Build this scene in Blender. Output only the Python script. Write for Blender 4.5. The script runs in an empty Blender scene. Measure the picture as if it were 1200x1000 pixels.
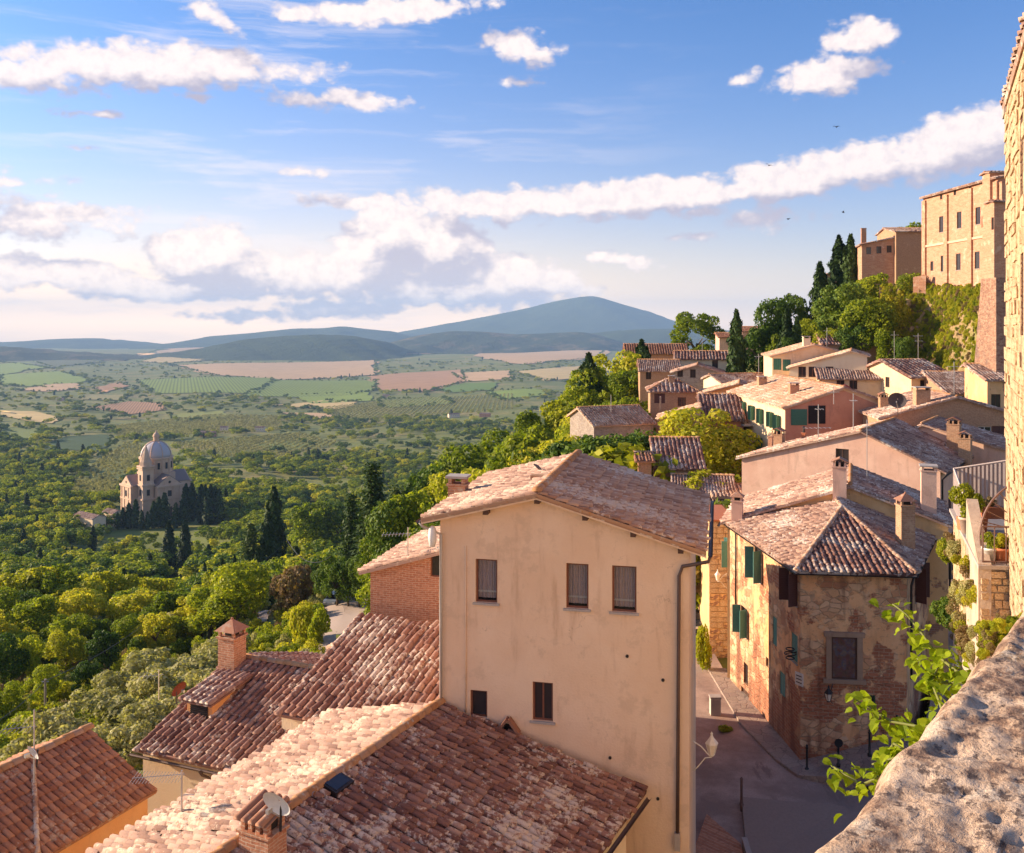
import bpy, math, random
import numpy as np
from mathutils import Vector, Matrix, Quaternion
R = math.radians
rnd = random.Random(7)
rng = np.random.default_rng(7)
SC = bpy.context.scene
COL = SC.collection

# ------------------------------------------------------------------ camera, sky, sun, exposure
F, HX, HY = 1100.0, 600.0, 378.0          # focal length and horizon of the photograph, in its pixels
cam = bpy.data.cameras.new('camera'); camo = bpy.data.objects.new('camera', cam); COL.objects.link(camo)
cam.sensor_width = 36; cam.lens = 36*F/1200; cam.shift_y = -(500-HY)/1200
cam.clip_start = .05; cam.clip_end = 80000
camo.rotation_euler = (R(90), 0, 0)
SC.camera = camo
SUN_AHEAD, SUN_EL = 15.0, 17.0            # degrees ahead of due left, degrees up
sdir = Vector((-math.cos(R(SUN_AHEAD))*math.cos(R(SUN_EL)), math.sin(R(SUN_AHEAD))*math.cos(R(SUN_EL)), math.sin(R(SUN_EL))))
sun = bpy.data.lights.new('sun', 'SUN'); suno = bpy.data.objects.new('sun', sun); COL.objects.link(suno)
sun.energy = 3.1; sun.angle = R(.6); sun.color = (1, .775, .54)
suno.rotation_euler = sdir.to_track_quat('Z', 'Y').to_euler()
suno.location = (-60, 20, 60)
SC.view_settings.view_transform = 'Standard'; SC.view_settings.look = 'None'
SC.view_settings.exposure = 1.78; SC.view_settings.gamma = 1; SC.view_settings.use_curve_mapping = False
SC.render.engine = 'CYCLES'
SC.cycles.max_bounces = 6; SC.cycles.transparent_max_bounces = 8; SC.cycles.volume_bounces = 0
SC.cycles.diffuse_bounces = 3; SC.cycles.glossy_bounces = 2; SC.cycles.transmission_bounces = 3
SC.cycles.use_denoising = True
SC.cycles.caustics_reflective = False; SC.cycles.caustics_refractive = False

class NT:
    """small shorthand for building node trees"""
    def __init__(s, nt): s.t = nt; s.n = nt.nodes; s.l = nt.links
    def node(s, kind, ins=None, **props):
        nd = s.n.new(kind)
        for k, v in props.items(): setattr(nd, k, v)
        for k, v in (ins or {}).items(): s.put(nd.inputs[k], v)
        return nd
    def put(s, sock, v):
        if isinstance(v, bpy.types.NodeSocket): s.l.new(v, sock)
        elif v is not None:
            if sock.type == 'RGBA' and len(v) == 3: v = (*v, 1)
            sock.default_value = v
    def math(s, op, a, b=None, c=None, clamp=False):
        nd = s.n.new('ShaderNodeMath'); nd.operation = op; nd.use_clamp = clamp
        for i, v in enumerate((a, b, c)):
            if v is not None: s.put(nd.inputs[i], v)
        return nd.outputs[0]
    def vmath(s, op, a, b=None):
        nd = s.n.new('ShaderNodeVectorMath'); nd.operation = op
        s.put(nd.inputs[0], a)
        if b is not None: s.put(nd.inputs['Scale' if op == 'SCALE' else 1], b)
        return nd.outputs[0]
    def noise(s, vec, scale, detail=4, rough=.55, dist=0, out='Fac', dim='3D'):
        return s.node('ShaderNodeTexNoise', {'Vector': vec, 'Scale': scale, 'Detail': detail, 'Roughness': rough, 'Distortion': dist}, noise_dimensions=dim).outputs[out]
    def ramp(s, fac, stops, interp='LINEAR'):
        nd = s.n.new('ShaderNodeValToRGB'); cr = nd.color_ramp; cr.interpolation = interp
        while len(cr.elements) < len(stops): cr.elements.new(.5)
        for e, (p, c) in zip(cr.elements, stops):
            e.position = p; e.color = (c, c, c, 1) if isinstance(c, (int, float)) else (*c, 1)
        s.put(nd.inputs[0], fac); return nd.outputs[0]
    def mix(s, fac, a, b, blend='MIX'):
        nd = s.n.new('ShaderNodeMix'); nd.data_type = 'RGBA'; nd.blend_type = blend
        s.put(nd.inputs[0], fac); s.put(nd.inputs[6], a); s.put(nd.inputs[7], b); return nd.outputs[2]
    def step(s, x, lo, hi):
        return s.node('ShaderNodeMapRange', {'Value': x, 'From Min': lo, 'From Max': hi}, interpolation_type='SMOOTHSTEP').outputs[0]
    def bump(s, h, strength=.5, dist=.02):
        return s.node('ShaderNodeBump', {'Height': h, 'Strength': strength, 'Distance': dist}).outputs[0]
    def pos(s): return s.n.new('ShaderNodeNewGeometry').outputs['Position']
    def island(s): return s.n.new('ShaderNodeNewGeometry').outputs['Random Per Island']
    def objrand(s): return s.n.new('ShaderNodeObjectInfo').outputs['Random']
    def objco(s): return s.n.new('ShaderNodeTexCoord').outputs['Object']
    def sep(s, v): return s.node('ShaderNodeSeparateXYZ', {0: v}).outputs
    def comb(s, x, y, z): return s.node('ShaderNodeCombineXYZ', {0: x, 1: y, 2: z}).outputs[0]

# ---- the sky: Nishita daylight with clouds laid out by azimuth and elevation (they are infinitely far away)
world = bpy.data.worlds.new('World'); SC.world = world; world.cycles.sampling_method = 'MANUAL'; world.cycles.sample_map_resolution = 512; world.use_nodes = True
g = NT(world.node_tree)
for nd in list(g.n): g.n.remove(nd)
sky = g.node('ShaderNodeTexSky', sky_type='NISHITA', sun_disc=False, sun_elevation=R(SUN_EL), sun_rotation=R(-(90-SUN_AHEAD)),
             altitude=500, air_density=1.0, dust_density=2.2, ozone_density=1.6)
dirv = g.n.new('ShaderNodeTexCoord').outputs['Generated']
dx, dy, dz = g.sep(g.vmath('NORMALIZE', dirv))
az = g.math('DIVIDE', g.math('ARCTAN2', dx, dy), R(1)); el = g.math('DIVIDE', g.math('ARCSINE', dz), R(1))
def sph(px, py):
    x, z = (px-HX)/F, (HY-py)/F
    return math.degrees(math.atan2(x, 1)), math.degrees(math.atan2(z, math.hypot(x, 1)))
# (px, py, half width px, half height px, tilt deg, strength)
CLOUDS = [(190,78,240,36,3,1.0),(40,92,120,26,0,.9),(120,134,80,10,2,.5),(85,172,60,8,0,.5),(20,212,70,13,0,.6),(250,18,60,22,-25,.6),
          (455,14,150,20,5,1.0),(345,16,50,15,0,.8),(400,118,110,17,0,.8),(225,113,50,10,0,.6),(352,202,50,10,6,.6),(268,234,26,6,0,.5),
          (612,55,60,26,-8,.9),(615,95,50,11,0,.6),(1010,42,58,28,0,.95),(970,88,84,30,4,.95),(868,93,40,16,8,.62),
          (1120,168,145,44,14,1.25),(960,203,190,33,8,1.25),(740,232,260,29,3,1.15),(560,240,190,30,0,.9),(430,238,110,14,-4,.7),(820,250,60,14,0,.6),(730,305,60,14,-8,.85),(815,278,50,9,0,.6),(900,255,80,22,0,.55),
          (40,258,170,34,2,.8),(60,320,130,26,-3,1.2),(235,300,82,46,0,1.5),(200,290,46,26,0,1.2),(285,318,60,40,0,1.2),(205,340,160,20,0,1.2),(350,322,80,38,0,1.2),(460,272,70,46,0,1.5),(505,290,80,52,0,1.5),(430,300,60,40,0,1.3),(405,325,90,40,0,1.2),(590,328,125,42,-4,1.4),(520,340,170,28,0,1.3),(400,362,120,16,0,.9),(300,368,110,14,0,.8),
          (-160,230,260,60,4,.9),(-250,80,200,50,0,.8),(1400,120,240,60,6,1.1),(1700,220,240,50,0,1),(1500,-80,200,60,0,.9),(300,-120,260,50,4,.9),(800,-160,240,50,0,.8)]
grp = bpy.data.node_groups.new('cloud_density', 'ShaderNodeTree')
grp.interface.new_socket('Vector', in_out='INPUT', socket_type='NodeSocketVector')
grp.interface.new_socket('Density', in_out='OUTPUT', socket_type='NodeSocketFloat')
q = NT(grp); gin = q.n.new('NodeGroupInput'); gout = q.n.new('NodeGroupOutput')
v = gin.outputs[0]
warp = q.vmath('SCALE', q.vmath('SUBTRACT', q.noise(v, .5, 2, .5, out='Color', dim='2D'), (.5, .5, .5)), 1.5)
vw = q.vmath('ADD', v, q.vmath('MULTIPLY', warp, (1, .45, 0)))
tot = None
for (cx, cy, rx, ry, tilt, st) in CLOUDS:
    a, e = sph(cx, cy); k = math.degrees(1/F)*(math.cos(math.atan((cx-HX)/F)))**1
    mp = q.node('ShaderNodeMapping', {'Vector': vw, 'Location': (a, e, 0), 'Rotation': (0, 0, R(tilt)), 'Scale': (rx*k*1.05, ry*k*1.05, 1)}, vector_type='TEXTURE')
    sp = q.node('ShaderNodeTexGradient', {0: mp.outputs[0]}, gradient_type='SPHERICAL').outputs['Fac']
    sp = q.math('MULTIPLY', sp, st)
    tot = sp if tot is None else q.math('MAXIMUM', tot, sp)
vs = q.vmath('MULTIPLY', v, (1, 1.5, 0))
fb = q.noise(vs, .5, 8, .57, dim='2D')
vb = q.vmath('ADD', vs, q.vmath('SCALE', q.noise(vs, .9, 3, out='Color', dim='2D'), .9))
bil = q.node('ShaderNodeTexVoronoi', {'Vector': vb, 'Scale': .7}, feature='F1', voronoi_dimensions='2D').outputs['Distance']
bil2 = q.node('ShaderNodeTexVoronoi', {'Vector': vb, 'Scale': 1.9}, feature='F1', voronoi_dimensions='2D').outputs['Distance']
det = q.math('ADD', q.math('MULTIPLY', q.math('SUBTRACT', fb, .52), 1.15), q.math('ADD', q.math('MULTIPLY', q.math('SUBTRACT', .42, bil), .38), q.math('MULTIPLY', q.math('SUBTRACT', .4, bil2), .2)))
dens = q.math('ADD', q.math('MULTIPLY', tot, 1.25), det)
va, ve, _ = q.sep(v)   # broken cloud of the same kind all round the rest of the sky
away = q.math('MULTIPLY', q.step(q.math('ABSOLUTE', va), 40, 62), q.math('MULTIPLY', q.step(ve, 3, 9), q.step(ve, 62, 40)))
rest = q.math('MULTIPLY', away, q.step(q.noise(q.vmath('MULTIPLY', v, (.05,.09,0)), 1, 4, .55, dim='2D'), .44, .62))
dens = q.math('ADD', dens, q.math('MULTIPLY', rest, .7)); tot = q.math('MAXIMUM', tot, rest)
dens = q.math('MULTIPLY', dens, q.step(tot, .0, .12))
q.l.new(dens, gout.inputs[0])
def cd(vec):
    nd = g.n.new('ShaderNodeGroup'); nd.node_tree = grp; g.put(nd.inputs[0], vec); return nd.outputs[0]
uv = g.comb(az, el, 0)
D0 = cd(uv); D1 = cd(g.vmath('ADD', uv, (-1.0, 1.7, 0)))
alpha = g.step(D0, .18, .66)
lit = g.step(g.math('SUBTRACT', D0, D1), -.30, .78)
low = g.step(el, 9, 1.0)
ccol = g.mix(lit, g.mix(low, (1.9, 1.75, 2.15), (2.5, 2.25, 2.55)), g.mix(low, (4.25, 3.65, 3.4), (5.3, 4.35, 3.7)))
thin = g.step(g.noise(uv, 1.3, 7, .62, dim='2D'), .42, .68)
ccol = g.mix(g.math('MULTIPLY', thin, .25), ccol, (2.3, 2.05, 2.4))
# warm dust veil low over the horizon
veil = g.math('MULTIPLY', g.math('POWER', 2.718, g.math('MULTIPLY', g.math('ABSOLUTE', el), -.17)), .85)
sk = g.mix(1.0, sky.outputs[0], (.21, .45, .76), 'MULTIPLY')
west = g.node('ShaderNodeMapRange', {'Value': az, 'From Min': 26, 'From Max': -22, 'To Min': .5, 'To Max': 1.0}, interpolation_type='SMOOTHSTEP').outputs[0]
veil = g.math('MULTIPLY', veil, west)
skyc = g.mix(veil, sk, (6.4, 4.6, 3.4))
band = g.math('MULTIPLY', g.math('POWER', 2.718, g.math('MULTIPLY', g.math('ABSOLUTE', el), -.42)), .8)
skyc = g.mix(g.math('MULTIPLY', band, west), skyc, (10.5, 7.0, 4.0))
cir = g.noise(g.vmath('ADD', g.vmath('MULTIPLY', uv, (.045, .55, 0)), g.vmath('SCALE', g.noise(uv, .12, 3, out='Color', dim='2D'), .5)), 1, 7, .62, dim='2D')
cir = g.math('MULTIPLY', g.math('MULTIPLY', g.step(cir, .5, .74), .42), g.step(az, 16, -14))
skyc = g.mix(cir, skyc, (4.3, 3.7, 3.5))
fin = g.mix(g.math('MULTIPLY', alpha, .93), skyc, ccol)
bg = g.node('ShaderNodeBackground', {'Color': fin, 'Strength': .085})
g.l.new(bg.outputs[0], g.node('ShaderNodeOutputWorld').inputs[0])

# ------------------------------------------------------------------ helpers
def P(px, py, Y): return Vector(((px-HX)/F*Y, Y, (HY-py)/F*Y))
def link(o, parent=None):
    COL.objects.link(o)
    if parent is not None: o.parent = parent
    return o
def tag(o, label=None, cat=None, group=None, kind=None):
    if label: o['label'] = label
    if cat: o['category'] = cat
    if group: o['group'] = group
    if kind: o['kind'] = kind
    return o
def thing(name, label, cat, loc=(0,0,0), rotz=0, group=None):
    o = bpy.data.objects.new(name, None); o.empty_display_size = .3; link(o)
    o.location = loc; o.rotation_euler = (0, 0, rotz)
    return tag(o, label, cat, group)
def quads_mesh(name, V, Q, mats=(), smooth=False):
    V = np.asarray(V, dtype=np.float32); Q = np.asarray(Q, dtype=np.int32)
    me = bpy.data.meshes.new(name)
    me.vertices.add(len(V)); me.vertices.foreach_set('co', V.ravel())
    me.loops.add(Q.size); me.loops.foreach_set('vertex_index', Q.ravel())
    me.polygons.add(len(Q)); me.polygons.foreach_set('loop_start', np.arange(0, Q.size, Q.shape[1], dtype=np.int32))
    if smooth: me.polygons.foreach_set('use_smooth', np.ones(len(Q), dtype=bool))
    for m in mats: me.materials.append(m)
    me.update(calc_edges=True); me.validate()
    return me
def mesh_obj(name, me, parent=None): return link(bpy.data.objects.new(name, me), parent)

class MB:
    """collects simple solids and links them as ONE mesh object"""
    def __init__(s): s.v = []; s.f = []; s.m = []; s.cur = 0; s.sm = []; s.smooth = False
    def add(s, vs, fs):
        b = len(s.v); s.v += [tuple(p) for p in vs]
        for f in fs: s.f.append(tuple(b+i for i in f)); s.m.append(s.cur); s.sm.append(s.smooth)
        return s
    def box(s, c, size, rot=0, M=None, taper=1, jit=0):
        hx, hy, hz = size[0]/2, size[1]/2, size[2]/2; vs = []
        for z in (-hz, hz):
            t = taper if z > 0 else 1
            for x, y in ((-hx,-hy),(hx,-hy),(hx,hy),(-hx,hy)): vs.append(Vector((x*t+rnd.uniform(-jit,jit), y*t+rnd.uniform(-jit,jit), z+rnd.uniform(-jit,jit))))
        Rm = Matrix.Rotation(rot, 3, 'Z') if M is None else M
        c = Vector(c); vs = [Rm @ p + c for p in vs]
        return s.add(vs, ((3,2,1,0),(4,5,6,7),(0,1,5,4),(1,2,6,5),(2,3,7,6),(3,0,4,7)))
    def bb(s, x0, x1, y0, y1, z0, z1): return s.box(((x0+x1)/2,(y0+y1)/2,(z0+z1)/2), (x1-x0,y1-y0,z1-z0))
    def poly(s, pts): return s.add(pts, (tuple(range(len(pts))),))
    def slab(s, pts, d):
        n = len(pts); d = Vector(d); a = [Vector(p) for p in pts]; b = [p+d for p in a]
        return s.add(a+b, [tuple(range(n)), tuple(range(2*n-1, n-1, -1))]+[(i, i+n, (i+1)%n+n, (i+1)%n) for i in range(n)])
    def tube(s, pts, r, n=6, cap=True):
        pts = [Vector(p) for p in pts]; rs = r if isinstance(r, (list, tuple)) else [r]*len(pts); vs = []; fs = []
        up = None
        for i, p in enumerate(pts):
            t = (pts[min(i+1, len(pts)-1)]-pts[max(i-1, 0)]).normalized()
            if up is None: up = Vector((0,0,1)) if abs(t.z) < .9 else Vector((1,0,0))
            a = t.cross(up).normalized(); b = a.cross(t).normalized()
            for k in range(n):
                an = 2*math.pi*k/n; vs.append(p+(a*math.cos(an)+b*math.sin(an))*rs[i])
            up = b
        for i in range(len(pts)-1):
            for k in range(n): fs.append((i*n+k, i*n+(k+1)%n, (i+1)*n+(k+1)%n, (i+1)*n+k))
        if cap: fs += [tuple(range(n-1,-1,-1)), tuple(range((len(pts)-1)*n, len(pts)*n))]
        return s.add(vs, fs)
    def lathe(s, prof, n=12, c=(0,0,0), caps=True):
        vs = []; fs = []; c = Vector(c)
        for r, z in prof:
            for k in range(n): vs.append(c+Vector((r*math.cos(2*math.pi*k/n), r*math.sin(2*math.pi*k/n), z)))
        for i in range(len(prof)-1):
            for k in range(n): fs.append((i*n+k, i*n+(k+1)%n, (i+1)*n+(k+1)%n, (i+1)*n+k))
        if caps: fs += [tuple(range(n-1,-1,-1)), tuple(range((len(prof)-1)*n, len(prof)*n))]
        return s.add(vs, fs)
    def build(s, name, mats, parent=None, loc=None):
        me = bpy.data.meshes.new(name); me.from_pydata(s.v, [], s.f)
        if not isinstance(mats, (list, tuple)): mats = [mats]
        for m in mats: me.materials.append(m)
        me.polygons.foreach_set('material_index', s.m); me.polygons.foreach_set('use_smooth', s.sm)
        me.update(); o = mesh_obj(name, me, parent)
        if loc is not None: o.location = loc
        return o

# ------------------------------------------------------------------ materials
def mat(name, rough=.9, spec=.2):
    m = bpy.data.materials.new(name); m.use_nodes = True
    g = NT(m.node_tree); b = g.n['Principled BSDF']; b.inputs['Roughness'].default_value = rough
    b.inputs['Specular IOR Level'].default_value = spec
    return m, g, b
def plain(name, col, rough=.7, metal=0, spec=.3):
    m, g, b = mat(name, rough, spec); b.inputs['Metallic'].default_value = metal
    n = g.noise(g.pos(), 9, 4)
    g.put(b.inputs['Base Color'], g.mix(n, tuple(c*.78 for c in col), tuple(min(1, c*1.18) for c in col)))
    return m
def stucco(name, c1, c2, stain=(.2,.15,.12), amount=.35, sc=.5, brick=None, bthr=.6):
    m, g, b = mat(name); p = g.objco()
    n1 = g.noise(p, sc, 6, .62); n2 = g.noise(g.vmath('MULTIPLY', p, (1.6, 1.6, .28)), 1.4, 5, .6); n3 = g.noise(p, 14, 5, .6)
    c = g.mix(g.step(n1, .35, .68), c1, c2)
    c = g.mix(g.math('MULTIPLY', g.step(n2, .52, .78), amount), c, stain)
    c = g.mix(g.math('MULTIPLY', g.step(n3, .55, .75), .18), c, tuple(x*.6 for x in c1))
    h = g.math('ADD', n3, g.math('MULTIPLY', n1, .8))
    n5 = g.noise(g.vmath('ADD', p, (17,3,5)), .9, 7, .7); c = g.mix(g.math('MULTIPLY', g.step(n5, .55, .63), amount*.75), c, tuple(v*.80 for v in c1))
    cr = g.node('ShaderNodeTexVoronoi', {'Vector': g.vmath('ADD', g.vmath('MULTIPLY', p, (.35,.35,.22)), g.vmath('SCALE', g.noise(p, .8, 6, .7, out='Color'), .6)), 'Scale': 1}, feature='DISTANCE_TO_EDGE').outputs['Distance']
    c = g.mix(g.math('MULTIPLY', g.step(cr, .006, .0), g.math('MULTIPLY', g.step(n1, .5, .6), .5)), c, tuple(v*.6 for v in stain))
    if brick:
        x, y, z = g.sep(p); bv = g.comb(g.math('ADD', x, y), z, 0)
        bt = g.node('ShaderNodeTexBrick', {'Vector': bv, 'Color1': brick[0], 'Color2': brick[1], 'Mortar': (.42,.31,.24), 'Scale': 1, 'Mortar Size': .018, 'Brick Width': .34, 'Row Height': .13, 'Bias': -.1})
        wear = g.step(g.noise(p, .42, 6, .66), bthr, bthr+.04)
        cb = g.mix(g.math('MULTIPLY', g.noise(p, 4, 5), .8), bt.outputs[0], (.26,.17,.12))
        c = g.mix(wear, c, cb); h = g.math('SUBTRACT', h, g.math('MULTIPLY', wear, g.math('ADD', .7, bt.outputs[1])))
    g.put(b.inputs['Base Color'], c); g.put(b.inputs['Normal'], g.bump(h, .45, .03))
    return m
def brickwall(name, c1, c2, mortar=(.45,.36,.28), w=.28, h=.085, patch=(.5,.4,.3), pthr=.62, bump=.6):
    m, g, b = mat(name); p = g.objco(); x, y, z = g.sep(p)
    wob = g.math('MULTIPLY', g.math('SUBTRACT', g.noise(p, 1.3, 3), .5), .16)
    bv = g.comb(g.math('ADD', x, y), g.math('ADD', z, wob), 0)
    bt = g.node('ShaderNodeTexBrick', {'Vector': bv, 'Color1': c1, 'Color2': c2, 'Mortar': mortar, 'Scale': 1, 'Mortar Size': .012, 'Brick Width': w, 'Row Height': h, 'Bias': 0.0})
    n1 = g.noise(p, .7, 6, .65); n2 = g.noise(p, 7, 5, .6)
    c = g.mix(g.math('MULTIPLY', g.step(n2, .4, .75), .55), bt.outputs[0], tuple(v*.5 for v in c1))
    c = g.mix(g.math('MULTIPLY', g.step(n1, pthr, pthr+.08), .75), c, patch)
    g.put(b.inputs['Base Color'], c)
    g.put(b.inputs['Normal'], g.bump(g.math('ADD', g.math('SUBTRACT', 1, bt.outputs[1]), g.math('MULTIPLY', n2, .8)), bump, .03))
    return m
def rubble(name, cols, mortar, sc=3.0, zs=1.6, edge=.06, bump=.8, stain=(.16,.11,.1), sthr=.55):
    m, g, b = mat(name); p = g.objco()
    pv = g.vmath('ADD', g.vmath('MULTIPLY', p, (1, 1, zs)), g.vmath('SCALE', g.noise(p, 2.2, 3, out='Color'), .25))
    vo = g.node('ShaderNodeTexVoronoi', {'Vector': pv, 'Scale': sc})
    ed = g.node('ShaderNodeTexVoronoi', {'Vector': pv, 'Scale': sc}, feature='DISTANCE_TO_EDGE').outputs['Distance']
    r = g.sep(vo.outputs['Color'])[0]
    c = g.ramp(r, [(i/(len(cols)-1), k) for i, k in enumerate(cols)])
    n = g.noise(p, 11, 6, .65); n1 = g.noise(p, .55, 6, .65)
    c = g.mix(g.math('MULTIPLY', g.step(n, .45, .72), .5), c, tuple(x*.55 for x in cols[0]))
    c = g.mix(g.step(ed, edge, edge*.3), c, mortar)
    c = g.mix(g.math('MULTIPLY', g.step(n1, sthr, sthr+.15), .65), c, stain)
    h = g.math('ADD', g.math('MULTIPLY', g.step(ed, 0, edge*2), .8), g.math('MULTIPLY', n, .7))
    g.put(b.inputs['Base Color'], c); g.put(b.inputs['Normal'], g.bump(h, bump, .05))
    return m
def tilemat(name, stops, lichen=(.5,.44,.37), lthr=.53, dark=(.09,.06,.055), dthr=.6, moss=None):
    m, g, b = mat(name, .88); p = g.pos()
    r = g.math('FRACT', g.math('ADD', g.island(), g.objrand()))
    c = g.ramp(r, stops)
    n = g.noise(p, 5.5, 6, .68); n2 = g.noise(g.vmath('ADD', p, (31, 7, 3)), 9, 6, .7); n3 = g.noise(p, .55, 5, .6)
    c = g.mix(g.math('MULTIPLY', g.step(g.math('ADD', n, g.math('MULTIPLY', g.math('SUBTRACT', n3, .5), .95)), lthr, lthr+.12), .85), c, lichen)
    c = g.mix(g.math('MULTIPLY', g.step(n2, dthr, dthr+.1), .8), c, dark)
    if moss: c = g.mix(g.math('MULTIPLY', g.step(g.noise(g.vmath('ADD', p, (5, 77, 1)), 2.2, 5, .65), .6, .72), .7), c, moss)
    g.put(b.inputs['Base Color'], c); g.put(b.inputs['Normal'], g.bump(g.math('ADD', n, n2), .5, .02))
    return m
def leafmat(name, c0, c1, c2, tr=.48):
    m, g, b = mat(name, .6, .25)
    r = g.math('ADD', g.math('MULTIPLY', g.island(), .55), g.math('MULTIPLY', g.objrand(), .45))
    n = g.noise(g.pos(), .22, 3)
    f = g.math('ADD', r, g.math('MULTIPLY', g.math('SUBTRACT', n, .5), .7))
    c = g.ramp(f, [(.1, tuple(x*1.15 for x in c0)), (.5, tuple(x*1.15 for x in c1)), (.9, tuple(min(.62, x*1.12) for x in c2))])
    b.inputs['Specular IOR Level'].default_value = .15
    g.put(b.inputs['Base Color'], c)
    t = g.node('ShaderNodeBsdfTranslucent', {'Color': g.mix(1, c, (1.15, 1.2, .55), 'MULTIPLY')})
    mx = g.node('ShaderNodeMixShader', {0: tr, 1: b.outputs[0], 2: t.outputs[0]})
    g.l.new(mx.outputs[0], g.n['Material Output'].inputs[0])
    return m

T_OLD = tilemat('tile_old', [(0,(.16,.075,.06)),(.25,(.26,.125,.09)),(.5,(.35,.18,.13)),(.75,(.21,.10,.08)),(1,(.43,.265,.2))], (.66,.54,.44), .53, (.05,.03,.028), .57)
T_LIT = tilemat('tile_sunlit', [(0,(.19,.105,.08)),(.3,(.36,.22,.165)),(.6,(.46,.31,.235)),(1,(.28,.16,.12))], (.58,.45,.34), .54, (.085,.05,.04), .58)  # lightened tile copy for the sunlit left slopes, sunlight put into its colour
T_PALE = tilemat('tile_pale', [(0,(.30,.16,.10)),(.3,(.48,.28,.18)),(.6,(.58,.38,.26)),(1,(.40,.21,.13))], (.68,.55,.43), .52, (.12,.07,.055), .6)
T_ORANGE = tilemat('tile_orange', [(0,(.27,.11,.065)),(.4,(.37,.165,.095)),(.75,(.44,.22,.135)),(1,(.26,.12,.08))], (.46,.32,.24), .58, (.12,.06,.045), .6)
T_TOWN = tilemat('tile_town', [(0,(.17,.09,.07)),(.35,(.36,.21,.155)),(.7,(.48,.31,.225)),(1,(.25,.14,.11))], (.66,.55,.46), .53, (.06,.04,.038), .56)
T_RIDGE = tilemat('tile_ridge', [(0,(.40,.18,.075)),(.5,(.48,.25,.12)),(1,(.42,.25,.16))], (.5,.42,.33), .6, (.2,.1,.05), .66, (.46,.2,.05))
W_CREAM = stucco('cream_plaster', (.77,.535,.36), (.82,.60,.425), (.46,.27,.16), .62, .5)
W_PALE = stucco('pale_plaster', (.78,.6,.40), (.8,.65,.45), (.55,.4,.27), .25)
W_YELLOW = stucco('yellow_plaster', (.74,.51,.31), (.78,.58,.38), (.48,.32,.21), .55)
W_PINK = stucco('pink_plaster', (.64,.39,.29), (.74,.49,.37), (.40,.25,.2), .65)
W_ORANGE = stucco('orange_plaster', (.70,.33,.13), (.74,.39,.17), (.45,.22,.12), .4)
W_RED = stucco('red_plaster', (.54,.235,.145), (.60,.29,.18), (.36,.17,.12), .5)
W_WARM = stucco('warm_plaster', (.66,.40,.185), (.72,.48,.25), (.4,.22,.12), .5, .6, ((.44,.2,.10),(.36,.155,.08)), .56)
W_CORNER = stucco('worn_plaster', (.60,.33,.165), (.66,.40,.215), (.27,.13,.085), .6, .6, ((.42,.17,.095),(.33,.125,.07)), .53)
def cornerwall(name):
    m, g, b = mat(name); p = g.objco(); x, y, z = g.sep(p)
    bt = g.node('ShaderNodeTexBrick', {'Vector': g.comb(g.math('ADD', x, g.math('MULTIPLY', y, .9)), g.math('ADD', z, g.math('MULTIPLY', g.noise(p, 1.5, 3), .12)), 0), 'Color1': (.58,.22,.115), 'Color2': (.44,.15,.075), 'Mortar': (.58,.37,.24), 'Scale': 1, 'Mortar Size': .016, 'Brick Width': .42, 'Row Height': .17, 'Bias': -.1})
    pv = g.vmath('ADD', g.vmath('MULTIPLY', p, (1,1,1.7)), g.vmath('SCALE', g.noise(p, 2, 3, out='Color'), .3))
    vo = g.node('ShaderNodeTexVoronoi', {'Vector': pv, 'Scale': 2.0}); ed = g.node('ShaderNodeTexVoronoi', {'Vector': pv, 'Scale': 2.0}, feature='DISTANCE_TO_EDGE').outputs['Distance']
    stone = g.mix(g.step(ed, .05, .015), g.ramp(g.sep(vo.outputs['Color'])[0], [(0,(.44,.20,.11)),(.4,(.64,.36,.19)),(.7,(.74,.48,.29)),(1,(.54,.26,.14))]), (.50,.33,.20))
    n1 = g.noise(p, .6, 7, .65); n2 = g.noise(p, 5, 6, .65); n3 = g.noise(g.vmath('ADD', p, (4,9,2)), .45, 6, .62); n4 = g.noise(g.vmath('MULTIPLY', p, (1.5,1.5,.25)), 1.2, 5)
    pl = g.mix(g.step(n1, .35, .65), (.78,.40,.185), (.84,.50,.265))
    lowz = g.step(z, 7.5, 1.0)
    ws = g.step(g.math('ADD', n3, g.math('MULTIPLY', lowz, .16)), .47, .53); wb = g.step(g.math('ADD', g.noise(g.vmath('ADD', p, (7,1,5)), .5, 6, .6), g.math('MULTIPLY', lowz, .10)), .54, .575)
    c = g.mix(ws, pl, stone); c = g.mix(wb, c, g.mix(g.math('MULTIPLY', n2, .6), bt.outputs[0], (.2,.1,.06)))
    c = g.mix(g.math('MULTIPLY', g.step(g.math('ADD', n4, g.math('MULTIPLY', lowz, .12)), .5, .74), .75), c, (.2,.09,.055)); c = g.mix(g.math('MULTIPLY', g.step(n2, .54, .72), .45), c, (.24,.12,.075))
    h = g.math('ADD', g.math('MULTIPLY', ws, g.step(ed, 0, .08)), g.math('ADD', g.math('MULTIPLY', wb, g.math('SUBTRACT', .6, bt.outputs[1])), n2))
    g.put(b.inputs['Base Color'], c); g.put(b.inputs['Normal'], g.bump(h, .8, .05)); return m
W_CORNER = cornerwall('worn_stone_plaster')
W_BRICK = brickwall('old_brick', (.44,.18,.10), (.54,.25,.145), (.58,.4,.28))
W_BRICK2 = brickwall('brown_brick', (.44,.23,.13), (.51,.29,.17), (.52,.36,.24), .3, .1, (.6,.4,.25), .58)
W_STONE = rubble('rubble_stone', [(.46,.27,.15),(.58,.38,.22),(.66,.47,.28),(.5,.28,.15)], (.54,.38,.24), 2.6)
W_GREY = rubble('grey_rubble', [(.30,.235,.2),(.38,.3,.25),(.44,.36,.3)], (.4,.33,.27), 3.2)
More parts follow.
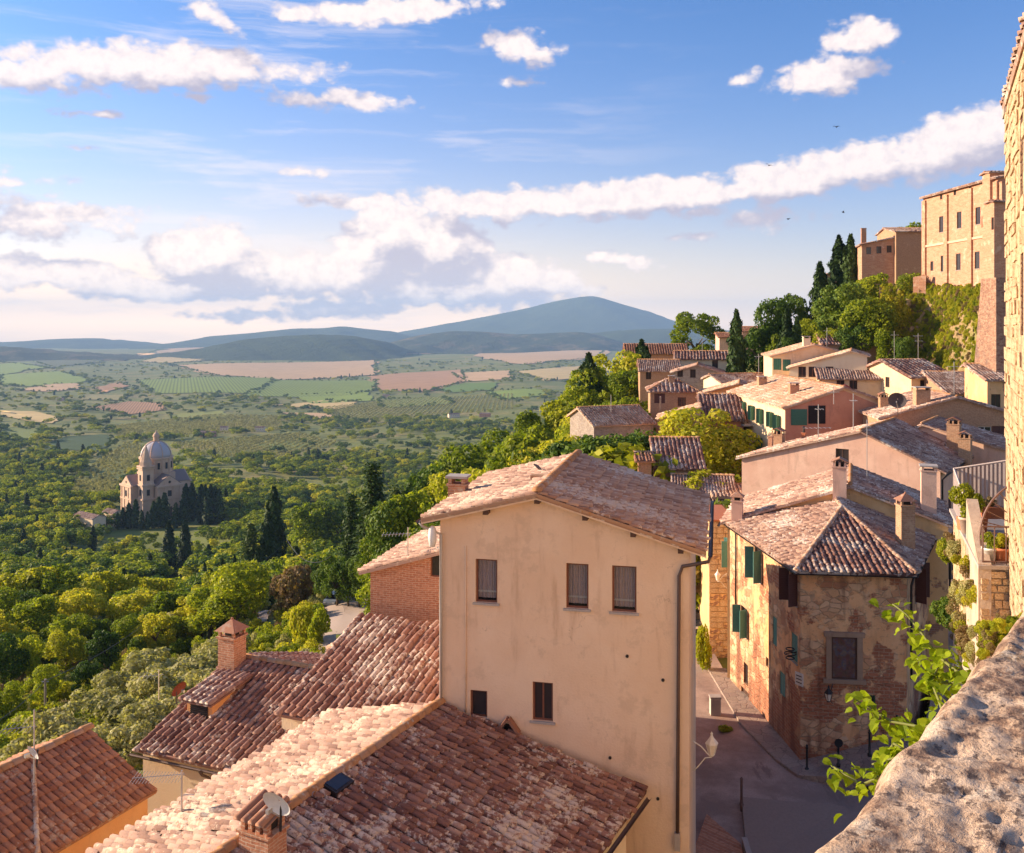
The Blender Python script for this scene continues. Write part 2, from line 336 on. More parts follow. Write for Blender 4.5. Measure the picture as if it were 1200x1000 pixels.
W_PALACE = brickwall('palace_brick', (.53,.245,.145), (.62,.35,.22), (.62,.42,.29), .6, .2, (.68,.46,.32), .56, .9)
FIELDSTONE = rubble('field_stone', [(.58,.37,.21),(.70,.49,.29),(.76,.58,.37),(.62,.38,.21)], (.5,.36,.22), 5, 1, .01, .9, (.36,.2,.12), .62)
TRAV = stucco('travertine', (.62,.41,.28), (.70,.50,.36), (.33,.2,.14), .5, .15)
WOOD_D = plain('dark_brown_wood', (.09,.045,.03), .6)
WOOD_R = plain('red_brown_wood', (.2,.075,.045), .6)
GREEN_SH = plain('green_shutter_paint', (.05,.16,.11), .55)
TEAL_SH = plain('teal_shutter_paint', (.10,.26,.23), .55)
BROWN_SH = plain('brown_shutter_paint', (.10,.04,.035), .55)
METAL_D = plain('dark_metal', (.05,.042,.042), .45, .6)
COPPER = plain('brown_gutter', (.13,.08,.065), .5, .3)
METAL_G = plain('grey_metal', (.45,.42,.4), .45, .5)
WHITE = plain('white_paint', (.75,.72,.68), .5)
BLACK = plain('black_paint', (.02,.02,.022), .4)
TERRA = plain('terracotta', (.52,.17,.075), .75)
DARKIN = plain('dark_interior', (.025,.02,.02), .9)
BARK = plain('bark', (.11,.075,.05), .9)
CONC = plain('concrete', (.42,.36,.32), .9)
LACE = plain('lace_curtain', (.62,.50,.50), .9)
m, g, b = mat('window_glass', .06, .6); b.inputs['Base Color'].default_value = (.03,.03,.035,1)
tr = g.node('ShaderNodeBsdfTransparent'); mx = g.node('ShaderNodeMixShader', {0: .22, 1: tr.outputs[0], 2: b.outputs[0]})
g.l.new(mx.outputs[0], g.n['Material Output'].inputs[0]); GLASS = m
m, g, b = mat('dark_pane', .08, .6); b.inputs['Base Color'].default_value = (.035,.03,.032,1); PANE = m
L_BROAD = leafmat('leaf_green', (.07,.11,.01), (.20,.245,.016), (.42,.42,.03))
L_DARK = leafmat('leaf_dark', (.035,.07,.01), (.08,.135,.018), (.17,.22,.025), .3)
L_YELL = leafmat('leaf_yellow_green', (.16,.185,.012), (.35,.35,.02), (.55,.47,.05))
L_OLIVE = leafmat('leaf_olive', (.17,.165,.06), (.32,.30,.12), (.52,.47,.22), .35)
L_CYP = leafmat('leaf_cypress', (.012,.028,.008), (.028,.055,.012), (.055,.09,.018), .12)
L_FIR = leafmat('needle_fir', (.022,.05,.01), (.05,.085,.015), (.11,.14,.025), .2)
L_VINE = leafmat('leaf_vine', (.14,.2,.01), (.28,.35,.018), (.45,.47,.05), .5)
L_DRY = leafmat('leaf_dry', (.16,.10,.05), (.24,.16,.07), (.2,.19,.06), .25)

# ------------------------------------------------------------------ the ground
TY = [20,35,50,70,100,125,150,220,330,500,700,1000,1500,2300,3500,5000,7000,10000,16000]
TX = [-600,0,200,400,500,600,700,800,900,1000,1100,1200,1800]
TZ = np.array([
 [-26,-24,-23,-22.2,-22,-22,-22,-22,-22,-22,-22,-21,-18],
 [-28,-25,-24,-23,-22.2,-22,-22,-22,-22,-22,-21.8,-20,-16],
 [-32,-28,-26.5,-24,-22.5,-21.9,-21.9,-21.9,-21.9,-21.9,-21.6,-19,-14],
 [-40,-33,-31,-28,-26,-24,-22.5,-21.9,-21.5,-20.8,-19.2,-15,-8],
 [-52,-42,-40,-34,-32,-29,-24.5,-19.5,-17,-14,-10,-5,0],
 [-60,-48,-46,-38,-37,-32,-24,-17,-14,-10,-7,0,4],
 [-68,-53,-51,-44,-41,-34,-22,-14,-10,-3,3.5,6,8],
 [-88,-73,-73,-65,-58,-48,-27,-13,-4,3,8,10,10],
 [-116,-98,-98,-88,-82,-76,-62,-42,-26,-16,-12,-10,-10],
 [-142,-126,-126,-116,-110,-106,-102,-95,-88,-82,-80,-80,-80],
 [-160,-141,-139,-137,-137,-138,-136,-132,-130,-128,-126,-126,-126],
 [-185,-167,-166,-165,-165,-166,-166,-164,-162,-160,-160,-160,-160],
 [-210,-197,-195,-194,-193,-192,-192,-190,-190,-190,-190,-190,-190],
 [-236,-229,-226,-224,-222,-220,-218,-216,-214,-212,-212,-212,-212],
 [-262,-256,-252,-250,-246,-242,-238,-236,-234,-232,-232,-232,-232],
 [-278,-270,-266,-262,-256,-250,-240,-236,-232,-230,-230,-230,-230],
 [-290,-280,-274,-268,-262,-250,-236,-232,-230,-228,-228,-228,-228],
 [-310,-300,-296,-290,-285,-280,-270,-270,-270,-270,-270,-270,-270],
 [-420,-410,-410,-405,-400,-400,-400,-400,-400,-400,-400,-400,-400]], dtype=float)
LTY = np.log(np.array(TY, float)); TXA = np.array(TX, float)
def pnoise(x, y, sc, seed=0):
    s = np.sin(x/sc*1.7+seed)*np.cos(y/sc*1.3+seed*2)+.5*np.sin(x/sc*3.1+y/sc*2.3+seed*3)+.35*np.cos(x/sc*5.3-y/sc*4.7+seed)
    return s/1.85
def ground(X, Y):
    X = np.asarray(X, float); Y = np.asarray(Y, float); Ye = np.maximum(Y, 30.0)
    px = np.clip(HX+F*X/Ye, TX[0], TX[-1]); ly = np.clip(np.log(np.maximum(Ye, 20)), LTY[0], LTY[-1])
    i = np.clip(np.searchsorted(LTY, ly)-1, 0, len(TY)-2); j = np.clip(np.searchsorted(TXA, px)-1, 0, len(TX)-2)
    a = (ly-LTY[i])/(LTY[i+1]-LTY[i]); b = (px-TXA[j])/(TXA[j+1]-TXA[j])
    a = a*.5+.5*a*a*(3-2*a); b = b*.5+.5*b*b*(3-2*b)
    z = (TZ[i,j]*(1-a)+TZ[i+1,j]*a)*(1-b)+(TZ[i,j+1]*(1-a)+TZ[i+1,j+1]*a)*b
    amp = np.clip((Y-60)/120, 0, 1)*1.1+np.clip((Y-400)/1500, 0, 1)*7+np.clip((Y-2500)/4000, 0, 1)*9
    amp = amp*(1-np.exp(-((px-180)/90)**2-((Y-650)/120)**2))
    return z+amp*pnoise(X, Y, np.clip(Y*.14, 22, 900), 1.3)
def gz(X, Y): return float(ground(X, Y))
_hy = np.exp(np.linspace(math.log(45), math.log(12000), 2600))
def ghit(px, py):
    """where the sight line through a point of the photograph meets the ground"""
    X = (px-HX)/F*_hy; z = ground(X, _hy); d = (HY-py)/F*_hy-z
    k = np.argmax(d < 0)
    if d[k] >= 0: k = len(_hy)-1
    return X[k], _hy[k], z[k]

m, g, b = mat('valley_ground', .95); p = g.pos()
n1 = g.noise(p, .006, 8, .62); n2 = g.noise(p, .07, 6, .6); n3 = g.noise(p, 1.2, 5)
c = g.ramp(n1, [(.3,(.11,.14,.03)),(.46,(.17,.20,.035)),(.56,(.25,.235,.055)),(.64,(.34,.25,.1)),(.74,(.19,.2,.04)),(.85,(.13,.16,.035))])
c = g.mix(g.step(n2, .42, .7), c, (.10,.135,.028)); c = g.mix(g.math('MULTIPLY', n3, .5), c, (.17,.155,.05))
g.put(b.inputs['Base Color'], c); g.put(b.inputs['Normal'], g.bump(g.math('ADD', n2, g.math('MULTIPLY', n3, .3)), .6, .5)); GRD = m
ys = np.concatenate([np.linspace(-120, 28, 20), np.exp(np.linspace(math.log(30), math.log(16000), 190))])
pxs = np.concatenate([np.linspace(-4200, -620, 24), np.linspace(-600, 1800, 150), np.linspace(1830, 5400, 24)])
YY, PX = np.meshgrid(ys, pxs, indexing='ij'); XX = (PX-HX)/F*np.maximum(YY, 30)
ZZ = ground(XX, YY)
idx = np.arange(len(ys)*len(pxs)).reshape(len(ys), len(pxs))
Q = np.stack([idx[:-1,:-1], idx[:-1,1:], idx[1:,1:], idx[1:,:-1]], -1).reshape(-1, 4)
tag(mesh_obj('ground', quads_mesh('ground', np.stack([XX,YY,ZZ],-1).reshape(-1,3), Q, [GRD], True)), kind='structure')

def hill(name, pts, Y, front, col, bumps=40, foot=-420, nx=160, seed=1, rough=1.0, tex=.004):
    """a ridge: crest given in the photograph's pixels at distance Y, front slope running towards the town"""
    pts = sorted(pts); xs = np.linspace(pts[0][0], pts[-1][0], nx)
    cy = np.interp(xs, [p[0] for p in pts], [p[1] for p in pts]); k = np.ones(9)/9
    cy = np.convolve(np.pad(cy, 4, mode='edge'), k, mode='valid')
    rows = []; nt = 26
    for t in np.linspace(-1, 1, nt*2+1):
        yy = Y+t*front*(1 if t < 0 else 1.4)
        X = (xs-HX)/F*Y*(1+.0*t); crest = (HY-cy)/F*Y
        s = (1-abs(t)); s = s*s*(3-2*s)
        z = foot+(crest-foot)*s+pnoise(X, np.full_like(X, yy), front*.35, seed)*bumps*(1-s)*min(1, abs(t)*3)+pnoise(X*1.9, np.full_like(X, yy*2.1), front*.2, seed+2)*bumps*.35*rough*min(1, abs(t)*5)
        rows.append(np.stack([X, np.full_like(X, yy), z], -1))
    V = np.concatenate(rows); n = nx; idx = np.arange(len(V)).reshape(-1, n)
    Q = np.stack([idx[:-1,:-1], idx[:-1,1:], idx[1:,1:], idx[1:,:-1]], -1).reshape(-1, 4)
    m, g, b = mat(name+'_cover', .95); p = g.pos()
    n1 = g.noise(p, tex, 8, .65); n2 = g.noise(p, tex*9, 5, .7)
    c = g.ramp(n1, col); g.put(b.inputs['Base Color'], g.mix(g.math('MULTIPLY', n2, .5), c, tuple(x*.55 for x in col[0][1])))
    g.put(b.inputs['Normal'], g.bump(n2, 1, 30))
    return tag(mesh_obj(name, quads_mesh(name, V, Q, [m], True)), kind='structure')
FOREST = [(.3,(.035,.055,.016)),(.55,(.055,.08,.02)),(.75,(.08,.1,.025))]
MIXED = [(.35,(.035,.05,.018)),(.52,(.05,.065,.022)),(.6,(.2,.14,.07)),(.72,(.05,.06,.02))]
hill('mountain', [(380,408),(430,396),(470,389),(500,384),(560,373),(620,361),(650,353),(675,349),(692,346),(705,349),(720,354),(760,366),(790,377),(840,388),(900,396)], 15500, 3000, FOREST, 110, seed=3)
hill('far_hill', [(-900,404),(-500,398),(-200,402),(0,402),(55,398),(90,396),(130,398),(160,403),(220,406),(300,408)], 13500, 1800, FOREST, 60, seed=5)
hill('far_hill', [(170,406),(210,401),(250,394),(300,390),(345,385),(380,385),(400,382),(430,386),(455,388),(490,396),(560,402)], 12800, 1800, FOREST, 60, seed=8)
hill('wooded_hill', [(180,416),(240,408),(285,398),(330,394),(370,392),(415,394),(450,401),(480,413)], 7600, 1100, FOREST, 40, -300, seed=11)
hill('wooded_hill', [(420,410),(455,402),(490,393),(530,388),(570,389),(600,392),(635,391),(680,389),(700,392),(730,402)], 8800, 1200, MIXED, 40, -300, seed=13)
hill('wooded_hill', [(600,408),(650,398),(690,391),(730,387),(780,385),(850,387),(950,392),(1100,396),(1400,398)], 9900, 1300, FOREST, 50, -300, seed=17)
hill('wooded_hill', [(-700,420),(-300,412),(-60,410),(0,406),(25,408),(60,413),(110,416),(170,420)], 7000, 900, MIXED, 40, -300, seed=19)

# fields draped over the ground: (corners in the photograph's pixels, colour, row width in m, row colour)
TAN, STUB, GRASS, VINE, EARTH = (.58,.37,.185), (.60,.43,.17), (.22,.29,.035), (.16,.25,.035), (.46,.25,.12)
FIELDS = [([(205,429),(330,426),(440,422),(440,440),(330,446),(250,440)],TAN,0),([(150,420),(190,410),(250,404),(262,414),(230,421)],TAN,0),
 ([(262,414),(300,407),(258,422),(200,426),(160,424)],STUB,0),([(400,407),(470,405),(570,404),(560,414),(440,419)],TAN,0),
 ([(556,418),(600,410),(690,404),(712,410),(700,420),(610,428)],TAN,0),([(604,436),(660,431),(715,428),(710,442),(640,447)],STUB,0),
 ([(430,442),(470,438),(540,434),(545,447),(500,460),(440,458)],EARTH,0),([(530,438),(600,435),(600,445),(545,448)],TAN,0),
 ([(160,446),(230,443),(322,444),(300,462),(180,462)],GRASS,14),([(326,446),(440,446),(440,458),(400,465),(282,465)],GRASS,14),
 ([(20,458),(60,451),(90,450),(95,456),(60,460)],TAN,0),([(110,455),(140,449),(150,453),(118,462)],EARTH,0),([(0,482),(40,483),(75,491),(60,497),(0,489)],STUB,0),
 ([(38,526),(80,512),(124,510),(130,522),(110,530)],(.055,.1,.025),0),([(105,478),(150,471),(190,473),(195,481),(150,487)],EARTH,8),([(510,456),(545,450),(582,449),(575,458),(525,461)],VINE,10),
 ([(320,476),(380,470),(420,472),(400,480)],STUB,0),([(325,484),(378,485),(405,492),(370,492)],TAN,0),
 ([(-200,440),(-60,432),(40,424),(60,430),(-50,446)],GRASS,0),([(-300,480),(-120,470),(-40,476),(-150,500)],TAN,0),([(0,424),(60,420),(120,424),(60,432)],(.12,.13,.05),0),
 ([(0,440),(70,436),(110,446),(60,455),(0,452)],GRASS,0),([(350,463),(430,460),(440,470),(360,474)],GRASS,0),([(200,487),(260,482),(270,490),(210,495)],(.25,.27,.06),0),([(440,470),(520,466),(530,474),(450,479)],(.22,.26,.05),0),
 ([(0,500),(50,505),(40,516),(0,515)],(.16,.2,.04),0),([(570,460),(630,456),(645,463),(590,470)],GRASS,0),([(300,522),(350,517),(370,525),(320,531)],(.2,.23,.05),0),([(100,463),(150,464),(140,470),(95,469)],(.3,.26,.09),0)]
def field(pts, col, row):
    P3 = [ghit(*p) for p in pts]; cx = sum(p[0] for p in P3)/len(P3); cyy = sum(p[1] for p in P3)/len(P3)
    n = len(P3); rings = 7; V = []; per = 6; edge = []
    for i in range(n):
        a, b2 = P3[i], P3[(i+1)%n]
        for k in range(per): t = k/per; wob_ = .018*math.hypot(a[0]-b2[0], a[1]-b2[1]); edge.append((a[0]*(1-t)+b2[0]*t+rnd.gauss(0,wob_), a[1]*(1-t)+b2[1]*t+rnd.gauss(0,wob_)))
    ne = len(edge)
    for r in range(rings+1):
        s = max(.002, r/rings)
        for e in edge: V.append((cx+(e[0]-cx)*s, cyy+(e[1]-cyy)*s))
    V = np.array(V); Z = ground(V[:,0], V[:,1])+np.maximum(.8, V[:,1]*.0007)
    Q = [(r*ne+k, r*ne+(k+1)%ne, (r+1)*ne+(k+1)%ne, (r+1)*ne+k) for r in range(rings) for k in range(ne)]
    m, g, b = mat('field_cover', .95); p = g.pos(); n1 = g.noise(p, .012, 5, .6)
    c = g.mix(n1, tuple(x*.7 for x in col), tuple(x*1.2 for x in col))
    if row:
        x, y, z = g.sep(p); w = g.math('SINE', g.math('MULTIPLY', g.math('ADD', x, g.math('MULTIPLY', y, .35)), 6.28/row))
        c = g.mix(g.step(w, -.2, .6), c, tuple(v*.55 for v in col))
    g.put(b.inputs['Base Color'], c)
    tag(mesh_obj('field', quads_mesh('field', np.concatenate([V, Z[:,None]], 1), Q, [m], True)), kind='structure')
for f in FIELDS: field(*f)

# ------------------------------------------------------------------ roofs of barrel tiles
def tile_arr(r1, r2, L, seg, h0, h1, flat=1.0):
    """half-barrel tile, lower end at y=0; returns verts and quads (its lower end closed)"""
    V = []
    for (y, r, h) in ((0, r1, h0), (L, r2, h1)):
        for k in range(seg+1):
            a = math.pi*k/seg; V.append((-math.cos(a)*r, y, math.sin(a)*r*flat+h))
    n = seg+1; Q = [(k, k+1, n+k+1, n+k) for k in range(seg)]
    if seg == 3: Q.append((3,2,1,0))
    else: Q += [(5,4,1,0),(4,3,2,1)]
    return np.array(V, float), np.array(Q)
def inside(poly, u, v):
    c = np.zeros(len(u), bool); n = len(poly)
    for i in range(n):
        (x1, y1), (x2, y2) = poly[i], poly[(i+1)%n]
        if y1 == y2: continue
        hit = ((y1 > v) != (y2 > v)) & (u < (x2-x1)*(v-y1)/(y2-y1)+x1); c ^= hit
    return c
class Slope:
    def __init__(s, o, u, v, poly): s.o = Vector(o); s.u = Vector(u).normalized(); s.v = Vector(v).normalized(); s.n = s.u.cross(s.v).normalized(); s.poly = poly
    def at(s, a, b, h=0): return s.o+s.u*a+s.v*b+s.n*h
_tilecache = {}
def lay(house, s, mt, pu=.24, pv=.38, seg=3, nobj=0, jit=1.0, flat=1.0, fill=.82, name='roof', thick=.12, rafters=False):
    """deck slab for one slope (the part) with its tiles as sub-parts"""
    mb = MB(); mb.slab([s.at(*p, 0) for p in s.poly], s.n*-thick)
    roof = mb.build(name, [mt], house.root)
    us = [p[0] for p in s.poly]; vs = [p[1] for p in s.poly]; u0, u1, v0, v1 = min(us), max(us), min(vs), max(vs)
    nu = max(1, round((u1-u0)/pu)); pu = (u1-u0)/nu; nv = max(1, round((v1-v0)/pv)); pv = (v1-v0)/nv
    I, J = np.meshgrid(np.arange(nu), np.arange(nv), indexing='ij'); I = I.ravel(); J = J.ravel(); N = len(I)
    drift = rng.normal(0, .012*jit, nu)[I]
    U = u0+(I+.5)*pu+drift+rng.normal(0, .011*jit, N); Vv = v0+J*pv+rng.normal(0, .018*jit, N)+rng.normal(0, .035*jit, nu)[I]
    ok = inside(s.poly, U, np.clip(Vv+pv*.5, v0+.01, v1-.01)); U = U[ok]; Vv = Vv[ok]; N = len(U)
    yaw = rng.normal(0, .035*jit, N); lift = rng.normal(0, .008*jit, N)+.0
    r1 = pu*.5*fill*1.06; T, Q = tile_arr(r1, r1*.8, pv*1.16, seg, .035, .0, flat)
    M = np.array([list(s.u), list(s.v), list(s.n)])
    pos = np.array(s.o)+U[:,None]*M[0]+Vv[:,None]*M[1]+(lift[:,None]+.004)*M[2]
    rest = np.ones(N, bool)
    if nobj:
        Mw = house.mw; W = pos@np.array(Mw.to_3x3()).T+np.array(Mw.translation)
        ppx = HX+F*W[:,0]/np.maximum(W[:,1],.1); ppy = HY-F*W[:,2]/np.maximum(W[:,1],.1)
        vis = (ppx > -8) & (ppx < 1208) & (ppy > 0) & (ppy < 1008) & (W[:,1] > 0)
        if house.vis: vis &= house.vis(ppx, ppy)
        order = np.argsort(np.where(vis, W[:,1], 1e9)); pick = order[:nobj]; pick = pick[vis[pick]]; rest[pick] = False
        key = (round(pu,3), round(pv,3), seg, flat, mt.name, fill)
        if key not in _tilecache:
            ms = []
            for k in range(3):
                Tk = T+rng.normal(0, .004, T.shape); ms.append(quads_mesh('roof_tile', Tk, Q, [mt], False))
            _tilecache[key] = ms
        ms = _tilecache[key]
        R0 = Matrix((s.u, s.v, s.n)).transposed()
        for i in pick:
            o = bpy.data.objects.new('roof_tile', ms[int(i)%3]); COL.objects.link(o); o.parent = roof
            o.matrix_local = Matrix.Translation(Vector(pos[i])) @ (R0 @ Matrix.Rotation(yaw[i], 3, 'Z')).to_4x4()
    idx = np.where(rest)[0]
    if len(idx):
        cy = np.cos(yaw[idx])[:,None]; sy = np.sin(yaw[idx])[:,None]
        X = T[None,:,0]*cy-T[None,:,1]*sy; Y = T[None,:,0]*sy+T[None,:,1]*cy; Z = np.repeat(T[None,:,2], len(idx), 0)
        V = X[...,None]*M[0]+Y[...,None]*M[1]+Z[...,None]*M[2]+pos[idx][:,None,:]
        QQ = (Q[None]+(np.arange(len(idx))*len(T))[:,None,None]).reshape(-1, 4)
        tag(mesh_obj('roof_tiles', quads_mesh('roof_tiles', V.reshape(-1,3), QQ, [mt]), roof), kind='stuff')
    return roof
def ridge_row(house, a, b, mt, r=.13, L=.42, single=True, roof=None, lift=.03):
    """a line of larger half-barrel tiles bedded along a ridge or hip"""
    a, b = Vector(a), Vector(b); d = (b-a); n = max(2, int(d.length/(L*.85))); d.normalize()
    side = d.cross(Vector((0,0,1))).normalized(); up = side.cross(d).normalized(); Rm = Matrix((side, d, up)).transposed()
    T, Q = tile_arr(r, r*.86, L, 5, .02, 0)
    if single:
        me = quads_mesh('ridge_tile', T, Q, [mt])
        for k in range(n):
            o = bpy.data.objects.new('ridge_tile', me); COL.objects.link(o); o.parent = roof or house.root
            o.matrix_local = Matrix.Translation(a+d*(k*(b-a).length/n)+up*(lift+rnd.uniform(-.01,.012))) @ (Rm @ Matrix.Rotation(rnd.gauss(0,.03),3,'Z')).to_4x4()
    else:
        V = []; 
        for k in range(n):
            o = np.array(a+d*(k*(b-a).length/n)+up*(lift+rnd.uniform(-.01,.012))); V.append(T@np.array(Rm).T+o)
        QQ = (Q[None]+(np.arange(n)*len(T))[:,None,None]).reshape(-1, 4)
        tag(mesh_obj('ridge_tiles', quads_mesh('ridge_tiles', np.concatenate(V), QQ, [mt]), roof or house.root), kind='stuff')

# ------------------------------------------------------------------ houses
def clip_top(poly, roofline):
    """clip a wall cell (u, z points) under a concave-down roof line of (u, z) points"""
    for (x1, y1), (x2, y2) in zip(roofline, roofline[1:]):
        if abs(x2-x1) < 1e-6: continue
        f = lambda p: y1+(y2-y1)*(p[0]-x1)/(x2-x1)-p[1]; out = []
        for i in range(len(poly)):
            a, b = poly[i], poly[(i+1)%len(poly)]; fa, fb = f(a), f(b)
            if fa >= -1e-6: out.append(a)
            if (fa > 1e-6 and fb < -1e-6) or (fa < -1e-6 and fb > 1e-6): t = fa/(fa-fb); out.append((a[0]+(b[0]-a[0])*t, a[1]+(b[1]-a[1])*t))
        poly = out
        if len(poly) < 3: return []
    return poly
def wall_face(mb, fo, u, n, L, hs, line, depth):
    zmax = max(p[1] for p in line)
    us = sorted({0, L, *[min(max(h[0],0),L) for h in hs], *[min(max(h[1],0),L) for h in hs]}); zs = sorted({0, zmax, *[min(max(h[2],0),zmax) for h in hs], *[min(max(h[3],0),zmax) for h in hs]})
    for a0, a1 in zip(us, us[1:]):
        for b0, b1 in zip(zs, zs[1:]):
            if a1-a0 < 1e-5 or b1-b0 < 1e-5: continue
            ca, cb = (a0+a1)/2, (b0+b1)/2
            if any(h[0] < ca < h[1] and h[2] < cb < h[3] for h in hs): continue
            pl = clip_top([(a0,b0),(a1,b0),(a1,b1),(a0,b1)], line)
            if len(pl) > 2: mb.poly([fo+u*a+Vector((0,0,z)) for a, z in pl])
    for (a0, a1, b0, b1) in hs:
        c = [fo+u*a0+Vector((0,0,b0)), fo+u*a1+Vector((0,0,b0)), fo+u*a1+Vector((0,0,b1)), fo+u*a0+Vector((0,0,b1))]; dd = n*-depth
        for i in range(4): mb.poly([c[i], c[(i+1)%4], c[(i+1)%4]+dd, c[i]+dd])
class House:
    """local frame: x along the front (to the right), y away from the camera, z up in world height; walls front, back, left, right"""
    def __init__(s, name, label, x, y, yaw, w, d, cat='house', group=None, base=None):
        s.x0, s.y0, s.yaw = x, y, R(yaw); s.w, s.d = w, d; s.base = base if base is not None else gz(x, y)-3; s.vis = None
        s.root = thing(name, label, cat, (x, y, s.base), s.yaw, group); s.slopes = []
        s.mw = Matrix.Translation((x, y, s.base)) @ Matrix.Rotation(s.yaw, 4, 'Z'); s.inv = s.mw.inverted()
        s.holes = {k: [] for k in ('front','back','left','right')}
    def ray(s, px, py):
        d = s.inv.to_3x3() @ Vector(((px-HX)/F, 1, (HY-py)/F)); o = s.inv @ Vector((0,0,0)); return o, d
    FR = {'front': ((0,0),(1,0),(0,-1)), 'right': ((1,0),(0,1),(1,0)), 'left': ((0,1),(0,-1),(-1,0)), 'back': ((1,1),(-1,0),(0,1))}
    custom = {}
    def frame(s, face):
        if face in s.custom: return s.custom[face]
        (fx, fy), u, n = s.FR[face]; return Vector((fx*s.w, fy*s.d, 0)), Vector((*u, 0)), Vector((*n, 0)), (s.w if face in ('front','back') else s.d)
    def hit(s, face, px, py):
        o, d = s.ray(px, py); fo, u, n, _ = s.frame(face); t = (fo-o).dot(n)/d.dot(n); p = o+d*t
        return (p-fo).dot(u), p.z
    def roofhit(s, px, py):
        for k in range(0, 60):
            for q in ((0, k), (0, -k), (-k, 0), (k, 0)):
                r = s._roofhit(px+q[0], py+q[1])
                if r is not None: return r
        return s.slopes[0].at(1, 1)
    def _roofhit(s, px, py):
        o, d = s.ray(px, py); best = None
        for sl in s.slopes:
            dn = d.dot(sl.n)
            if abs(dn) < 1e-6: continue
            t = (sl.o-o).dot(sl.n)/dn; p = o+d*t; a, b2 = (p-sl.o).dot(sl.u), (p-sl.o).dot(sl.v)
            if t > 0 and inside(sl.poly, np.array([a]), np.array([b2]))[0] and (best is None or t < best[0]): best = (t, p)
        return None if best is None else best[1]
    def Z(s, z): return z-s.base
    def wall(s, wm, zl, zr=None, gable=None, faces=('front','back','left','right'), depth=.16, name='wall'):
        """zl: eave height of the left wall, zr of the right; gable {'front': (u, z), ...} raises a peak"""
        zr = zl if zr is None else zr; mb = MB(); gable = gable or {}
        top = {'left': (zl, zl), 'right': (zr, zr), 'front': (zl, zr), 'back': (zr, zl)}
        for f in faces:
            fo, u, n, L = s.frame(f); t0, t1 = top.get(f, (zl, zl))
            wall_face(mb, fo, u, n, L, s.holes.get(f, []), [(0,t0)]+([gable[f]] if f in gable else [])+[(L,t1)], depth)
        return mb.build(name, [wm], s.root)
    def gable_y(s, ze, rx, pitch, wm, rm, zr=None, ovs=.35, ovf=.3, ovb=.3, zridge=None, tile=(.24,.38), seg=3, nobj=0, rt=True, gable_mat=None, jit=1, flat=1, fill=.82, ridge_single=False, ridge_mat=None, ridge_r=.13):
        """ridge runs along local y at x=rx*w; ze left eave height (world); pitch rise per metre"""
        W, D = s.w, s.d; X = rx*W; zL = s.Z(ze); zR_ = zL+pitch*X if zridge is None else s.Z(zridge); zRt = zR_-pitch*(W-X) if zr is None else s.Z(zr)
        s.wall(wm, zL, zRt, {'front': (X, zR_), 'back': (W-X, zR_)})
        pL = (zR_-zL)/max(X,.01); pR = (zR_-zRt)/max(W-X,.01); up = .10
        if X > .05:
            sl = math.hypot(X+ovs, pL*(X+ovs)); S = Slope((-ovs, D+ovb, zL-pL*ovs+up), (0,-1,0), (1,0,pL), [(0,0),(D+ovf+ovb,0),(D+ovf+ovb,sl),(0,sl)]); s.slopes.append(S)
        if W-X > .05:
            sl = math.hypot(W-X+ovs, pR*(W-X+ovs)); S = Slope((W+ovs, -ovf, zRt-pR*ovs+up), (0,1,0), (-1,0,pR), [(0,0),(D+ovf+ovb+getattr(s,'skew',0),0),(D+ovf+ovb,sl),(0,sl)]); s.slopes.append(S)
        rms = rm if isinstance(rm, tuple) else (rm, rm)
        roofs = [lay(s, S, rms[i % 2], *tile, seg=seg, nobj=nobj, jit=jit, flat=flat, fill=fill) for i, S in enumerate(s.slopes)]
        if rt and 0.02 < rx < .98: ridge_row(s, (X, -ovf, zR_+up+.03), (X, D+ovb, zR_+up+.03), ridge_mat or T_RIDGE, r=ridge_r, single=ridge_single, roof=roofs[0])
        s.ridge = (X, zR_); return roofs
    def gable_x(s, ze, ry, pitch, wm, rm, zb=None, ovs=.3, ovf=.35, tile=(.24,.38), seg=3, nobj=0, hip=(0,0), rt=True, jit=1, flat=1, fill=.82, ridge_single=False):
        """ridge runs along local x at y=ry*d; hip=(left, right) run-in of the ridge ends"""
        W, D = s.w, s.d; Yr = ry*D; zF = s.Z(ze); zr = zF+pitch*Yr; zB = zr-pitch*(D-Yr) if zb is None else s.Z(zb); up = .10
        mb = {}
        gl = {}
        if ry < .99 and not hip[0]: gl['left'] = (D-Yr, zr)
        if ry < .99 and not hip[1]: gl['right'] = (Yr, zr)
        # walls: front zF, back zB
        zl = min(zF, zB); s.wall2(wm, zF, zB, Yr, zr, hip)
        pF = pitch; pB = (zr-zB)/max(D-Yr, .01)
        lF = math.hypot(Yr+ovf, pF*(Yr+ovf)); hl, hr = hip
        a0 = -ovs; a1 = W+ovs
        S = Slope((0, -ovf, zF-pF*ovf+up), (1,0,0), (0,1,pF), [(a0,0),(a1,0),(W-hr if hr else a1, lF),(hl if hl else a0, lF)]); s.slopes.append(S)
        if D-Yr > .05:
            lB = math.hypot(D-Yr+ovf, pB*(D-Yr+ovf))
            S = Slope((W, D+ovf, zB-pB*ovf+up), (-1,0,0), (0,-1,pB), [(-ovs,0),(W+ovs,0),(W-hl if hl else W+ovs, lB),(hr if hr else -ovs, lB)]); s.slopes.append(S)
        if hl:
            ph = (zr-zF)/hl; S = Slope((-ovs, D, zF-ph*ovs+up), (0,-1,0), (1,0,ph), [(-ovf,0),(D+ovf,0),(D-Yr, math.hypot(hl+ovs, ph*(hl+ovs)))]); s.slopes.append(S)
        if hr:
            ph = (zr-zF)/hr; S = Slope((W+ovs, 0, zF-ph*ovs+up), (0,1,0), (-1,0,ph), [(-ovf,0),(D+ovf,0),(Yr, math.hypot(hr+ovs, ph*(hr+ovs)))]); s.slopes.append(S)
